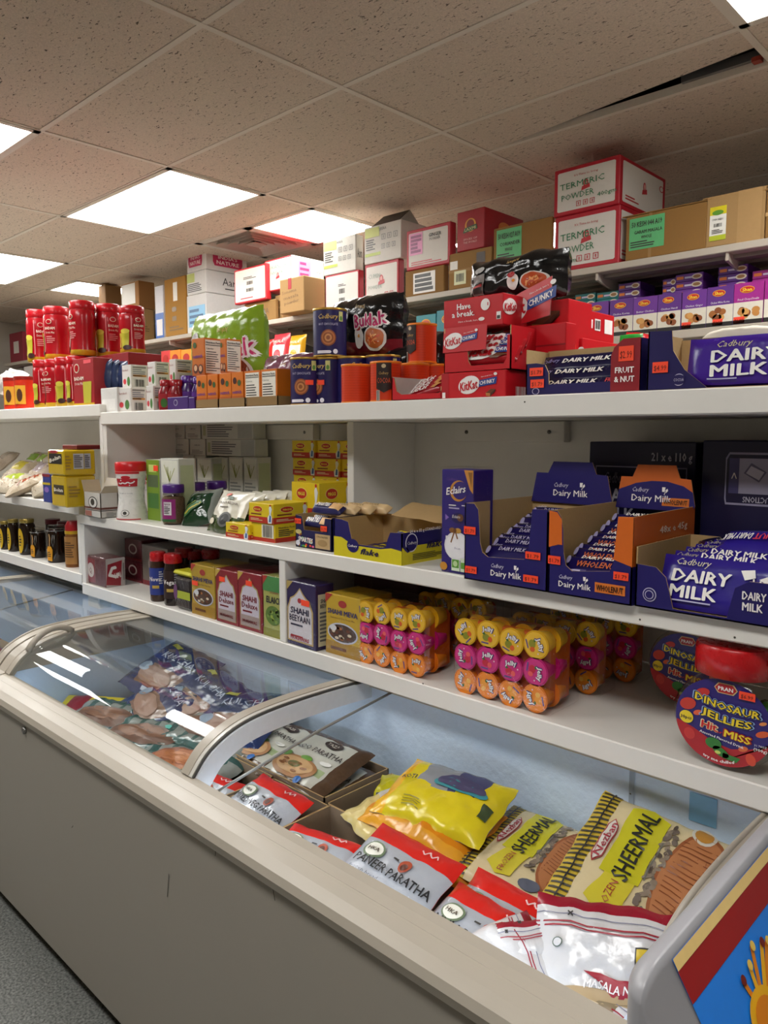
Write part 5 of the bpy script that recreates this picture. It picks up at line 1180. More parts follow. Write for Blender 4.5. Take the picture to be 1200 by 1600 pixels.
# bars stacked in steps towards the back
def stair(f, n, c, dc, lab, cat, grp, l, w_, x_off=0, base=.02):
    k = 0
    for i in range(n):
        y = f.y0+.035+i*(f.d-.09)/(n-1); z = MZ+.05+.010*i+base; z = min(z, MZ+f.h+.012)
        bar(lab % ['front', 'second', 'third', 'fourth', 'fifth', 'sixth', 'seventh', 'eighth', 'ninth'][i], cat, l, w_, .017, c, (f.cx+x_off+random.Random(i+int(l*1000)).uniform(-.004, .004), y, z+.004*(i % 2)), (R(50), R(-1), R(random.Random(i).uniform(-3, 3))), grp, dc, seed=100+i)
random.seed(3)
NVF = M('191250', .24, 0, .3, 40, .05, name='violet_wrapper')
def bar_dm(mb, F):
    mb.text(F, 'DAIRY MILK', .48, .66, .19, P('bdb6cf'), .44, bold=.01, shear=.2, layer=5); mb.text(F, 'Cadbury', .2, .86, .12, P('c9c2dc'), .18, shear=.3, layer=5); mb.ell(F, .07, .6, .045, .2, P('a9a2cc'), 4, 14); mb.ell(F, .92, .2, .06, .35, CH1, 4, 14)
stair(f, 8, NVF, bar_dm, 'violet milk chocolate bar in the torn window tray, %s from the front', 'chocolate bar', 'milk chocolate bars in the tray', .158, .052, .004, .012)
# wholenut tray
ORC = M('d0641a', .4, name='orange_card')
yb0 = atZ(852, 925, MZ).y
f = geo(atY(858, 840, yb0).x, atY(989, 850, yb0).x, yb0, .30, MZ, atY(852, 797, yb0).z-MZ); f2w = f
def _dm2(q, F):
    g = F.front
    q.poly(g, [(0, .56), (.06, .58), (.12, .60), (.17, .60), (.16, .9), (.10, .985), (0, 1)], ORC, 1); q.poly(g, [(.79, .50), (1, .44), (1, 1), (.83, .99), (.80, .62)], ORC, 1)
    dm_logo(q, g, .34, .15, .078); q.rect(g, .585, .10, .935, .215, P('d8742a'), 3); q.text(g, 'WHOLENUT', .76, .158, .07, P('2a1408'), .31, bold=.03, layer=5)
    r_ = F.right; q.rect(r_, 0, .42, 1, 1, ORC, 1); q.poly(r_, [(0, 0), (1, 0), (1, .55), (.7, .46), (.35, .42), (0, .44)], DM, 2)
    q.text(r_, '48x e 45g', .62, .80, .085, P('f3e2cf'), .46, bold=.02, layer=4); q.text(r_, 'STANDARD BARS', .60, .63, .085, P('f3e2cf'), .64, bold=.02, layer=4)
tr2 = tray('display_tray', 'orange and violet wholenut tray with an orange header card', 'display tray', f, DM, BROWN_IN, [(0, 0), (1, 0), (1, 1.0), (.82, .99), (.80, .5), (.75, .36), (.30, .30), (.22, .36), (.19, .5), (.175, .8), (.15, .93), (.10, 1), (0, 1)], 1, 1.0, .82, _dm2, [sticker('front', .0, .36, .16, .10, '$1.79'), sticker('front', .80, .28, .17, .09, '$1.79')], header=_hdr(1))
def bar_wn(mb, F):
    mb.text(F, 'WHOLENUT', .52, .52, .27, P('d0662a'), .60, bold=.02, shear=.2, layer=5); mb.text(F, 'DAIRY MILK', .5, .84, .16, KW, .5, bold=.03, shear=.2, layer=5); mb.ell(F, .06, .7, .04, .2, P('a9a2cc'), 4, 14); mb.ell(F, .90, .38, .055, .3, CH1, 4, 14); mb.ell(F, .93, .3, .03, .16, P('d0a868'), 5, 10); mb.rect(F, .1, .10, .38, .26, P('3a2f72'), 4, 2); mb.rect(F, .14, .15, .30, .21, P('c9c4e0'), 5, 2)
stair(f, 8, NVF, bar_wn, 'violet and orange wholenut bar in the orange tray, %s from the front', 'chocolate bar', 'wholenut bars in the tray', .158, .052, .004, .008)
# big 110 g tray at the right
yb0 = atZ(995, 948, MZ).y
x0 = atY(992, 900, yb0).x
f = geo(x0, x0+.40, yb0+.004, .26, MZ, .125)
def _dm3(q, F):
    g = F.front; q.ell(g, .075, .22, .034, .11, P('c9c4dc'), 3); q.ell(g, .075, .22, .030, .097, DM, 4); q.ell(g, .075, .22, .022, .07, P('c9c4dc'), 5); q.ell(g, .075, .22, .018, .058, DM, 6)
    q.text(g, 'DAIRY', .555, .42, .12, KW, .10, bold=.03, layer=4); q.text(g, 'MILK', .55, .26, .12, KW, .085, bold=.03, layer=4)
tray('display_tray', 'violet tray of large milk chocolate bars at the right end of the shelf', 'display tray', f, DM, BROWN_IN, [(0, 0), (1, 0), (1, .62), (.53, .62), (.47, .5), (.44, .05), (.19, .05), (.17, .3), (.15, .52), (.10, .66), (0, .68)], .95, .9, .95, _dm3)
VF = M('2a1c86', .25, 0, .3, 30, .06, name='royal_violet_foil')
def big110(mb, F):
    mb.text(F, 'Cadbury', .21, .86, .13, P('cfc6a8'), .22, shear=.35, layer=6); mb.text(F, 'DAIRY', .27, .60, .24, KW, .36, bold=.03, layer=6); mb.text(F, 'MILK', .24, .30, .24, KW, .29, bold=.03, layer=6); mb.lines(F, .08, .1, .5, .15, 1, P('b9b2d8'), 5)
    mb.poly(F, [(.50, .18), (.60, .34), (.70, .22), (.60, .04)], CH1, 5); mb.poly(F, [(.52, .19), (.60, .31), (.67, .22), (.6, .09)], P('7d4a26'), 6)
    mb.poly(F, [(.50, .80), (.58, .84), (.59, .70), (.53, .64)], KW, 5); mb.poly(F, [(.61, .68), (.67, .76), (.71, .66), (.66, .60)], KW, 5); mb.line(F, [(.58, .68), (.59, .36)], .003, KW, 5); mb.line(F, [(.62, .66), (.61, .36)], .003, KW, 5)
    mb.rect(F, .80, .60, .90, .90, P('e2e0c8'), 5); mb.ell(F, .85, .62, .05, .1, P('7a9a3a'), 6); mb.text(F, '100%', .85, .80, .06, INK, .08, bold=.03, layer=7); mb.text(F, 'COCOA', .85, .72, .05, INK, .08, layer=7)
def big110b(mb, F):
    mb.text(F, 'DAIRY MILK', .36, .88, .13, KW, .34, bold=.03, layer=6); mb.text(F, 'Cadbury', .1, .88, .1, P('b9b08a'), .14, shear=.35, layer=6)
Lb = .30
for i in range(6):
    bar('large violet milk chocolate bar in right tray, %s from front' % ['first', 'second', 'third', 'fourth', 'fifth', 'sixth'][i], 'chocolate bar', Lb, .105, .014, VF, (f.x0+.185+.008*i, f.y0+.036+.024*i, MZ+.054+.0085*i), (R(66-8*i), 0, 0), 'large milk chocolate bars', big110 if i == 0 else big110b, seed=130+i)
def fnbar(mb, F): mb.text(F, 'FRUIT & NUT', .42, .45, .3, P('e0404c'), .36, bold=.03, shear=-.2, rot=math.pi, layer=6); mb.text(F, 'DAIRY MILK', .12, .45, .3, KW, .2, bold=.03, rot=math.pi, layer=6)
bar('violet fruit and nut bar lying upside down on top of the large bars', 'chocolate bar', .28, .085, .016, VF, (f.x0+.245, f.y0+.15, MZ+.133), (R(22), R(-4), R(-4)), 'large milk chocolate bars', fnbar, seed=141)
bar('dark violet bar lying flat across the back of the right tray', 'chocolate bar', .24, .09, .015, NV2, (f.x0+.155, f.y0+.205, MZ+.118), (R(15), R(-10), R(6)), 'large milk chocolate bars', None, seed=142)
# cases against the back panel
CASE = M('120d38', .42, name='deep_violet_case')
f = fit(921, 1088, 690, MZ, Y=1.80, d=.17)
def _case(mb, F):
    g = F.front; lw = P('8f8ba8')
    for (a_, b_, c_, d_) in ((.07, .30, .93, .31), (.07, .80, .93, .81)): mb.rect(g, a_, b_, c_, d_, lw, 2)
    for u in (.07, .92): mb.rect(g, u, .30, u+.01, .81, lw, 2)
    mb.text(g, '21 x e 110 g', .79, .89, .065, P('b9b6c4'), .36, bold=.025); mb.text(g, 'Cadbury', .28, .72, .09, P('8a8498'), .24, shear=.35); mb.text(g, 'DAIRY', .34, .58, .11, P('c2bfcc'), .40, bold=.03); mb.text(g, 'MILK', .30, .43, .11, P('c2bfcc'), .32, bold=.03)
    mb.bars(g, .14, .04, .40, .26, P('b9b6c4'), 2, 12)
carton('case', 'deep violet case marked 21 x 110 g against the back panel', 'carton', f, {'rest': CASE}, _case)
f = fit(1098, 1290, 688, MZ, Y=1.76, d=.21)
def _case2(mb, F):
    g = F.front; lw = P('9a96b4')
    mb.poly(g, [(.22, .56), (.9, .56), (.9, .92), (.24, .92), (.21, .88), (.21, .6)], lw, 2); mb.poly(g, [(.228, .575), (.9, .575), (.9, .905), (.245, .905), (.222, .87), (.222, .61)], CASE, 3)
    mb.poly(g, [(.255, .64), (.58, .64), (.6, .67), (.6, .85), (.57, .88), (.26, .88), (.245, .85), (.245, .67)], P('a9a6c0'), 4); mb.rect(g, .245, .64, .33, .88, P('4a467a'), 5); mb.line(g, [(.27, .74), (.29, .78), (.31, .74)], .002, KW, 6)
    mb.poly(g, [(.37, .78), (.5, .72), (.56, .79), (.43, .85)], P('6a6684'), 5); mb.poly(g, [(.39, .78), (.5, .735), (.54, .79), (.43, .83)], P('c9c6d8'), 6)
    mb.text(g, 'INSTRUCTIONS', .55, .60, .04, P('c2bfd0'), .36, bold=.02, rot=math.pi, layer=5)
    mb.rect(g, .36, .34, .8, .38, P('b9b6c4'), 2); mb.text(g, '2  2', .52, .36, .025, INK, .1, rot=math.pi, layer=4); mb.rect(g, .37, .05, .9, .32, P('b9b6c4'), 2); mb.bars(g, .38, .05, .9, .32, P('1a1440'), 3, 22)
    mb.rect(g, .08, .0, .085, .1, lw, 2); mb.rect(g, .08, .09, .5, .1, lw, 2)
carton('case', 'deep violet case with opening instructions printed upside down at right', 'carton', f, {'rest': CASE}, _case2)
# flake tray
YEL2 = M('d8c81e', .4, name='yellow_card')
yb0 = atZ(523, 867, MZ).y
f = geo(atY(522, 840, yb0).x, atY(628, 850, yb0).x, yb0, .20, MZ, atY(522, 810, yb0).z-MZ)
def _flk(q, F):
    g = F.front; q.poly(g, [(0, 0), (1, 0), (1, .36), (.85, .40), (.7, .34), (.3, .34), (.12, .52), (0, .52)], YEL2, 1); q.ell(g, .30, .33, .09, .18, DM, 3); q.text(g, 'Cadbury', .30, .33, .07, KW, .14, shear=.3, layer=5); q.text(g, 'flake', .55, .22, .16, P('1a1440'), .26, bold=.03, shear=.3, layer=4)
    r_ = F.right; q.rect(r_, 0, 0, 1, .46, YEL2, 1); q.ell(r_, .18, .55, .12, .24, P('e8e4ee'), 2); q.ell(r_, .18, .55, .105, .21, DM, 3); q.text(r_, 'Cadbury', .18, .55, .08, KW, .18, shear=.3, layer=5); q.poly(r_, [(.0, .46), (.1, .3), (.22, .36), (.3, .46)], DM, 2)
    q.text(r_, 'flake', .66, .44, .18, P('1a1440'), .36, bold=.03, shear=.3, layer=4); q.text(r_, '24 x e 32 g STANDARD BARS', .54, .84, .08, KW, .80, bold=.02, layer=4); q.lines(r_, .2, .08, .9, .26, 4, P('6a6420'), 3)
tray('display_tray', 'yellow and violet chocolate tray with a torn brown back', 'display tray', f, DM, BROWN_IN, [(0, 0), (1, 0), (1, .82), (.84, .80), (.80, .60), (.78, .42), (.72, .38), (.34, .38), (.28, .45), (.25, .7), (.22, .95), (.12, 1), (0, 1)], 1, .82, 1.0, _flk)
def bar_fl(mb, F): mb.rect(F, .05, .3, .95, .7, P('1d1656'), 4); mb.text(F, 'flake', .5, .5, .3, P('e8d81e'), .3, bold=.03, shear=.3, layer=6)
for k in range(5):
    bar('yellow chocolate bar lying flat in the yellow violet tray, %s from the front' % ['first', 'second', 'third', 'fourth', 'fifth'][k], 'chocolate bar', .145, .028, .018, FO('d8c41e'), (f.cx-.01+.004*(k % 2), f.y0+.03+.03*k, MZ+.013), (R(12), 0, R(2*k-4)), 'yellow bars lying flat', bar_fl, seed=150+k)
bar('yellow chocolate bar raised at the back of the yellow violet tray', 'chocolate bar', .12, .035, .022, FO('d8c41e'), (f.cx+.055, f.y0+.13, MZ+.045), (R(45), R(8), R(6)), None, bar_fl, seed=156)
b = Bag(.22, .10, .004, lambda u, v: CB('a98a5c'), seed=160, wr=.006, nu=20, nv=10)
put(b.mb, 'torn_card', 'torn brown card lid curling behind the yellow violet tray', 'card', (f.cx+.07, f.y0+.19, MZ+.118), (R(18), R(3), R(4)))
# smarties
yb0 = atZ(463, 854, MZ).y
f = geo(atY(462, 830, yb0).x, atY(520, 840, yb0).x-.004, yb0, .13, MZ, atY(462, 803, yb0).z-MZ)
MIX = ('e8402a', 'f0a01e', '3a8ad8', '4aa84a', 'e86a9a', 'f2d83a')
def _sm(q, F):
    g = F.front; rd = random.Random(8)
    for k in range(16): q.ell(g, rd.uniform(.04, .5), rd.uniform(.05, .42), .03, .035, P(rd.choice(MIX)), 2, 12)
    q.text(g, 'SMARTIES', .30, .26, .15, KW, .40, bold=.04, rot=-.05, layer=5); q.rect(g, .56, .05, .96, .48, P('c2a476'), 2); q.text(g, "I'M PAPER", .76, .40, .06, P('4a3a22'), .3, layer=4); q.ell(g, .76, .22, .13, .10, P('a88a5c'), 3); q.ell(g, .08, .14, .06, .08, P('d8d8e2'), 4); q.ell(g, .1, .48, .09, .07, P('c8b878'), 4)
tray('display_tray', 'small navy sweets tray between the yellow boxes and the yellow violet tray', 'display tray', f, P('1c1a4e'), BROWN_IN, [(0, 0), (1, 0), (1, .96), (.82, .96), (.76, .55), (.24, .55), (.18, .95), (0, .98)], 1, 1, 1, _sm, [sticker('front', .0, .72, .18, .16, '$1.79'), sticker('front', .72, .58, .17, .16, '$1.79')])
def tube_sm(mb, F): mb.text(F, 'SMARTIES', .40, .5, .5, KW, .5, bold=.04, layer=5); mb.rect(F, .68, .1, .98, .9, P('e0b27a'), 4); [mb.ell(F, .08+.05*k, .3+.3*(k % 2), .02, .12, P(MIX[k % 6]), 4, 10) for k in range(4)]
for k in range(2): bar('navy sweet tube lying in the small navy tray, %s' % ['front', 'back'][k], 'sweet tube', .115, .030, .022, P('201c58'), (f.cx, f.y0+.025+.03*k, MZ+.075+.004*k), (R(50), 0, 0), 'sweet tubes', tube_sm, seed=170+k)
for k in range(4):
    def dc(mb, F, k=k):
        if k == 0: tube_sm(mb, F)
        else: mb.text(F, "I'M PAPER", .5, .5, .3, P('6a4a22'), .5, layer=5); mb.lines(F, .2, .1, .8, .3, 2, P('8a6a3a'), 4)
    bar(['navy sweet tube on top of the small navy tray', 'cream sweet tube second on top of the small navy tray', 'cream sweet tube third on top of the small navy tray', 'cream sweet tube last on top of the small navy tray'][k], 'sweet tube', .125, .032, .024, P('201c58' if k == 0 else 'd8b98a'), (f.cx+.03+.028*k, f.y0+.035+.035*k, MZ+f.h+.017), (R(30), R(0), R(-2)), 'sweet tubes on top', dc, seed=174+k)
# stock cube boxes
MY = P('e2c51e'); MR = P('b8301e')
def maggi(mb, F):
    for g in (F.front, F.right):
        mb.rect(g, 0, 0, 1, .32, MR, 1); mb.ell(g, .38, .70, .20, .16, P('e8d87a'), 2); mb.ell(g, .38, .70, .18, .14, P('c0281e'), 3); mb.text(g, 'MAGGI', .38, .70, .10, P('f2e04a'), .24, bold=.03, layer=5); mb.lines(g, .1, .38, .75, .5, 1, P('7a2a1a'), 2); mb.lines(g, .08, .1, .6, .24, 2, P('e8d0a0'), 2)
        mb.poly(g, [(.80, .02), (.95, .02), (.97, .3), (.92, .5), (.97, .75), (.9, .95), (.84, .8), (.86, .5), (.78, .3)], P('dfe2e2'), 3); mb.poly(g, [(.84, .1), (.92, .1), (.93, .4), (.87, .45)], P('3a6aa8'), 4); mb.ell(g, .90, .93, .035, .05, P('c0281e'), 4)
def cube(lb, x0, x1, y0, d, z, h, grp, dec=maggi):
    return carton('stock_cube_box', lb, 'box', geo(x0, x1, y0, d, z, h), {'rest': MY}, dec, group=grp, bev=.001)
yb0 = atZ(393, 843, MZ).y; xa, xb = atY(391, 820, yb0).x, atY(429, 830, yb0).x; h_ = .052
def maggi_back(mb, F):
    mb.rect(F.front, 0, 0, 1, .2, MR, 1); mb.bars(F.front, .5, .25, .9, .9, INK, 3); mb.rect(F.front, .45, .22, .95, .95, P('e8e4d0'), 2); g = F.right; mb.rect(g, 0, 0, 1, .25, MR, 1); mb.text(g, 'Nutrition Facts', .35, .8, .1, INK, .5, bold=.02); mb.lines(g, .1, .3, .6, .7, 4, INK)
cube('yellow stock cube box with a barcode, under the front corner box', xa+.004, xb, yb0+.002, .13, MZ, .058, 'front stock cube boxes', maggi_back)
cube('yellow stock cube box stacked at the front corner', xa, xb, yb0-.004, .14, MZ+.059, .062, 'front stock cube boxes')
yb1 = atZ(354, 838, MZ).y
cube('small yellow stock cube box left of the front corner boxes', atY(353, 830, yb1).x, atY(390, 830, yb1).x-.002, yb1, .09, MZ, .048, 'front stock cube boxes')
k = 0; Yk = 1.80
xs_ = [(443, 479), (482, 515), (518, 545)]
wM = atY(479, 700, Yk).x-atY(444, 700, Yk).x
X0 = -1.805-3*wM
zr = MZ; hs = atY(482, 682, Yk).z-atY(482, 709, Yk).z
nm = ['first', 'second', 'third', 'fourth', 'fifth', 'sixth']
nrow = int((atY(482, 683, Yk).z-MZ)/(hs+.001))
for r_ in range(nrow):
    for c_ in range(3):
        cube('yellow stock cube box, back stack, %s from left in the %s row down' % (nm[c_], nm[nrow-1-r_]), X0+c_*(wM+.001), X0+c_*(wM+.001)+wM, Yk+.003*((r_*7+c_*3) % 4), .16, MZ+r_*(hs+.001), hs, 'stock cube boxes in the back stack')
f = fit(463, 506, 752, MZ, Y=1.66, d=.12); zb = atY(463, 777, 1.66).z; zz0 = zb
cube('large yellow stock cube box in front of the back stack', f.x0, f.x1, 1.645, .14, MZ+.001, f.h-.001 if f.h < .05 else .052, 'stock cube boxes in front of the stack')
cube('large yellow stock cube box on top, in front of the back stack', f.x0, f.x1, 1.64, .14, MZ+.055, max(.04, f.h-.055), 'stock cube boxes in front of the stack')
# herb boxes
HB = P('c9c9bf')
def herb(mb, F):
    g = F.front; mb.rect(g, .05, .62, .95, .97, P('dcdccc'), 1); rd = random.Random(3)
    for k in range(6): mb.line(g, [(.5, .64), (.5+rd.uniform(-.3, .3), .70+rd.uniform(.1, .22))], .0035, P('9aa04a'), 2)
    mb.lines(g, .08, .06, .92, .58, 9, P('8a8c88'), 2)
    r_ = F.right; mb.rect(r_, .1, .1, .9, .9, P('b9c29a'), 1)
def herb_green(mb, F):
    herb(mb, F); g = F.left
Yh = atZ(229, 811, MZ).y
def gbox(mb, F):
    g = F.front; mb.rect(g, 0, 0, 1, 1, P('7a9a2e'), 1); mb.rect(g, .1, .55, .9, .75, P('5a6a4a'), 2); mb.rect(g, .1, .2, .9, .45, P('4a7a3a'), 2); mb.rect(g, .2, .8, .8, .92, P('c8d87a'), 2)
f = fit(229, 249, 718, MZ, Y=Yh, d=.07); carton('herb_box', 'green fronted herb box at the left end of the grey boxes', 'box', f, {'rest': HB}, gbox, [sticker('front', .6, .82, .35, .09, '')], bev=.001)
cols6 = [(251, 279), (282, 306), (308, 331), (334, 356), (358, 379), (381, 402)]
for k, (a_, b_) in enumerate(cols6):
    f = fit(a_, b_, [716, 715.5, 715.5, 714, 714, 714][k], MZ, Y=[Yh+.004, Yh+.30, Yh+.302, 1.88, 1.882, 1.88][k], d=.07); carton('herb_box', 'grey herb box standing in the bottom row, %s from the left' % nm[k], 'box', f, {'rest': HB}, herb, group='grey herb boxes in the bottom row', bev=.001)
zt1 = MZ+f.h
for k in range(2): carton('herb_box', 'grey herb box in the hidden back row, %s from the left' % nm[k], 'box', geo(f.x0-(f.w+.003)*(5-k)+.0, f.x1-(f.w+.003)*(5-k), 1.885, .07, MZ, f.h), {'rest': HB}, herb, group='grey herb boxes in the bottom row', bev=.001)
def herb_end(mb, F): mb.lines(F.front, .15, .08, .9, .35, 3, P('8f8f8a'), 2); mb.text(F.front, 'HESH', .5, .62, .1, INK, .35)
def herb_long(mb, F): mb.rect(F.front, .72, .05, .98, .95, P('aeb0ac'), 1); mb.lines(F.front, .12, .1, .66, .9, 6, P('6a6c70'), 2); mb.rect(F.front, .03, .2, .09, .8, P('a9b088'), 2)
hh1 = atY(271, 688, 1.885).z-atY(271, 712, 1.885).z
for r_, cs in ((0, ((270, 295, herb_end), (297, 321, herb_end), (323, 399, herb_long))), (1, ((264, 289, herb_end), (291, 314, herb_end), (316, 396, herb_long)))):
    for k, (a_, b_, dc) in enumerate(cs):
        f = fit(a_, b_, 690, zt1+.001+r_*(hh1+.001), Y=1.885, d=.065); f.h = hh1
        carton('herb_box', 'grey herb box laid flat, %s in the %s row' % (['left', 'middle', 'long one'][k], ['second', 'top'][r_]), 'box', f, {'rest': HB}, dc, group='grey herb boxes laid flat', bev=.001)
# jars with violet lids
GLJ = film('jar_plastic', (.9, .87, .82), .9, .05, 0)
def spice_jar(lb, x, yt, yb, wpx):
    Y = atZ(x, yt, MZ+.150).y; c = atY(x, yt, Y); h = .150; r = .043
    t_ = thing('spice_jar', lb, 'jar', (c.x, Y+r*.6, MZ), 0, 'spice jars with violet lids')
    q = MB(); q.lathe([(r*.95, 0), (r, .004), (r, h*.66), (r*.93, h*.74), (r*.86, h*.79)], GLJ, 28); q.build('jar_body', t_)
    q = MB(); q.lathe([(r*.92, .004), (r*.95, .008), (r*.95, h*.64), (r*.8, h*.70)], M('6a5440', .9, 0, .8, 120, .3), 20); q.build('contents', t_)
    q = MB(); q.lathe([(r*.90, h*.79), (r*.93, h*.81), (r*.93, h*.97), (r*.86, h)], M('4a1f7a', .3), 30, wob=.008); q.build('lid', t_)
    q = MB(); F = Round(r+.0006, h*.08, h*.56, -62, 78); q.rect(F, 0, 0, 1, 1, P('8a1f6e'), 1); q.rect(F, .22, .3, .75, .88, P('dcd8dc'), 3); q.text(F, 'Spice', .48, .8, .1, P('6a1f5a'), .4, bold=.02, layer=5); q.lines(F, .27, .35, .7, .7, 5, INK, 5); q.rect(F, 0, 0, 1, .12, P('2a5a2e'), 3); q.build('label', t_)
for a_ in (('clear spice jar with a violet lid, nearest on the shelf edge', 261, 757, 822, 37), ('clear spice jar with a violet lid in the middle of three', 295, 754, 808, 33), ('clear spice jar with a violet lid furthest right, by the herb boxes', 330, 752, 800, 32)): spice_jar(*a_)
# pouches leaning on the jars
def kat(u, v): return FO('dad6c6') if v > .40 - .10*math.sin(u*3.1) else FO('3a4a26')
f_ = atZ(345, 835, MZ)
b = Bag(.19, .155, .03, kat, seed=181, wr=.005)
b.mb.rect(b, .30, .84, .46, .90, P('d8583a'), 4); b.mb.text(b, 'KATHA ARITHA', .5, .66, .06, P('4a3a26'), .62, bold=.02, layer=5); b.mb.lines(b, .3, .54, .7, .58, 1, P('5a4a36'), 4); b.mb.ell(b, .56, .28, .17, .17, P('6a6c6a'), 4); b.mb.ell(b, .56, .28, .12, .12, P('3a3c3c'), 5); b.mb.ell(b, .18, .2, .08, .07, P('d8cfb8'), 4); b.mb.rect(b, .42, .74, .60, .82, P('6a7a6a'), 4)
put(b.mb, 'hair_powder_pouch', 'cream and olive pouch leaning back beside the small yellow box', 'pouch', (f_.x-.005, f_.y+.045, MZ+.072), (R(62), 0, R(-2)))
for k in range(4):
    b = Bag(.15, .15, .025, lambda u, v: FO('d2cebe') if v > .4 else FO('2a4a2a'), seed=183+k, wr=.006, nu=14, nv=14)
    put(b.mb, 'hair_powder_pouch', 'cream pouch leaning in the row behind the olive one, %s' % nm[k+1], 'pouch', (f_.x+.02+.022*k, f_.y+.085+.03*k, MZ+.070+.002*k), (R(60), 0, R(-3)), 'cream pouches leaning in a row')
g_ = atZ(300, 822, MZ)
def dkg(u, v): return M('1c3a24', .15, 0, .4, 40) if .12 < u < .9 and v < .8 else M('8a908a', .12, 0, .5, 40)
b = Bag(.15, .16, .05, dkg, seed=190, wr=.008)
b.mb.poly(b, [(.2, .2), (.7, .5), (.62, .62), (.15, .35)], P('2f6a32'), 5); b.mb.line(b, [(.2, .28), (.65, .52)], .005, P('c9b23a'), 6); b.mb.line(b, [(.18, .42), (.5, .58)], .004, P('8a9a3a'), 6)
put(b.mb, 'herb_pouch', 'dark green shiny pouch slumped in front of the violet lidded jars', 'pouch', (g_.x-.01, g_.y+.05, MZ+.06), (R(50), R(-12), R(20)))
# isabgol bottles, open white carton
def isab(lb, x, yt, yb, wpx, face):
    Y = atZ(x, yb, MZ).y; c = atY(x, yb, Y); h = atY(x, yt, Y).z-MZ; r = wpx/2/FPX*(c-Vector((0, 0, CAM_H))).dot(_F)
    t_ = thing('husk_bottle', lb, 'bottle', (c.x, Y+r*.5, MZ), 0, 'white waisted bottles'); pr = [(r*.98, 0), (r, .006), (r*.98, h*.10), (r*.86, h*.28), (r*.82, h*.42), (r*.88, h*.62), (r*.96, h*.74), (r*.98, h*.84)]
    rr = lambda v: next((p0[0]+(p1[0]-p0[0])*(v*h-p0[1])/(p1[1]-p0[1]) for p0, p1 in zip(pr[:-1], pr[1:]) if p0[1] <= v*h <= p1[1]), r*.98)
    q = MB(); q.lathe(pr, M('e4e1dc', .28), 34); F = Round(rr, 0, h, face, 130)
    q.rect(F, 0, .80, 1, .835, P('c2242e'), 2); q.rect(F, .25, .585, .95, .72, P('b8202c'), 3); q.ell(F, .6, .74, .14, .03, P('b8202c'), 4)
    q.line(F, [(.35, .645), (.42, .63), (.5, .65), (.58, .635), (.66, .66), (.74, .64), (.82, .655), (.86, .68)], .005, KW, 6); q.line(F, [(.44, .68), (.46, .70)], .004, KW, 6); q.line(F, [(.7, .6), (.72, .615)], .004, KW, 6)
    q.text(F, 'Ispaghol husk', .55, .47, .02, P('6a6a70'), .5, layer=4); q.ell(F, .55, .13, .13, .055, INK, 3); q.ell(F, .55, .13, .115, .048, P('e4e1dc'), 4); q.ell(F, .55, .13, .06, .03, INK, 5, 10); q.lines(F, .02, .28, .14, .7, 12, P('6a6a6a'), 3); q.bars(F, .0, .05, .14, .2, INK, 3, 7); q.rect(F, 0, .012, 1, .03, P('c2242e'), 2)
    q.build('bottle_body', t_); q = MB(); q.lathe([(r*.99, h*.84), (r*1.0, h*.87), (r*1.0, h*.98), (r*.93, h)], M('c8161e', .3), 34, wob=.006); q.build('cap', t_)
isab('white waisted bottle with a red cap standing by the open white carton', 196, 722, 812, 47, -62)
isab('second white waisted bottle hidden behind the first', 222, 724, 800, 42, -62)
f = fit(132, 157, 768, MZ, yb=806, d=.075)
def _opn(q, F):
    g = F.front; q.ell(g, .55, .6, .28, .24, INK, 2); q.ell(g, .55, .6, .24, .20, P('dcd9d4'), 3); q.ell(g, .55, .62, .12, .14, INK, 4, 10); q.rect(g, 0, .34, 1, .42, P('6a3a30'), 2); q.rect(g, 0, .28, 1, .31, P('2a2422'), 2); q.rect(g, .05, .05, .45, .25, P('a86a5a'), 2)
    r_ = F.right; q.rect(r_, 0, .34, 1, .42, P('6a3a30'), 2); q.rect(r_, 0, .28, 1, .31, P('2a2422'), 2); q.lines(r_, .3, .05, .9, .22, 4, P('8a8a8a'), 2)
rO = tray('open_carton', 'small open white carton with its flaps up at the left end of the shelf', 'carton', f, P('cfcbc4'), P('c9c0b0'), [(0, 0), (1, 0), (1, 1), (0, 1)], 1, 1, 1, _opn)
for (nm_, ax, x, y, a_, wd, ln) in (('flap', 'Y', -f.w/2, 0, -112, f.d, .05), ('flap', 'X', 0, f.d/2, 62, f.w, .06), ('flap', 'Y', f.w/2, 0, -38, f.d, .05)):
    q = MB(); q.X = Matrix.Translation((x, y, f.h)) @ Matrix.Rotation(R(a_), 4, ax)
    if ax == 'Y': q.box(0, ln, -wd/2, wd/2, -.001, .001, P('cfcbc4'), 0, {'bottom': P('b9a88c')})
    else: q.box(-wd/2, wd/2, 0, ln, -.001, .001, P('c9c0b0'))
    q.build(nm_, rO)
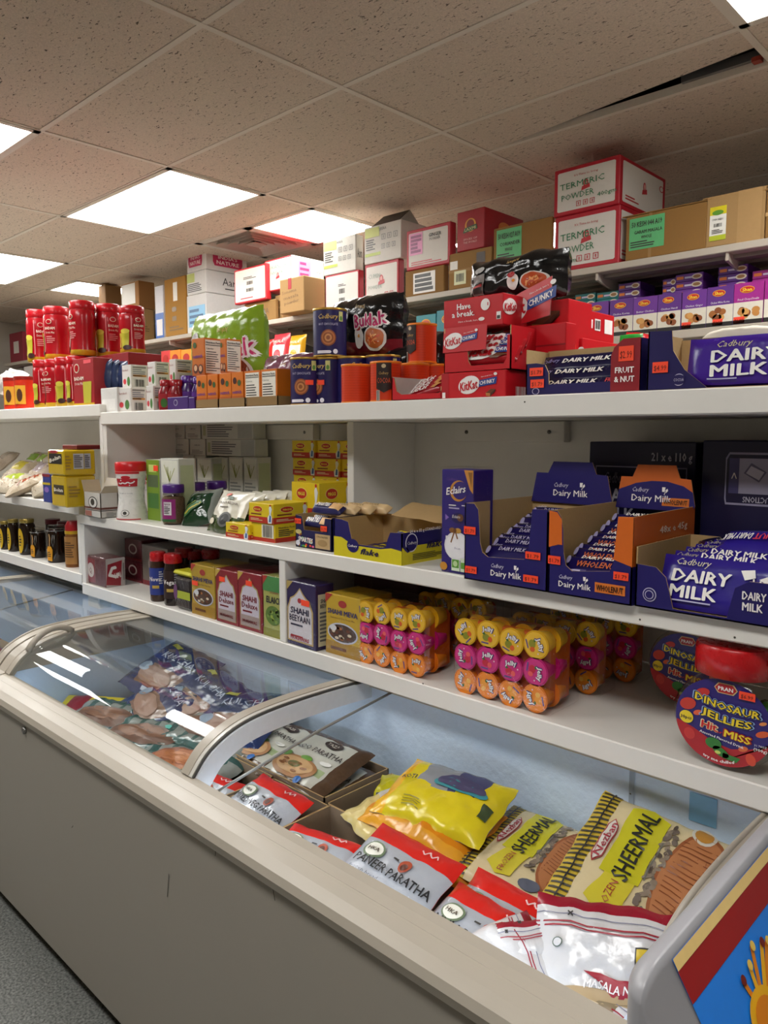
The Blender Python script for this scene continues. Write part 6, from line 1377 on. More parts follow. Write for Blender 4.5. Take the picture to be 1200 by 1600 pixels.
# ================================================================== MIDDLE SHELF, LEFT UNIT
ML = ZM_+.036; LZ2 = ZL+.036
YB_ = M('c8a81e', .2, 0, .3, 35, .06)
def yell(mb, F):
    g = F.front; mb.rect(g, .1, .45, .9, .85, P('1a1612'), 2); mb.text(g, 'Bolan', .5, .66, .16, P('e8e0d0'), .7, bold=.03, rot=.2, layer=4); mb.ell(g, .4, .92, .3, .06, P('a8242a'), 3)
    r_ = F.right; mb.rect(r_, .30, .25, .62, .85, P('b9bcc0'), 2); mb.rect(r_, .64, .25, .84, .85, P('a9acb2'), 2); mb.lines(r_, .32, .3, .6, .8, 7, INK, 3); mb.lines(r_, .66, .3, .82, .8, 7, INK, 3); mb.lines(r_, .05, .2, .25, .8, 5, P('9a7a1a'), 3)
def yell2(mb, F):
    g = F.front; mb.rect(g, .2, .4, .9, .7, P('3a3020'), 2); mb.text(g, 'Bolan', .55, .55, .12, P('e8e0d0'), .6, bold=.03, layer=4); r_ = F.right; mb.lines(r_, .1, .3, .5, .7, 4, P('9a7a1a'), 3); mb.rect(r_, .8, .1, .98, .7, P('6a6a4a'), 2)
f = fit(80, 102, 742, ML, yb=790, xs=150); f.d = min(f.d, .17)
carton('sweets_pack', 'yellow film wrapped pack, lower of two at the divider', 'pack', f, {'rest': YB_}, yell2, bev=.006)
f_2 = geo(f.x0-.01, f.x1+.005, f.y0-.005, f.d+.005, ML+f.h+.001, .105)
carton('sweets_pack', 'yellow film wrapped pack with grey print panels, upper of two', 'pack', f_2, {'rest': YB_}, yell, bev=.006)
carton('snack_tray', 'dark red tray on top of the yellow packs', 'box', geo(f_2.x0+.01, f_2.x1-.005, f_2.y0+.06, .1, f_2.z0+f_2.h+.001, .018), P('6a1a1a'))
f = fit(67, 79, 740, ML, yb=784, d=.04)
carton('small_carton', 'small dark blue carton with a yellow band left of the yellow packs', 'box', f, {'rest': P('2a3a8a')}, lambda mb, F: (mb.rect(F.front, 0, .62, 1, .70, P('c8b01e'), 2), mb.rect(F.front, 0, .9, 1, 1, P('8a1a2a'), 2), mb.ell(F.front, .5, .45, .3, .1, P('8a6ab8'), 2)))
def bean(c, lab):
    def colf(u, v): return lab if (.25 < u < .8 and .45 < v < .8) else c
    return colf
PULS = M('bfae94', .3, 0, .6, 130, .2); PULS2 = M('b9a894', .3, 0, .6, 130, .2); RICEW = M('cbbfa9', .25, 0, .5, 140, .15)
for k, (px, py, c, lab, s_, rx, rz_, lb) in enumerate(((20, 772, RICEW, FO('a8b83a'), .15, 25, 20, 'clear bag of pale pulses with a lime label at the shelf edge'), (48, 770, PULS, FO('b8562e'), .19, 25, -35, 'clear bag of beans with rust brown stripes lying at the shelf edge'), (72, 775, RICEW, FO('d8d4cc'), .12, 30, -20, 'small white bag of pulses beside the blue carton'), (30, 738, PULS, FO('c8b83a'), .17, 40, 10, 'clear bag with a yellow green sticker in the second row'), (62, 728, PULS2, FO('a8989c'), .16, 45, 0, 'clear bag of brownish beans in the second row'), (52, 712, PULS, FO('7a9a2e'), .15, 50, 5, 'clear bag with a green top label behind'), (8, 742, PULS2, FO('a89a8a'), .15, 40, 0, 'clear bag of beans at the left edge, behind'), (68, 704, PULS2, FO('8aa83a'), .13, 55, -5, 'clear bag with a lime top, furthest back'))):
    zz_ = ML+(.035 if k < 3 else .075 if k < 5 else .115); c_ = atZ(px, py, zz_)
    if c_.y > 1.95: c_.y = 1.9
    yk = 1.50 if k < 3 else 1.66 if k < 5 else 1.80; c_ = atY(px, py-10, yk)
    b = Bag(s_, s_*1.15, .06, bean(c, lab), seed=200+k, wr=.012, nu=22, nv=22)
    rd = random.Random(k)
    for _ in range(70): b.mb.ell(b, rd.uniform(.08, .92), rd.uniform(.1, .42), .022, .014, P(rd.choice(('c9b595', 'a98d6a', 'e0d6c2', '8f7458'))), 2, 7, rd.uniform(-2, 2))
    if k == 1: [b.mb.line(b, [(.1, .3+.14*i), (.5, .42+.14*i), (.9, .34+.14*i)], .006, FO('a8482a'), 4) for i in range(4)]
    b.mb.rect(b, .0, .88, 1, .93, M('d9d6cf', .15, 0, .4, 30), 2)
    put(b.mb, 'pulse_bag', lb, 'bag', (c_.x, yk, ML+(.045 if k < 3 else .085 if k < 5 else .125)), (R(rx), 0, R(rz_)), 'bags of pulses')
# ================================================================== LOWER SHELF, LEFT UNIT: honey jars
HON = M('1f120a', .12, 0, 0, 20, .1, name='dark_honey'); 
def honey(lb, x, yt, yb, wpx, kind):
    Y = 1.455 if kind != 'b' else 1.47; c = atY(x, yb, Y); h = atY(x, yt, Y).z-LZ2; r = wpx/2/FPX*(c-Vector((0, 0, CAM_H))).dot(_F)
    t_ = thing('honey_jar', lb, 'jar', (c.x, Y+r, LZ2), 0, 'dark honey jars'); q = MB(); q.lathe([(r*.95, 0), (r, .005), (r, h*.80), (r*.8, h*.90)], HON, 24); q.build('jar_body', t_)
    q = MB(); q.lathe([(r*.85, h*.89), (r*.9, h*.91), (r*.9, h*.98), (r*.85, h)], M('a8924a', .3, .6) if kind != 'k' else film('jar_plastic', (.9, .87, .82), .9, .05, 0), 24); q.build('lid', t_)
    F = Round(r, 0, h*.8, -50 if kind != 'a' else -62, 120)
    if kind == 'a': q = MB(); q.ell(F, .36, .5, .26, .44, P('d8b01e'), 2, 20); q.lines(F, .3, .3, .5, .7, 4, INK, 4); q.build('label', t_)
    if kind == 'k':
        q = MB(); q.tube([(r*1.05*math.cos(a_*.2), r*1.05*math.sin(a_*.2), h*.86) for a_ in range(32)], .0018, M('9a9a98', .3, .9), 6, True); q.tube([F.at(.55, .95, 3), F.at(.5, .7, 6), F.at(.55, .55, 5), F.at(.62, .7, 6), F.at(.62, .95, 3)], .0016, M('9a9a98', .3, .9), 6); q.build('wire_clip', t_)
        q = MB(); q.poly(F, [(.22, .10), (.50, .06), (.53, .45), (.46, .56), (.28, .57), (.21, .48)], P('e09a1e'), 8); q.line(F, [(.37, .55), (.40, .85), (.36, .98)], .006, CB(), 7); q.lines(F, .27, .2, .46, .4, 3, INK, 9); q.build('paper_tag', t_)
    return t_
for a_ in (('dark honey jar at the left edge with a red lid row behind', 2, 815, 866, 16, 'a'), ('dark honey jar with a crescent yellow label, second from the left edge', 14, 812, 868, 17, 'a'), ('dark honey jar with a crescent yellow label, third from the left edge', 32, 812, 874, 24, 'a'), ('wire clip honey jar with an orange paper tag, left of two', 50, 826, 878, 22, 'k'), ('wire clip honey jar with an orange paper tag, right of two', 76, 822, 884, 28, 'k')): honey(*a_)
c = atY(103, 870, 1.46); h = atY(103, 815, 1.46).z-LZ2; r = 26/2/FPX*(c-Vector((0, 0, CAM_H))).dot(_F)
t_ = thing('sauce_bottle', 'amber bottle with a red cap and yellow collar by the divider', 'bottle', (c.x, 1.46+r, LZ2)); q = MB(); q.lathe([(r, 0), (r, h*.62), (r*.92, h*.72)], M('7a4a22', .18), 22); F = Round(r, 0, h*.7, -50, 110); q.rect(F, .05, .1, .9, .95, P('a8763a'), 2); q.lines(F, .15, .3, .8, .8, 7, P('5a3a1a'), 4); q.build('bottle_body', t_)
q = MB(); q.lathe([(r*.95, h*.72), (r*.97, h*.79)], YEL, 22); q.build('collar', t_); q = MB(); q.lathe([(r*.9, h*.79), (r*.9, h*.90), (r*.6, h)], M('a81420', .3), 22); q.build('cap', t_)
for k in range(5):
    x = -3.98+.15*k; tt = thing('honey_jar', 'red lidded dark jar in the back honey row, %s from left' % nm[k], 'jar', (x, 1.66, LZ2), 0, 'back row of honey jars'); q = MB(); q.lathe([(.036, 0), (.036, .13)], HON, 16); q.build('jar_body', tt); q = MB(); q.lathe([(.037, .131), (.037, .155)], M('6a1420', .3), 16); q.build('lid', tt)
# ================================================================== LOWER SHELF, RIGHT UNIT
LZ = ZL
CLEAR = film('clear_film', (1, 1, 1), .8, .1, .35, 30)
YF = 1.447
# film wrapped tea packs
def tea(mb, F):
    g = F.front; mb.rect(g, .06, .08, .5, .92, P('8a1a26'), 2); mb.rect(g, .55, .08, .95, .92, P('5a1820'), 2); mb.ell(g, .3, .5, .16, .26, P('d8ccc4'), 3); mb.text(g, 'Q', .3, .5, .2, P('7a1420'), layer=4)
    r_ = F.right; mb.rect(r_, 0, 0, 1, 1, P('b9b2ae'), 1); mb.poly(r_, [(.0, .1), (.75, .02), (.85, .9), (.1, .8)], P('9a1a2a'), 2); mb.text(r_, 'C', .35, .5, .4, KW, bold=.05, rot=.4, layer=4); mb.text(r_, 'HAI', .6, .4, .2, KW, .3, bold=.03, rot=.2, layer=4); mb.bars(r_, .88, .2, .98, .8, INK, 3, 4)
def wrapd(name, lb, f, cols, dc, grp=None, prt=(), m=.004, rz=0):
    p = [('film_wrap', lambda q, F: q.box(-F.front.w/2-m, F.front.w/2+m, -F.d_/2-m, F.d_/2+m, .0, F.h_+m, CLEAR, m*.8))]+list(prt)
    return carton(name, lb, 'pack', f, cols, dc, p, group=grp, rz=rz)
f = fit(132, 165, 866, LZ, Y=YF, xs=195); f.d = min(.13, f.d)
wrapd('tea_pack', 'dark red tea pack in crinkled clear film at the divider', geo(f.x0+.006, f.x1, f.y0, f.d, LZ, f.h), {'rest': P('6a3a3c')}, tea)
f = fit(160, 186, 832, LZ, Y=YF+.16, d=.14)
wrapd('tea_pack', 'dark red film wrapped pack standing behind at the left', f, {'rest': P('7a1a28')}, tea)
for k, (a_, b_, z_, yt, h_) in enumerate(((196, 222, LZ, 900, .09), (196, 222, LZ+.092, 870, .09), (222, 262, LZ+.0, 850, .17))):
    f = fit(a_, b_, yt, z_, Y=YF+.15, d=.13); f.h = h_
    wrapd('tea_pack', ['dark red pack in film behind, lower of two', 'dark red pack in film behind, upper of two', 'grey film wrapped pack behind the red lidded jars'][k], f, {'rest': P('5a1a24' if k < 2 else '8a8078')}, lambda mb, F: (mb.ell(F.front, .5, .55, .25, .25, P('c8b8b0'), 2), mb.ell(F.front, .5, .55, .18, .18, P('5a1420'), 3), mb.rect(F.front, 0, 0, 1, .12, P('8a2a34'), 2)))
# red lidded glass jars
def ljar(lb, x, yt, yb, wpx, cont, lab, lid, Y=None, txt='Vegas'):
    Y = Y or YF; c = atY(x, yb, Y); h = atY(x, yt, Y).z-LZ; r = wpx/2/FPX*(c-Vector((0, 0, CAM_H))).dot(_F)
    t_ = thing('coffee_jar', lb, 'jar', (c.x, Y+r, LZ), 0, 'red lidded jars'); q = MB(); q.lathe([(r*.92, 0), (r, .006), (r, h*.66), (r*.86, h*.78), (r*.84, h*.82)], M(cont, .1), 26); q.build('jar_body', t_)
    q = MB(); q.lathe([(r*.9, h*.82), (r*.94, h*.84), (r*.94, h*.97), (r*.86, h)], M(lid, .28), 28, wob=.008); q.build('lid', t_)
    F = Round(r, h*.14, h*.55, -50, 115); q = MB(); q.rect(F, 0, 0, 1, 1, P(lab), 2); q.text(F, txt, .45, .60, .16, KW, .7, bold=.03, layer=4); q.rect(F, .3, .25, .7, .36, P('c8a84a'), 4); q.lines(F, .7, .4, .95, .9, 6, P('dcdce2'), 4); q.build('label', t_)
ljar('glass jar with a red lid and a blue label, left front', 237, 864, 942, 26, '3a2418', '2a3a8a', 'b8141c', txt='Nova'); ljar('glass jar with a red lid and a dark label, right front', 259, 867, 948, 30, '22140e', '2a120e', 'b8141c')
for k, (x, yt) in enumerate(((276, 858), (292, 862), (318, 860))): ljar('red lidded glass jar in the back row, %s' % ['left', 'middle', 'right'][k], x, yt, 930, 30, '22140e', '3a1818', '9a121a', YF+.10+.03*k)
f = fit(272, 298, 890, LZ, Y=YF+.004, d=.06); 
t_ = thing('olive_pack', 'clear tub of dark olives with a yellow lid and lime label', 'tub', (f.cx, f.cy, LZ)); q = MB(); q.box(-f.w/2, f.w/2, -.03, .03, 0, f.h*.86, M('2c2226', .3, 0, .8, 70, .3), .012); q.build('contents', t_)
q = MB(); q.box(-f.w/2-.003, f.w/2+.003, -.033, .033, 0, f.h*.88, CLEAR, .012); q.build('tub', t_); q = MB(); q.box(-f.w/2-.004, f.w/2+.004, -.034, .034, f.h*.88, f.h, M('c8c42a', .3), .008); q.build('lid', t_)
q = MB(); F = Flat((-f.w/2, -.0335, 0), (1, 0, 0), (0, 0, 1), (0, -1, 0), f.w, f.h); q.rect(F, .1, .3, 1, .5, P('a8b42e'), 2); q.ell(F, .15, .45, .12, .2, P('6a3a6a'), 3); q.build('label', t_)
# boxes of mouth freshener and sweets
def meva(c1, title):
    def fn(mb, F):
        g = F.front; mb.rect(g, 0, .0, 1, .22, P('a8801e'), 1); mb.ell(g, .5, .86, .12, .06, P('a8322e'), 2); mb.text(g, title, .5, .72, .085, P('2a2a6a'), .86, bold=.03); mb.text(g, 'Sweetened Dry Fruit Mix', .5, .62, .03, P('5a2a1a'), .7)
        mb.ell(g, .5, .38, .44, .17, P('c8ccd8'), 2); mb.ell(g, .5, .38, .40, .145, P('4a2f22'), 3); rd = random.Random(4)
        for k in range(14): mb.ell(g, .5+rd.uniform(-.3, .3), .37+rd.uniform(-.1, .1), .06, .025, P(rd.choice(('a86a3a', 'c9925a', '6a3a22', 'd8c8b0'))), 4, 8)
        mb.ell(g, .24, .45, .1, .05, P('d8dade'), 5); mb.lines(g, .15, .06, .85, .16, 1, P('6a3a12'), 2)
        mb.rect(F.right, .1, .3, .5, .9, P('d8d4c8'), 2); mb.bars(F.right, .55, .5, .9, .9, INK, 2, 6); mb.poly(g, [(0, 1), (.22, 1), (0, .84)], P('b0342a'), 2)
    return fn
def arch(mb, g, frame, pane, ink, l1, l2, sub):
    pts = [(.08, .06), (.92, .06), (.92, .58), (.86, .66), (.82, .74), (.70, .78), (.60, .84), (.5, .92), (.40, .84), (.30, .78), (.18, .74), (.14, .66), (.08, .58)]
    mb.poly(g, pts, P(frame), 1); mb.poly(g, [(.5+(u-.5)*.90, .48+(v-.48)*.94) for u, v in pts], P(pane), 2)
    mb.text(g, l1, .5, .56, .10, P(ink), .58, bold=.03, layer=4); mb.text(g, l2, .5, .44, .10, P(ink), .66, bold=.02, layer=4); mb.lines(g, .2, .30, .8, .36, 1, P(ink), 3); mb.lines(g, .2, .13, .8, .18, 1, P('a8242e'), 3)
def deluxe(mb, F):
    arch(mb, F.front, 'b8a86a', 'cfc6d2', '7a1a28', 'SHAHI', 'Deluxe', ''); mb.rect(F.front, .1, .07, .9, .26, P('a8948e'), 3); mb.text(F.front, 'MUKHWAS', .5, .16, .06, P('7a1a22'), .6, bold=.02, layer=5); mb.poly(F.front, [(0, 1), (.25, 1), (0, .84)], P('c8a84a'), 2)
def elaichi(mb, F):
    g = F.front; mb.rect(g, 0, .75, 1, 1, P('4a8a4a'), 1); mb.text(g, 'SHAHI', .55, .74, .04, P('8a2a3a'), .4); mb.text(g, 'ELAICHI', .58, .62, .11, P('1a1a2a'), .80, bold=.03); mb.ell(g, .5, .36, .38, .16, P('5a7a2a'), 2); rd = random.Random(6)
    for k in range(16): mb.ell(g, .5+rd.uniform(-.28, .28), .36+rd.uniform(-.1, .1), .07, .03, P(rd.choice(('7a9a3a', '9ab04a', '4a6a22'))), 3, 8)
    mb.rect(g, 0, 0, 1, .14, P('8a8a2a'), 1); mb.poly(g, [(0, 1), (.25, 1), (0, .84)], P('b0342a'), 2)
def beey(mb, F):
    arch(mb, F.front, 'c2a66a', 'd8d2d8', '221a3a', 'SHAHI', 'BEEYAAN', ''); mb.text(F.front, 'MUKHWAS', .5, .13, .06, P('a8242e'), .6, bold=.03, layer=5); mb.ell(F.front, .5, .72, .06, .04, P('a8242e'), 4); mb.poly(F.front, [(0, 1), (.28, 1), (0, .80)], P('b8a060'), 2)
    r_ = F.right; mb.rect(r_, .12, .06, .9, .86, P('d8cfae'), 1); mb.text(r_, 'SHAHI', .5, .76, .06, P('221a3a'), .5, bold=.02); mb.text(r_, 'BEEYAAN', .5, .68, .06, P('221a3a'), .55, bold=.02); mb.lines(r_, .2, .12, .8, .6, 8, P('6a6a6a'), 2)
st1 = lambda u, v: sticker('front', u, v, .26, .09, '')
for lb, xl, xr, yt, c, dc, prt, Y in (('yellow dried fruit mix box left of the two red arched boxes', 299, 335, 880, 'b8982a', meva(1, 'SHAHI MEVA'), [st1(.05, .58)], YF+.004), ('dark red box with a white arch, left of two', 337, 371, 888, '8a1a28', deluxe, [st1(.2, .78)], YF), ('dark red box with a white arch, right of two', 372, 409, 892, '8a1a28', deluxe, [st1(.36, .78)], YF), ('green cardamom box beside the shelf divider', 411, 443, 898, 'a8aa5a', elaichi, [], YF)):
    f = fit(xl, xr, yt, LZ, Y=Y, d=.15); wrapd('mukhwas_box', lb, f, {'rest': P(c)}, dc, None, prt, m=.002)
for k, (x0, w_) in enumerate(((-2.10, .2), (-2.36, .2))): wrapd('mukhwas_box', ['brown box stored behind the red arched boxes', 'dark box stored behind the yellow fruit mix box'][k], geo(x0, x0+w_, 1.72, .15, LZ, .19-.03*k), {'rest': P(['8a7048', '4a3a34'][k])}, None)
f = fit(448, 498, 905, LZ, Y=YF, xs=519); f.d = min(.12, max(.07, f.d))
wrapd('mukhwas_box', 'dark violet box with a white arched panel right of the divider', f, {'rest': P('2a1a4e')}, beey, None, [st1(.56, .66)], m=.002, rz=R(-2))
xr_ = f.x1
f = geo(xr_+.062, xr_+.15, YF+.004, .12, LZ, atY(520, 925, YF).z-LZ)
f = fit(517, 563, 924, LZ, Y=YF+.03, d=.12)
wrapd('mukhwas_box', 'yellow dried fruit mix box with a fish shaped plate beside the jelly cups', geo(max(f.x0, xr_+.004), f.x1+.02, f.y0-.02, .13, LZ, f.h), {'rest': P('c8a42a')}, meva(1, 'SHAHI MEVA'), None, (), m=.002)
wrapd('mukhwas_box', 'dark box in film at the back behind the violet box', geo(-1.72, -1.45, 1.66, .2, LZ, .2), {'rest': P('3a1c22')}, None)
# jelly cup packs
CUPC = {'y': ('d8a41e', 'e8b830', 'c88a14'), 'p': ('b8186a', 'd0287e', '9a1258'), 'o': ('e07814', 'ee8a1e', 'c86210')}
def jelly_pack(lb, x0, y0, nx, r, rows, seed, depth=2, film_pad=.012, lean=0.0):
    w_ = nx*2*r*.985; h_ = len(rows)*2*r*.93; cl = .052; dd = depth*cl
    t_ = thing('jelly_cup_pack', lb, 'pack', (x0+w_/2, y0+dd/2, LZ), 0, 'shrink wrapped packs of jelly cups')
    rd = random.Random(seed)
    for ri, rw in enumerate(rows):
        c0, c1, c2 = CUPC[rw]
        for k in range(nx):
            for d_ in range(depth):
                if d_ and not (k == nx-1 or ri == 0): continue
                cx_ = -w_/2+r*(1+1.97*k); cz_ = h_-r*(.96+1.84*ri)+(.004 if k % 2 else -.002); cy_ = -dd/2+d_*cl
                q = MB(); q.X = Matrix.Translation((cx_, cy_, cz_)) @ Matrix.Rotation(R(-90), 4, 'X')
                q.lathe([(r*.92, .003), (r*.86, .012), (r*.70, .046), (r*.5, .050)], M(c1, .15, 0, 0, 60, .05), 18); o = q.build('jelly_cup', t_)
                q = MB(); q.X = Matrix.Translation((cx_, cy_, cz_)) @ Matrix.Rotation(R(-90), 4, 'X')
                q.lathe([(r*.985, -.001), (r*.985, .0025)], M(c0, .25), 28)
                q.X = Matrix.Translation((cx_, cy_-.0012, cz_)) @ Matrix.Rotation(rd.uniform(-3.1, 3.1) if rd.random() < .8 else 0, 4, 'Y')
                if d_ == 0:
                    F = Flat((-r, 0, -r), (1, 0, 0), (0, 0, 1), (0, -1, 0), 2*r, 2*r)
                    q.ell(F, .5, .5, .44, .44, P(c1), 1); q.ell(F, .44, .38, .15, .13, P({'y': '8a8a1e', 'p': 'c81a3a', 'o': 'f0a030'}[rw]), 2, 14); q.ell(F, .62, .34, .09, .10, P({'y': 'd85a1a', 'p': 'e85a5a', 'o': 'f2b850'}[rw]), 3, 12); q.poly(F, [(.28, .5), (.36, .56), (.42, .5), (.35, .46)], P('3a6a2a'), 3)
                    q.text(F, 'Jelly', .52, .70, .17, P('4a3a7a'), .50, bold=.07, rot=.12, layer=3); q.text(F, 'Jelly', .52, .70, .17, KW, .46, bold=.03, rot=.12, layer=5); q.rect(F, .25, .16, .56, .21, P('5a4a8a'), 3); q.ell(F, .8, .52, .03, .03, P('e8c8d0'), 3, 8)
                q.build('foil_lid', o)
    q = MB(); q.box(-w_/2+.008, w_/2-.012, -dd/2+.02, dd/2+.02, .01, h_-.012, M('b0501a', .25, 0, .3, 20, .3), .01); q.build('inner_cups', t_)['label'] = 'row of orange cups behind the front row'
    q = MB(); q.box(-w_/2-film_pad*.5, w_/2+film_pad, -dd/2-.006, dd/2+.025, .0, h_+.012, CLEAR, .012); q.build('film_wrap', t_)
    return t_
R1 = .0318; R2 = .0338
xa = atY(562, 985, YF+.02).x
jelly_pack('shrink wrapped jelly cup pack beside the yellow fruit mix box', xa, YF+.012, 4, R1, 'ypo', 5)
xb = atY(708, 1010, YF).x
jelly_pack('shrink wrapped jelly cup pack in the middle of the lower shelf', xb, YF+.006, 4, R2, 'ypo', 9)
for k, (dx, dy) in enumerate(((.035, .20), (.06, .35))): jelly_pack('jelly cup pack %s behind the middle one' % ['directly', 'second'][k], xb+dx, YF+dy, 4, R1, 'ypo', 20+k, 1)
jelly_pack('jelly cup pack behind the one beside the fruit mix box', xa+.04, YF+.22, 4, R1, 'ypo', 31, 1)
# jelly jars
def dino(lb, cx, cy, r, ry, h, price, grp=None):
    t_ = thing('jelly_jar', lb, 'jar', (cx, cy, LZ), 0, grp)
    """squat jar: flat round front and back, round outline"""
    zc = h*.392; q = MB(); n = 40; rings = [(-1.0, .80), (-.92, .90), (-.72, .985), (-.4, 1.0), (.4, 1.0), (.72, .985), (.92, .90), (1.0, .80)]
    vs = []; fs = []
    for (yy, s_) in rings:
        for i in range(n):
            a_ = 2*math.pi*i/n; z = zc+h*.392*math.sin(a_)*s_; z = max(0.0, z); vs.append((r*math.cos(a_)*s_, yy*ry, z))
    for k in range(len(rings)-1):
        for i in range(n): fs.append((k*n+i, (k+1)*n+i, (k+1)*n+(i+1) % n, k*n+(i+1) % n))
    fs += [tuple(range(n)), tuple(range((len(rings)-1)*n, len(rings)*n))[::-1]]
    q.add(vs, fs, film('jar_clear', (.93, .92, .9), .9, .04, 0), True); q.build('jar_body', t_)
    q = MB(); q.lathe([(r*.60, h*.72), (r*.60, h*.77)], film('jar_clear', (.93, .92, .9), .9, .04, 0), 32, cap=False); q.build('neck', t_)
    q = MB(); q.lathe([(r*.66, h*.755), (r*.72, h*.765), (r*.72, h*.97), (r*.68, h)], M('c0141c', .28), 60, wob=.006); q.build('lid', t_)
    F = Flat((-r*.88, -ry-.0015, zc-h*.392*.9), (1, 0, 0), (0, 0, 1), (0, -1, 0), 2*r*.88, 2*h*.392*.9)
    q = MB(); q.ell(F, .5, .5, .5, .5, P('2a1a6e'), 1, 48)
    lo = [(.5+.5*math.cos(a_), .5+.5*math.sin(a_)) for a_ in [math.pi+.08+(math.pi-.16)*i/24+(0) for i in range(25)]]
    lo = [p for p in lo]; lo = [(.02, .42)]+lo[1:-1]+[(.98, .36), (.8, .28), (.6, .22), (.42, .25), (.2, .36)]
    q.poly(F, lo, P('b0141c'), 2)
    for (u, v, ru, rv, c) in ((.13, .63, .09, .07, 'c83a2a'), (.24, .55, .05, .03, 'e0603a'), (.90, .48, .07, .035, 'd85a2a'), (.28, .80, .08, .05, 'c8322a'), (.8, .16, .05, .07, 'd8482a'), (.16, .28, .06, .07, 'c8302a'), (.72, .26, .05, .03, 'e0703a'), (.9, .6, .04, .02, 'e08a4a')): q.ell(F, u, v, ru, rv, P(c), 3, 14, .4)
    q.poly(F, [(.40, .90), (.44, .96), (.60, .96), (.64, .90), (.60, .84), (.44, .84)], P('d8c08a'), 3); q.poly(F, [(.41, .90), (.45, .95), (.59, .95), (.63, .90), (.59, .85), (.45, .85)], P('b0141c'), 4); q.text(F, 'PRAN', .52, .90, .045, KW, .15, bold=.03, layer=6)
    for (s_, v, w_, bb, hh) in (('DINOSAUR', .71, .68, .05, .085), ('JELLIES', .565, .52, .05, .085)):
        q.text(F, s_, .54, v, hh, P('9ab8e8'), w_*1.02, bold=.11, arc=-.03, rot=-.1, layer=4); q.text(F, s_, .54, v, hh, P('141438'), w_, bold=.07, arc=-.03, rot=-.1, layer=6); q.text(F, s_, .54, v, hh, P('f0d428'), w_*.97, bold=.025, arc=-.03, rot=-.1, layer=8)
    q.text(F, 'Hit', .37, .435, .09, P('f2e0b0'), .17, bold=.08, rot=-.1, layer=4); q.text(F, 'Hit', .37, .435, .09, P('c8141c'), .16, bold=.03, rot=-.1, layer=6); q.text(F, 'or', .475, .39, .035, P('c8141c'), .06, bold=.03, layer=6); q.text(F, 'MISS', .66, .385, .085, P('a81420'), .27, bold=.09, rot=-.1, layer=4); q.text(F, 'MISS', .66, .385, .085, P('f0d428'), .26, bold=.03, rot=-.1, layer=6)
    q.text(F, 'Assorted Flavored Drink', .50, .315, .03, KW, .46, bold=.02, rot=-.14, layer=6); q.ell(F, .12, .47, .075, .075, P('f0d428'), 4, 24); q.text(F, '30pcs', .12, .47, .04, INK, .12, bold=.02, layer=6); q.text(F, '31.74OZ', .89, .345, .025, KW, .12, layer=6); q.text(F, '(900g)', .89, .30, .035, KW, .13, bold=.02, layer=6)
    q.text(F, 'try me chilled', .48, .07, .035, KW, .32, bold=.03, arc=-.03, layer=6)
    G = P('2f7a2a'); q.ell(F, .42, .24, .085, .065, G, 5, 18); q.ell(F, .50, .16, .09, .05, G, 5, 18, -.4); q.poly(F, [(.52, .16), (.70, .14), (.66, .08), (.52, .10)], G, 5); q.ell(F, .47, .15, .03, .02, P('c8d868'), 6)
    q.build('label', t_)
    if price: q = MB(); q.rect(F, .66, .83, .82, .92, M('ff4a26', .5), 9); q.text(F, '$6.99', .74, .87, .045, P('5a1208'), .12, layer=11); q.build('price_sticker', t_)
    cc = ('2f6a2a', 'b8302a', 'c8a02a', '8a2a4a', '3a5a2a', 'c85a2a'); rd = random.Random(int(cx*1000))
    for k in range(14):
        a_ = rd.uniform(0, 6.28); q = MB(); q.X = Matrix.Translation((rd.uniform(-.6, .6)*r, rd.uniform(-.3, .6)*ry, zc+rd.uniform(-.5, .5)*h*.39)) @ Matrix.Rotation(a_, 4, 'Y') @ Matrix.Rotation(rd.uniform(0, 3), 4, 'X')
        q.lathe([(.006, -.026), (.013, -.02), (.015, 0), (.012, .02), (.006, .026)], M(cc[k % 6], .2), 12); q.build('jelly_pod', t_)
    return t_
Yj = 1.503; c = atY(1131, 1100, Yj-.055)
hj = atY(1131, 1000, Yj).z-LZ
rj = (atY(1206, 1120, Yj-.055).x-atY(1052, 1120, Yj-.055).x)/2
dino('large clear jelly jar with a red lid at the right, in front', c.x, Yj, rj*1.13, .055, hj, True, 'jelly jars')
Yk = 1.78; c2 = atY(1072, 1040, Yk-.05)
dino('large clear jelly jar standing behind in the shade', c2.x, Yk, rj*1.06, .055, hj, False, 'jelly jars')
# ================================================================== IN THE FREEZER
FB = .281                                 # freezer floor
def axes(o, ux, uy):
    ux = Vector(ux).normalized(); n = ux.cross(Vector(uy)).normalized(); uy = n.cross(ux)
    m = Matrix((ux, uy, n)).transposed().to_4x4(); m.translation = Vector(o); return m
def lay(mb, name, label, cat, o, ux, uy, group=None):
    ob = tag(mb.build(name), label, cat, group); ob.matrix_world = axes(o, ux, uy); return ob
CARD = CB('8f7c66')
def cell(label, x0, x1, y0, y1, top, z=FB):
    f = geo(x0+.002, x1-.002, y0, y1-y0, z, top-z)
    return tray('open_carton', label, 'carton', f, CARD, CARD, [(0, 0), (1, 0), (1, 1), (0, 1)], 1, 1, 1, group='open brown cartons in the freezer', th=.004)
XS = [-1.80, -1.575, -1.35, -1.122, -.885, -.66, -.45]
w5 = ['first', 'second', 'third', 'fourth', 'fifth', 'sixth']
for k in range(5): cell('brown open carton holding frozen flatbread, %s from the left in the front row' % w5[k], XS[k], XS[k+1], .945, 1.218, .66-.004*(k % 2))
cell('brown open carton in the back row, full of white and green paratha packs', -1.86, -1.375, 1.223, 1.46, .665)
cell('brown open carton in the back row, mostly empty beside the yellow bags', -1.37, -1.20, 1.223, 1.46, .655)
cell('brown open carton in the back row under the yellow and orange bags', -1.195, -.93, 1.223, 1.46, .64)
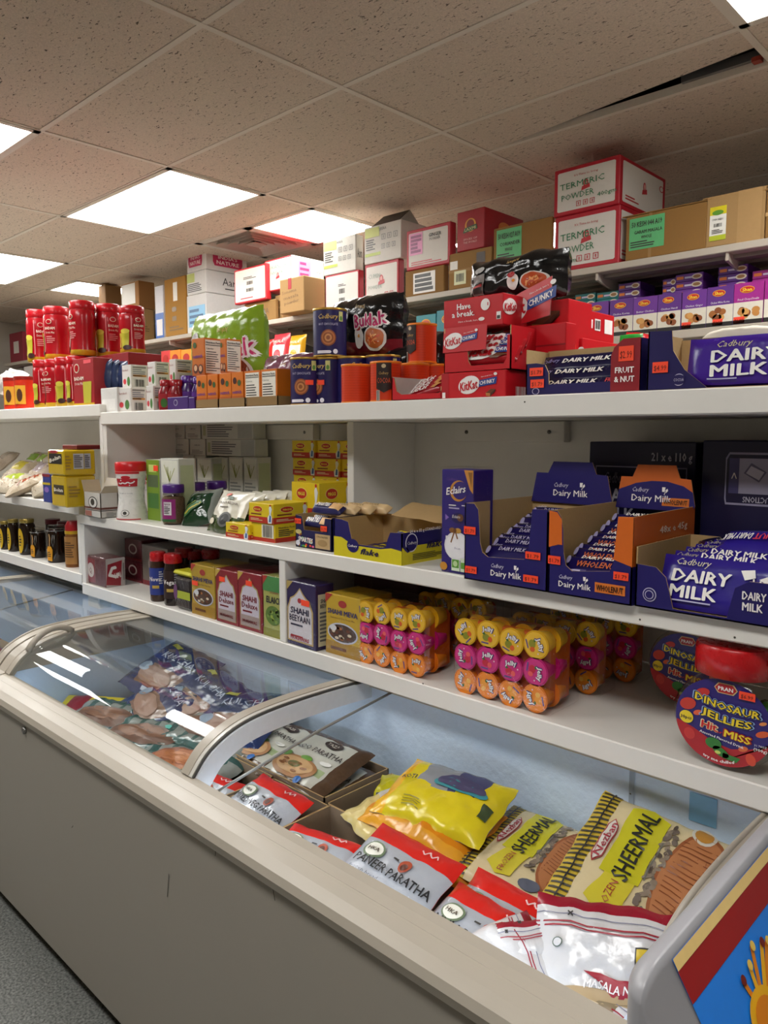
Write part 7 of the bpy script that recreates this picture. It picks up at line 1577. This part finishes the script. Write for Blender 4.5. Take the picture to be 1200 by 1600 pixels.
cell('brown open carton in the back row under the sheermal bags', -.925, -.46, 1.223, 1.46, .60)
SILV = M('b9bdc4', .25, .25, .4, 45, .05, name='silver_film'); RFO = M('d8261e', .2, 0, .35, 45, .05, name='red_film')
def paratha(lb, cx, top_y, top_z, ang, rz, title, l=.26, w=.222, seed=1, hdr=.83):
    b = Bag(w, l, .028, lambda u, v: RFO if v > hdr else SILV, seed=seed, wr=.0045, nu=24, nv=24, pw=5)
    q = b.mb; q.ell(b, .22, hdr-.10, .12, .075, P('6a7a5a'), 4, 20); q.ell(b, .22, hdr-.10, .10, .06, P('e8e6d8'), 5, 20); q.text(b, 'HKA', .22, hdr-.10, .035, P('4a3a22'), .13, bold=.02, layer=7)
    q.text(b, title, .54, hdr-.20, .075, P('1c1c1e'), .86, bold=.02, layer=6); q.text(b, 'frozen bread', .3, hdr-.29, .03, P('4a4a4e'), .34, layer=6)
    q.ell(b, .60, hdr-.10, .06, .055, P('a8482a'), 4, 16); q.ell(b, .60, hdr-.11, .035, .03, P('5a2a1a'), 5, 12); q.lines(b, .45, hdr-.10, .55, hdr-.07, 1, INK, 5)
    for u0 in (.62, .7): q.line(b, [(u0, hdr+.09), (u0+.04, hdr+.06), (u0+.08, hdr+.10), (u0+.10, hdr+.07)], .003, P('f0c8c4'), 5)
    ca, sa = math.cos(R(ang)), math.sin(R(ang)); c, s_ = math.cos(R(rz)), math.sin(R(rz))
    uy = Vector((-s_*ca, c*ca, sa)); ux = Vector((c, s_, 0)); o = Vector((cx, top_y, top_z))-uy*(l/2)
    return lay(q, 'flatbread_bag', lb, 'bag', o, ux, uy, 'silver flatbread bags with red tops')
paratha('silver flatbread bag with a red top in the first front carton, mostly sunk', -1.69, 1.13, .655, 20, 8, 'ALOO PARATHA', l=.24, seed=3)
paratha('silver mixed veg flatbread bag with a red top in the second front carton', -1.462, 1.175, .682, 20, -3, 'MIXED VEG PARATHA', seed=4)
paratha('silver onion paratha bag with a red top sunk low in the third front carton', -1.237, 1.115, .665, 20, 12, 'ONION PARATHA', l=.20, w=.205, seed=5)
paratha('silver paneer paratha bag with a red top in the fourth front carton', -1.000, 1.165, .715, 22, -2, 'PANEER PARATHA', w=.24, l=.28, seed=6)
paratha('silver flatbread bag with a red top in the fifth front carton', -.772, 1.135, .690, 22, -4, 'MULI PARATHA', seed=7)
paratha('second silver bag with a red top behind the one in the fifth carton', -.765, 1.192, .700, 30, -2, 'MULI PARATHA', seed=8)
# white and green paratha packs
BRNF = M('5a4432', .2, 0, .4, 45, .25, name='brown_film')
def taza(lb, o, ux, uy, title, seed):
    def cf(u, v): return BRNF if (v > .88 or v < .10 or u > .86) else (FO('a8b88a') if .28 < v < .40 and .08 < u < .8 else FO('c9c8bc'))
    b = Bag(.245, .235, .03, cf, seed=seed, wr=.006, pw=5); q = b.mb
    q.ell(b, .55, .80, .15, .065, P('3a2a22'), 4, 18); q.text(b, 'TAZA', .55, .80, .05, P('d8d0c0'), .2, layer=6); q.text(b, title, .46, .62, .085, P('3a2e2a'), .78, bold=.015, layer=6)
    q.ell(b, .40, .28, .34, .17, P('a8784a'), 4, 26); q.ell(b, .40, .29, .28, .13, P('c9a070'), 5, 26); q.ell(b, .40, .30, .09, .05, P('6a6a3a'), 6, 14); q.ell(b, .15, .42, .07, .05, P('5a8a3a'), 5, 12); q.ell(b, .45, .45, .09, .04, P('6a9a3a'), 5, 12)
    q.ell(b, .72, .48, .09, .035, P('e8e6e0'), 5, 14); q.ell(b, .62, .12, .05, .05, P('2a6ab8'), 6, 14); rd = random.Random(seed)
    for k in range(8): q.ell(b, .40+rd.uniform(-.2, .2), .28+rd.uniform(-.08, .08), .05, .02, P('8a5a32'), 6, 8)
    return lay(q, 'paratha_packet', lb, 'packet', o, ux, uy, 'white and green paratha packs')
UX, UY = Vector((1, .02, -.02)), Vector((0, 1, .20))
taza('white aloo paratha pack with a brown edge on top of the back carton', (-1.53, 1.325, .672), UX, Vector((.0, 1, .25)), 'ALOO PARATHA', 11)
taza('paratha pack overlapping behind the aloo paratha one, further left', (-1.735, 1.335, .664), Vector((1, -.04, .02)), UY, 'LACCHA PARATHA', 12)
taza('brown backed paratha pack under the aloo paratha one', (-1.50, 1.33, .625), UX, UY, 'ALOO PARATHA', 13)
b = Bag(.15, .2, .04, lambda u, v: FO('2a3a6a') if v > .3 else FO('6a7a94'), seed=14, wr=.012)
lay(b.mb, 'flatbread_bag', 'dark blue bag edge behind the white paratha packs by the lid frame', 'bag', (-1.90, 1.36, .655), (1, .1, 0), (0, 1, .3))
# yellow and orange bags
def yfun(u, v):
    if .22 < u < .80 and v > .48 + .30*abs(u-.5): return FO('8f9298') if u < .55 else FO('4a4a6e')
    return FO('dcc81e') if u > .12 else FO('f0b81e')
b = Bag(.29, .20, .05, yfun, seed=21, wr=.010); q = b.mb
q.ell(b, .62, .62, .24, .10, P('3a8a94'), 3, 20); q.ell(b, .62, .66, .22, .11, P('4a4668'), 4, 20); q.text(b, 'ROTI', .16, .55, .07, P('3a3222'), .14, bold=.02, layer=6); q.lines(b, .25, .12, .45, .26, 4, P('8a821e'), 5, 3, .3); q.rect(b, .88, .3, .96, .5, P('3a4a2a'), 5)
lay(q, 'flatbread_bag', 'shiny yellow bag with a dark blue picture on top of the pile', 'bag', (-1.075, 1.33, .725), (1, .12, .00), (-.12, 1, .30), 'yellow and orange flatbread bags')
b = Bag(.30, .19, .05, lambda u, v: FO('e08a14') if v > .2 else FO('e8a42a'), seed=22, wr=.012); q = b.mb
q.rect(b, .42, .30, .66, .44, P('dcdcda'), 5); q.bars(b, .56, .31, .65, .43, INK, 7, 9); q.lines(b, .43, .31, .55, .43, 3, P('4a4a8a'), 7)
lay(q, 'flatbread_bag', 'orange bag with a white barcode patch under the yellow one', 'bag', (-1.09, 1.295, .69), (1, .0, -.02), (0, 1, .25), 'yellow and orange flatbread bags')
b = Bag(.28, .2, .05, lambda u, v: FO('d8800e') if u > .3 else FO('e8d89a'), seed=23, wr=.012); q = b.mb
q.text(b, 'Roomali', .72, .3, .08, P('4a2a12'), .2, layer=6)
lay(q, 'flatbread_bag', 'orange bag lowest in the yellow pile, half under the others', 'bag', (-1.04, 1.29, .655), (1, -.04, 0), (.05, 1, .2), 'yellow and orange flatbread bags')
b = Bag(.14, .16, .04, lambda u, v: FO('e0cc86') if v < .6 else FO('d8d4c6'), seed=24, wr=.012); q = b.mb; q.ell(b, .6, .4, .06, .06, P('8a2a2a'), 5)
lay(q, 'flatbread_bag', 'cream bag sticking out left from under the orange bag', 'bag', (-1.22, 1.27, .66), (1, -.25, -.1), (.2, 1, .2))
b = Bag(.12, .14, .03, lambda u, v: FO('c8c01e'), seed=25, wr=.012); q = b.mb; q.rect(b, .1, .1, .6, .4, P('22221e'), 5); q.text(b, 'RU', .35, .3, .1, KW, .3, bold=.02, layer=7); q.text(b, '65', .35, .17, .1, KW, .3, bold=.02, layer=7)
lay(q, 'flatbread_bag', 'lime yellow bag with a black label at the left of the yellow pile', 'bag', (-1.255, 1.36, .665), (1, .4, .1), (-.4, 1, .4))
# sheermal bags
CRM = M('dccca2', .22, 0, .45, 40, .06, name='cream_film'); STR = P('c2aa4a'); STK = P('3f3a2c')
def sheermal(lb, o, ux, uy, seed, l=.27, w=.28):
    b = Bag(w, l, .035, lambda u, v: (M('c9ae3e', .25, 0, .3, 45) if v > .83 else CRM), seed=seed, wr=.0055, pw=5); q = b.mb
    for k in range(26): q.poly(b, [(k/26.0, .985), (k/26.0+.015, .985), (k/26.0+.027, .845), (k/26.0+.012, .845)], STK, 2)
    q.line(b, [(i/12.0, .905) for i in range(13)], .0035, P('2a2a26'), 4)
    q.poly(b, [(.40, .48), (.92, .48), (.98, .62), (.92, .74), (.40, .74)], FO('c9c42a'), 3); q.poly(b, [(.14, .52), (.40, .50), (.40, .70), (.20, .76), (.12, .64)], FO('d2c63a'), 3)
    q.text(b, 'SHEERMAL', .66, .61, .12, P('24261c'), .54, bold=.015, layer=6); q.text(b, 'FROZEN', .26, .62, .055, P('a8422a'), .22, layer=6)
    q.poly(b, [(.42, .80), (.48, .84), (.72, .84), (.78, .80), (.72, .76), (.48, .76)], P('a83a3a'), 4); q.poly(b, [(.435, .80), (.485, .832), (.715, .832), (.765, .80), (.715, .768), (.485, .768)], P('d8d4cc'), 5); q.text(b, 'Nezban', .60, .80, .05, P('a83040'), .26, bold=.015, layer=7)
    q.ell(b, .54, .22, .42, .20, P('9a5a34'), 3, 30); q.ell(b, .54, .22, .39, .18, P('b4764a'), 4, 30); rd = random.Random(seed)
    for k in range(15): q.line(b, [(.28+.04*k, .12+.0*k), (.34+.035*k, .36)], .0022, P('8a4a26'), 5)
    for k in range(34): q.ell(b, .28+.019*k, .43+rd.uniform(-.03, .03), rd.uniform(.015, .04), rd.uniform(.01, .025), P(rd.choice(('6f6358', '8a7c6c', '55493e'))), 4, 8, rd.uniform(-1, 1))
    q.lines(b, .45, .455, .92, .475, 1, P('6a6a62'), 5); q.ell(b, .94, .26, .08, .08, P('d8d4c8'), 4, 16); q.ell(b, .94, .26, .06, .06, P('c08a3a'), 5, 14); q.ell(b, .14, .36, .05, .09, P('5a6070'), 4, 14)
    return lay(q, 'sheermal_bag', lb, 'bag', o, ux, uy, 'cream sheermal bags')
sheermal('cream sheermal bag with a striped edge, left of two, bread picture up', (-.835, 1.345, .668), (-.06, 1, .13), (-1, -.06, .06), 31)
sheermal('large cream sheermal bag with a striped edge leaning on the freezer back wall', (-.590, 1.325, .735), (-.02, 1, .46), (-1, -.1, .12), 32, l=.29, w=.31)
sheermal('cream sheermal bag lying under the larger leaning one', (-.585, 1.27, .655), (.1, 1, .1), (-1, .1, .1), 33, l=.25, w=.24)
# white naan bags
MAR = P('a01c30')
def naan(lb, o, ux, uy, seed, l, w, front=True):
    def cf(u, v): return M('9a1a2e', .25, 0, .3, 45) if v > .925 else M('d6d4d4', .2, 0, .5, 35, .04)
    b = Bag(w, l, .05, cf, seed=seed, wr=.010, pw=4); q = b.mb
    for v in (.80, .825): q.rect(b, .0, v, 1, v+.010, MAR, 3)
    q.line(b, [(i/10.0, .88) for i in range(11)], .0012, P('6a6a8a'), 3); q.line(b, [(.23, .865), (.27, .895)], .0025, INK, 4); q.line(b, [(.27, .865), (.23, .895)], .0025, INK, 4)
    if front:
        q.ell(b, .16, .70, .035, .03, P('5a6a5a'), 4, 14); q.ell(b, .16, .70, .028, .024, P('d6d4d4'), 5, 14); q.rect(b, .70, .58, .98, .74, INK, 4); q.rect(b, .71, .59, .97, .73, P('d8b82a'), 5); q.text(b, 'NASHA', .84, .64, .06, P('7a1a1a'), .22, bold=.02, layer=7)
        q.poly(b, [(.35, .57), (.80, .54), (.80, .44), (.55, .46)], MAR, 4); q.text(b, 'MASALA NAAN', .58, .50, .05, KW, .42, bold=.015, layer=6); q.ell(b, .45, .38, .34, .10, P('b0946a'), 4, 22); q.ell(b, .35, .36, .16, .06, P('d8c09a'), 5, 16); q.ell(b, .6, .38, .18, .05, P('8a7452'), 5, 16)
        q.text(b, '400g (14oz)', .52, .25, .045, INK, .36, bold=.015, layer=6); q.poly(b, [(.15, .40), (.40, .16), (.95, .20), (.95, .24), (.42, .205), (.19, .42)], MAR, 5)
    return lay(q, 'naan_bag', lb, 'bag', o, ux, uy, 'white naan bags')
naan('white masala naan bag with a maroon top at the near right end', (-.545, 1.10, .665), (1, .50, .03), (-.30, .62, .72), 41, .26, .235)
naan('white naan bag with a maroon stripe squeezed left of the masala naan bag', (-.66, 1.055, .655), (.8, .62, .2), (-.5, .5, .7), 42, .17, .10, False)
naan('crumpled white naan bag at the front rim by the red topped bag', (-.715, 1.02, .655), (.8, -.5, -.25), (.5, .75, .35), 43, .20, .14, False)
naan('white naan bag tucked low at the right end of the freezer', (-.50, 1.02, .60), (1, .1, 0), (0, .8, .6), 44, .22, .15, False)
# small white wire basket
t = thing('wire_basket', 'white wire basket corner between the red topped and naan bags', 'basket', (-.68, 1.13, .62)); WW = M('d8d8d6', .35)
q = MB(); q.tube([(-.05, -.05, .04), (.0, .0, .062), (.03, .06, .075), (.02, .08, .0)], .0035, WW, 8); q.build('rim', t)
for k in range(3):
    q = MB(); q.tube([(-.03+.025*k, -.03+.03*k, .05+.009*k), (-.028+.025*k, -.028+.03*k, -.06)], .0025, WW, 6); q.build('wire', t)
# left bay under the glass
TEAL = M('3a5c58', .2, 0, .5, 45, .25, name='teal_film'); GRY = M('8f948f', .15, 0, .5, 40, .2, name='grey_clear_film')
def tealf(u, v):
    return TEAL if (v > .82 or v < .2 or int(u*18) % 3 == 0) else GRY
def fish(lb, o, ux, uy, seed, oval=False, l=.24, w=.36):
    b = Bag(w, l, .05, tealf, seed=seed, wr=.012, pw=4); q = b.mb
    if oval: q.ell(b, .5, .52, .26, .26, P('8a4a2c'), 3, 28); q.ell(b, .5, .54, .23, .20, P('b0683e'), 4, 28); q.ell(b, .5, .60, .15, .08, P('c07a4c'), 5, 20)
    else: q.ell(b, .5, .5, .36, .2, P('6a4634'), 3, 24); q.ell(b, .45, .55, .28, .12, P('85593f'), 4, 20)
    q.ell(b, .14, .3, .05, .06, P('4ab8a8'), 5, 10)
    return lay(q, 'frozen_bread_bag', lb, 'bag', o, ux, uy, 'teal striped frozen bread bags')
fish('teal striped bag with a brown oval picture under the glass', (-1.86, 1.09, .625), (1, .25, .0), (-.3, 1, .2), 51, True)
fish('teal striped bag furthest right against the freezer front', (-1.70, 1.01, .60), (1, .3, 0), (-.3, 1, .3), 52)
fish('teal and brown bag in the middle of the pile under the glass', (-2.08, 1.12, .635), (1, .35, .02), (-.35, 1, .25), 53)
fish('teal and brown bag at the left of the pile under the glass', (-2.30, 1.11, .635), (1, .30, .0), (-.3, 1, .25), 54)
fish('teal and brown bag lying behind the oval picture one', (-1.93, 1.25, .66), (1, .2, 0), (-.2, 1, .2), 55)
fish('grey teal bag at the back of the pile beneath the navy bags', (-2.16, 1.27, .63), (1, .2, 0), (-.2, 1, .2), 56)
b = Bag(.26, .10, .03, lambda u, v: M('8a1a2e', .3, 0, .2, 40) if .16 < u < .46 else M('d2c21e', .3, 0, .2, 40), seed=57, wr=.006)
lay(b.mb, 'frozen_packet', 'yellow and maroon packet at the left end under the glass', 'packet', (-2.475, 1.14, .645), (1, .55, .05), (-.5, 1, .45))
NAVF = M('2a3a66', .2, 0, .4, 45, .15, name='navy_film')
def kulcha(lb, o, ux, uy, seed, w=.30, l=.26):
    b = Bag(w, l, .045, lambda u, v: (M('8a6a5a', .2, 0, .4, 60, .2) if (.25 < u < .9 and .1 < v < .45) else NAVF), seed=seed, wr=.010, pw=4); q = b.mb
    q.text(b, 'KULCHA', .56, .66, .12, P('b9c4d8'), .60, layer=6); q.poly(b, [(.16, .84), (.36, .80), (.38, .86), (.18, .90)], P('b8b84a'), 4); q.ell(b, .5, .28, .3, .14, P('9a7462'), 3, 22); q.ell(b, .22, .35, .09, .09, P('7a90a8'), 4, 16); q.rect(b, .5, .05, .75, .1, P('c8d0dc'), 4)
    return lay(q, 'kulcha_bag', lb, 'bag', o, ux, uy, 'navy kulcha bags')
kulcha('navy kulcha bag highest at the back left under the glass', (-2.36, 1.375, .735), (1, -.05, -.05), (.02, 1, .45), 61, w=.34)
kulcha('navy kulcha bag with its name facing the frame, nearest the lid frame', (-1.90, 1.335, .700), (1, .35, .12), (-.35, 1, .35), 62)
kulcha('navy kulcha bag in the middle of the navy pile', (-2.12, 1.345, .705), (1, -.1, -.08), (.1, 1, .40), 63)
kulcha('dark violet navy bag with an orange corner below the navy pile', (-2.22, 1.27, .685), (1, -.35, -.1), (.3, 1, .3), 64)
# goods below, carrying the pile
for k, (x0, x1, y0, y1, h_) in enumerate(((-2.55, -2.05, .97, 1.47, .30), (-2.03, -1.87, .97, 1.47, .29), (-1.865, -1.815, .97, 1.2, .26))):
    carton('frozen_carton', ['brown carton of frozen goods beneath the navy and teal bags', 'brown carton beneath the oval picture bag', 'slim brown carton beside the first open carton'][k], 'carton', geo(x0, x1, y0, y1-y0, FB, h_), CARD)
# second freezer: a few dark red packs
for k in range(4):
    b = Bag(.3, .22, .05, lambda u, v: FO('7a3a3e') if v > .3 else FO('b08a88'), seed=71+k, wr=.012)
    lay(b.mb, 'frozen_packet', 'dull red frozen packet in the second freezer, %s from the right' % w5[k], 'packet', (-3.55-.22*k, 1.10+.03*k, .60+.02*k), (1, .2, 0), (-.2, 1, .2), 'red packets in the second freezer')
carton('frozen_carton', 'brown carton under the red packets in the second freezer', 'carton', geo(-4.6, -3.3, .98, .4, FB, .27), CARD)
# tape patch and seam on the liner
q = MB(); cxf = (FX0+FX1)/2; F = Flat((-.575-cxf, 1.5035-1.2, .795), (1, 0, 0), (0, 0, 1), (0, -1, 0), .055, .06); q.rect(F, 0, 0, 1, 1, P('7fb4dc'), 1); q.build('tape_patch', FZ)
q = MB(); F = Flat((-.705-cxf, 1.5035-1.2, .30), (1, 0, 0), (0, 0, 1), (0, -1, 0), .012, .56); q.rect(F, 0, 0, 1, 1, P('9fb0c2'), 1); q.build('liner_seam', FZ)
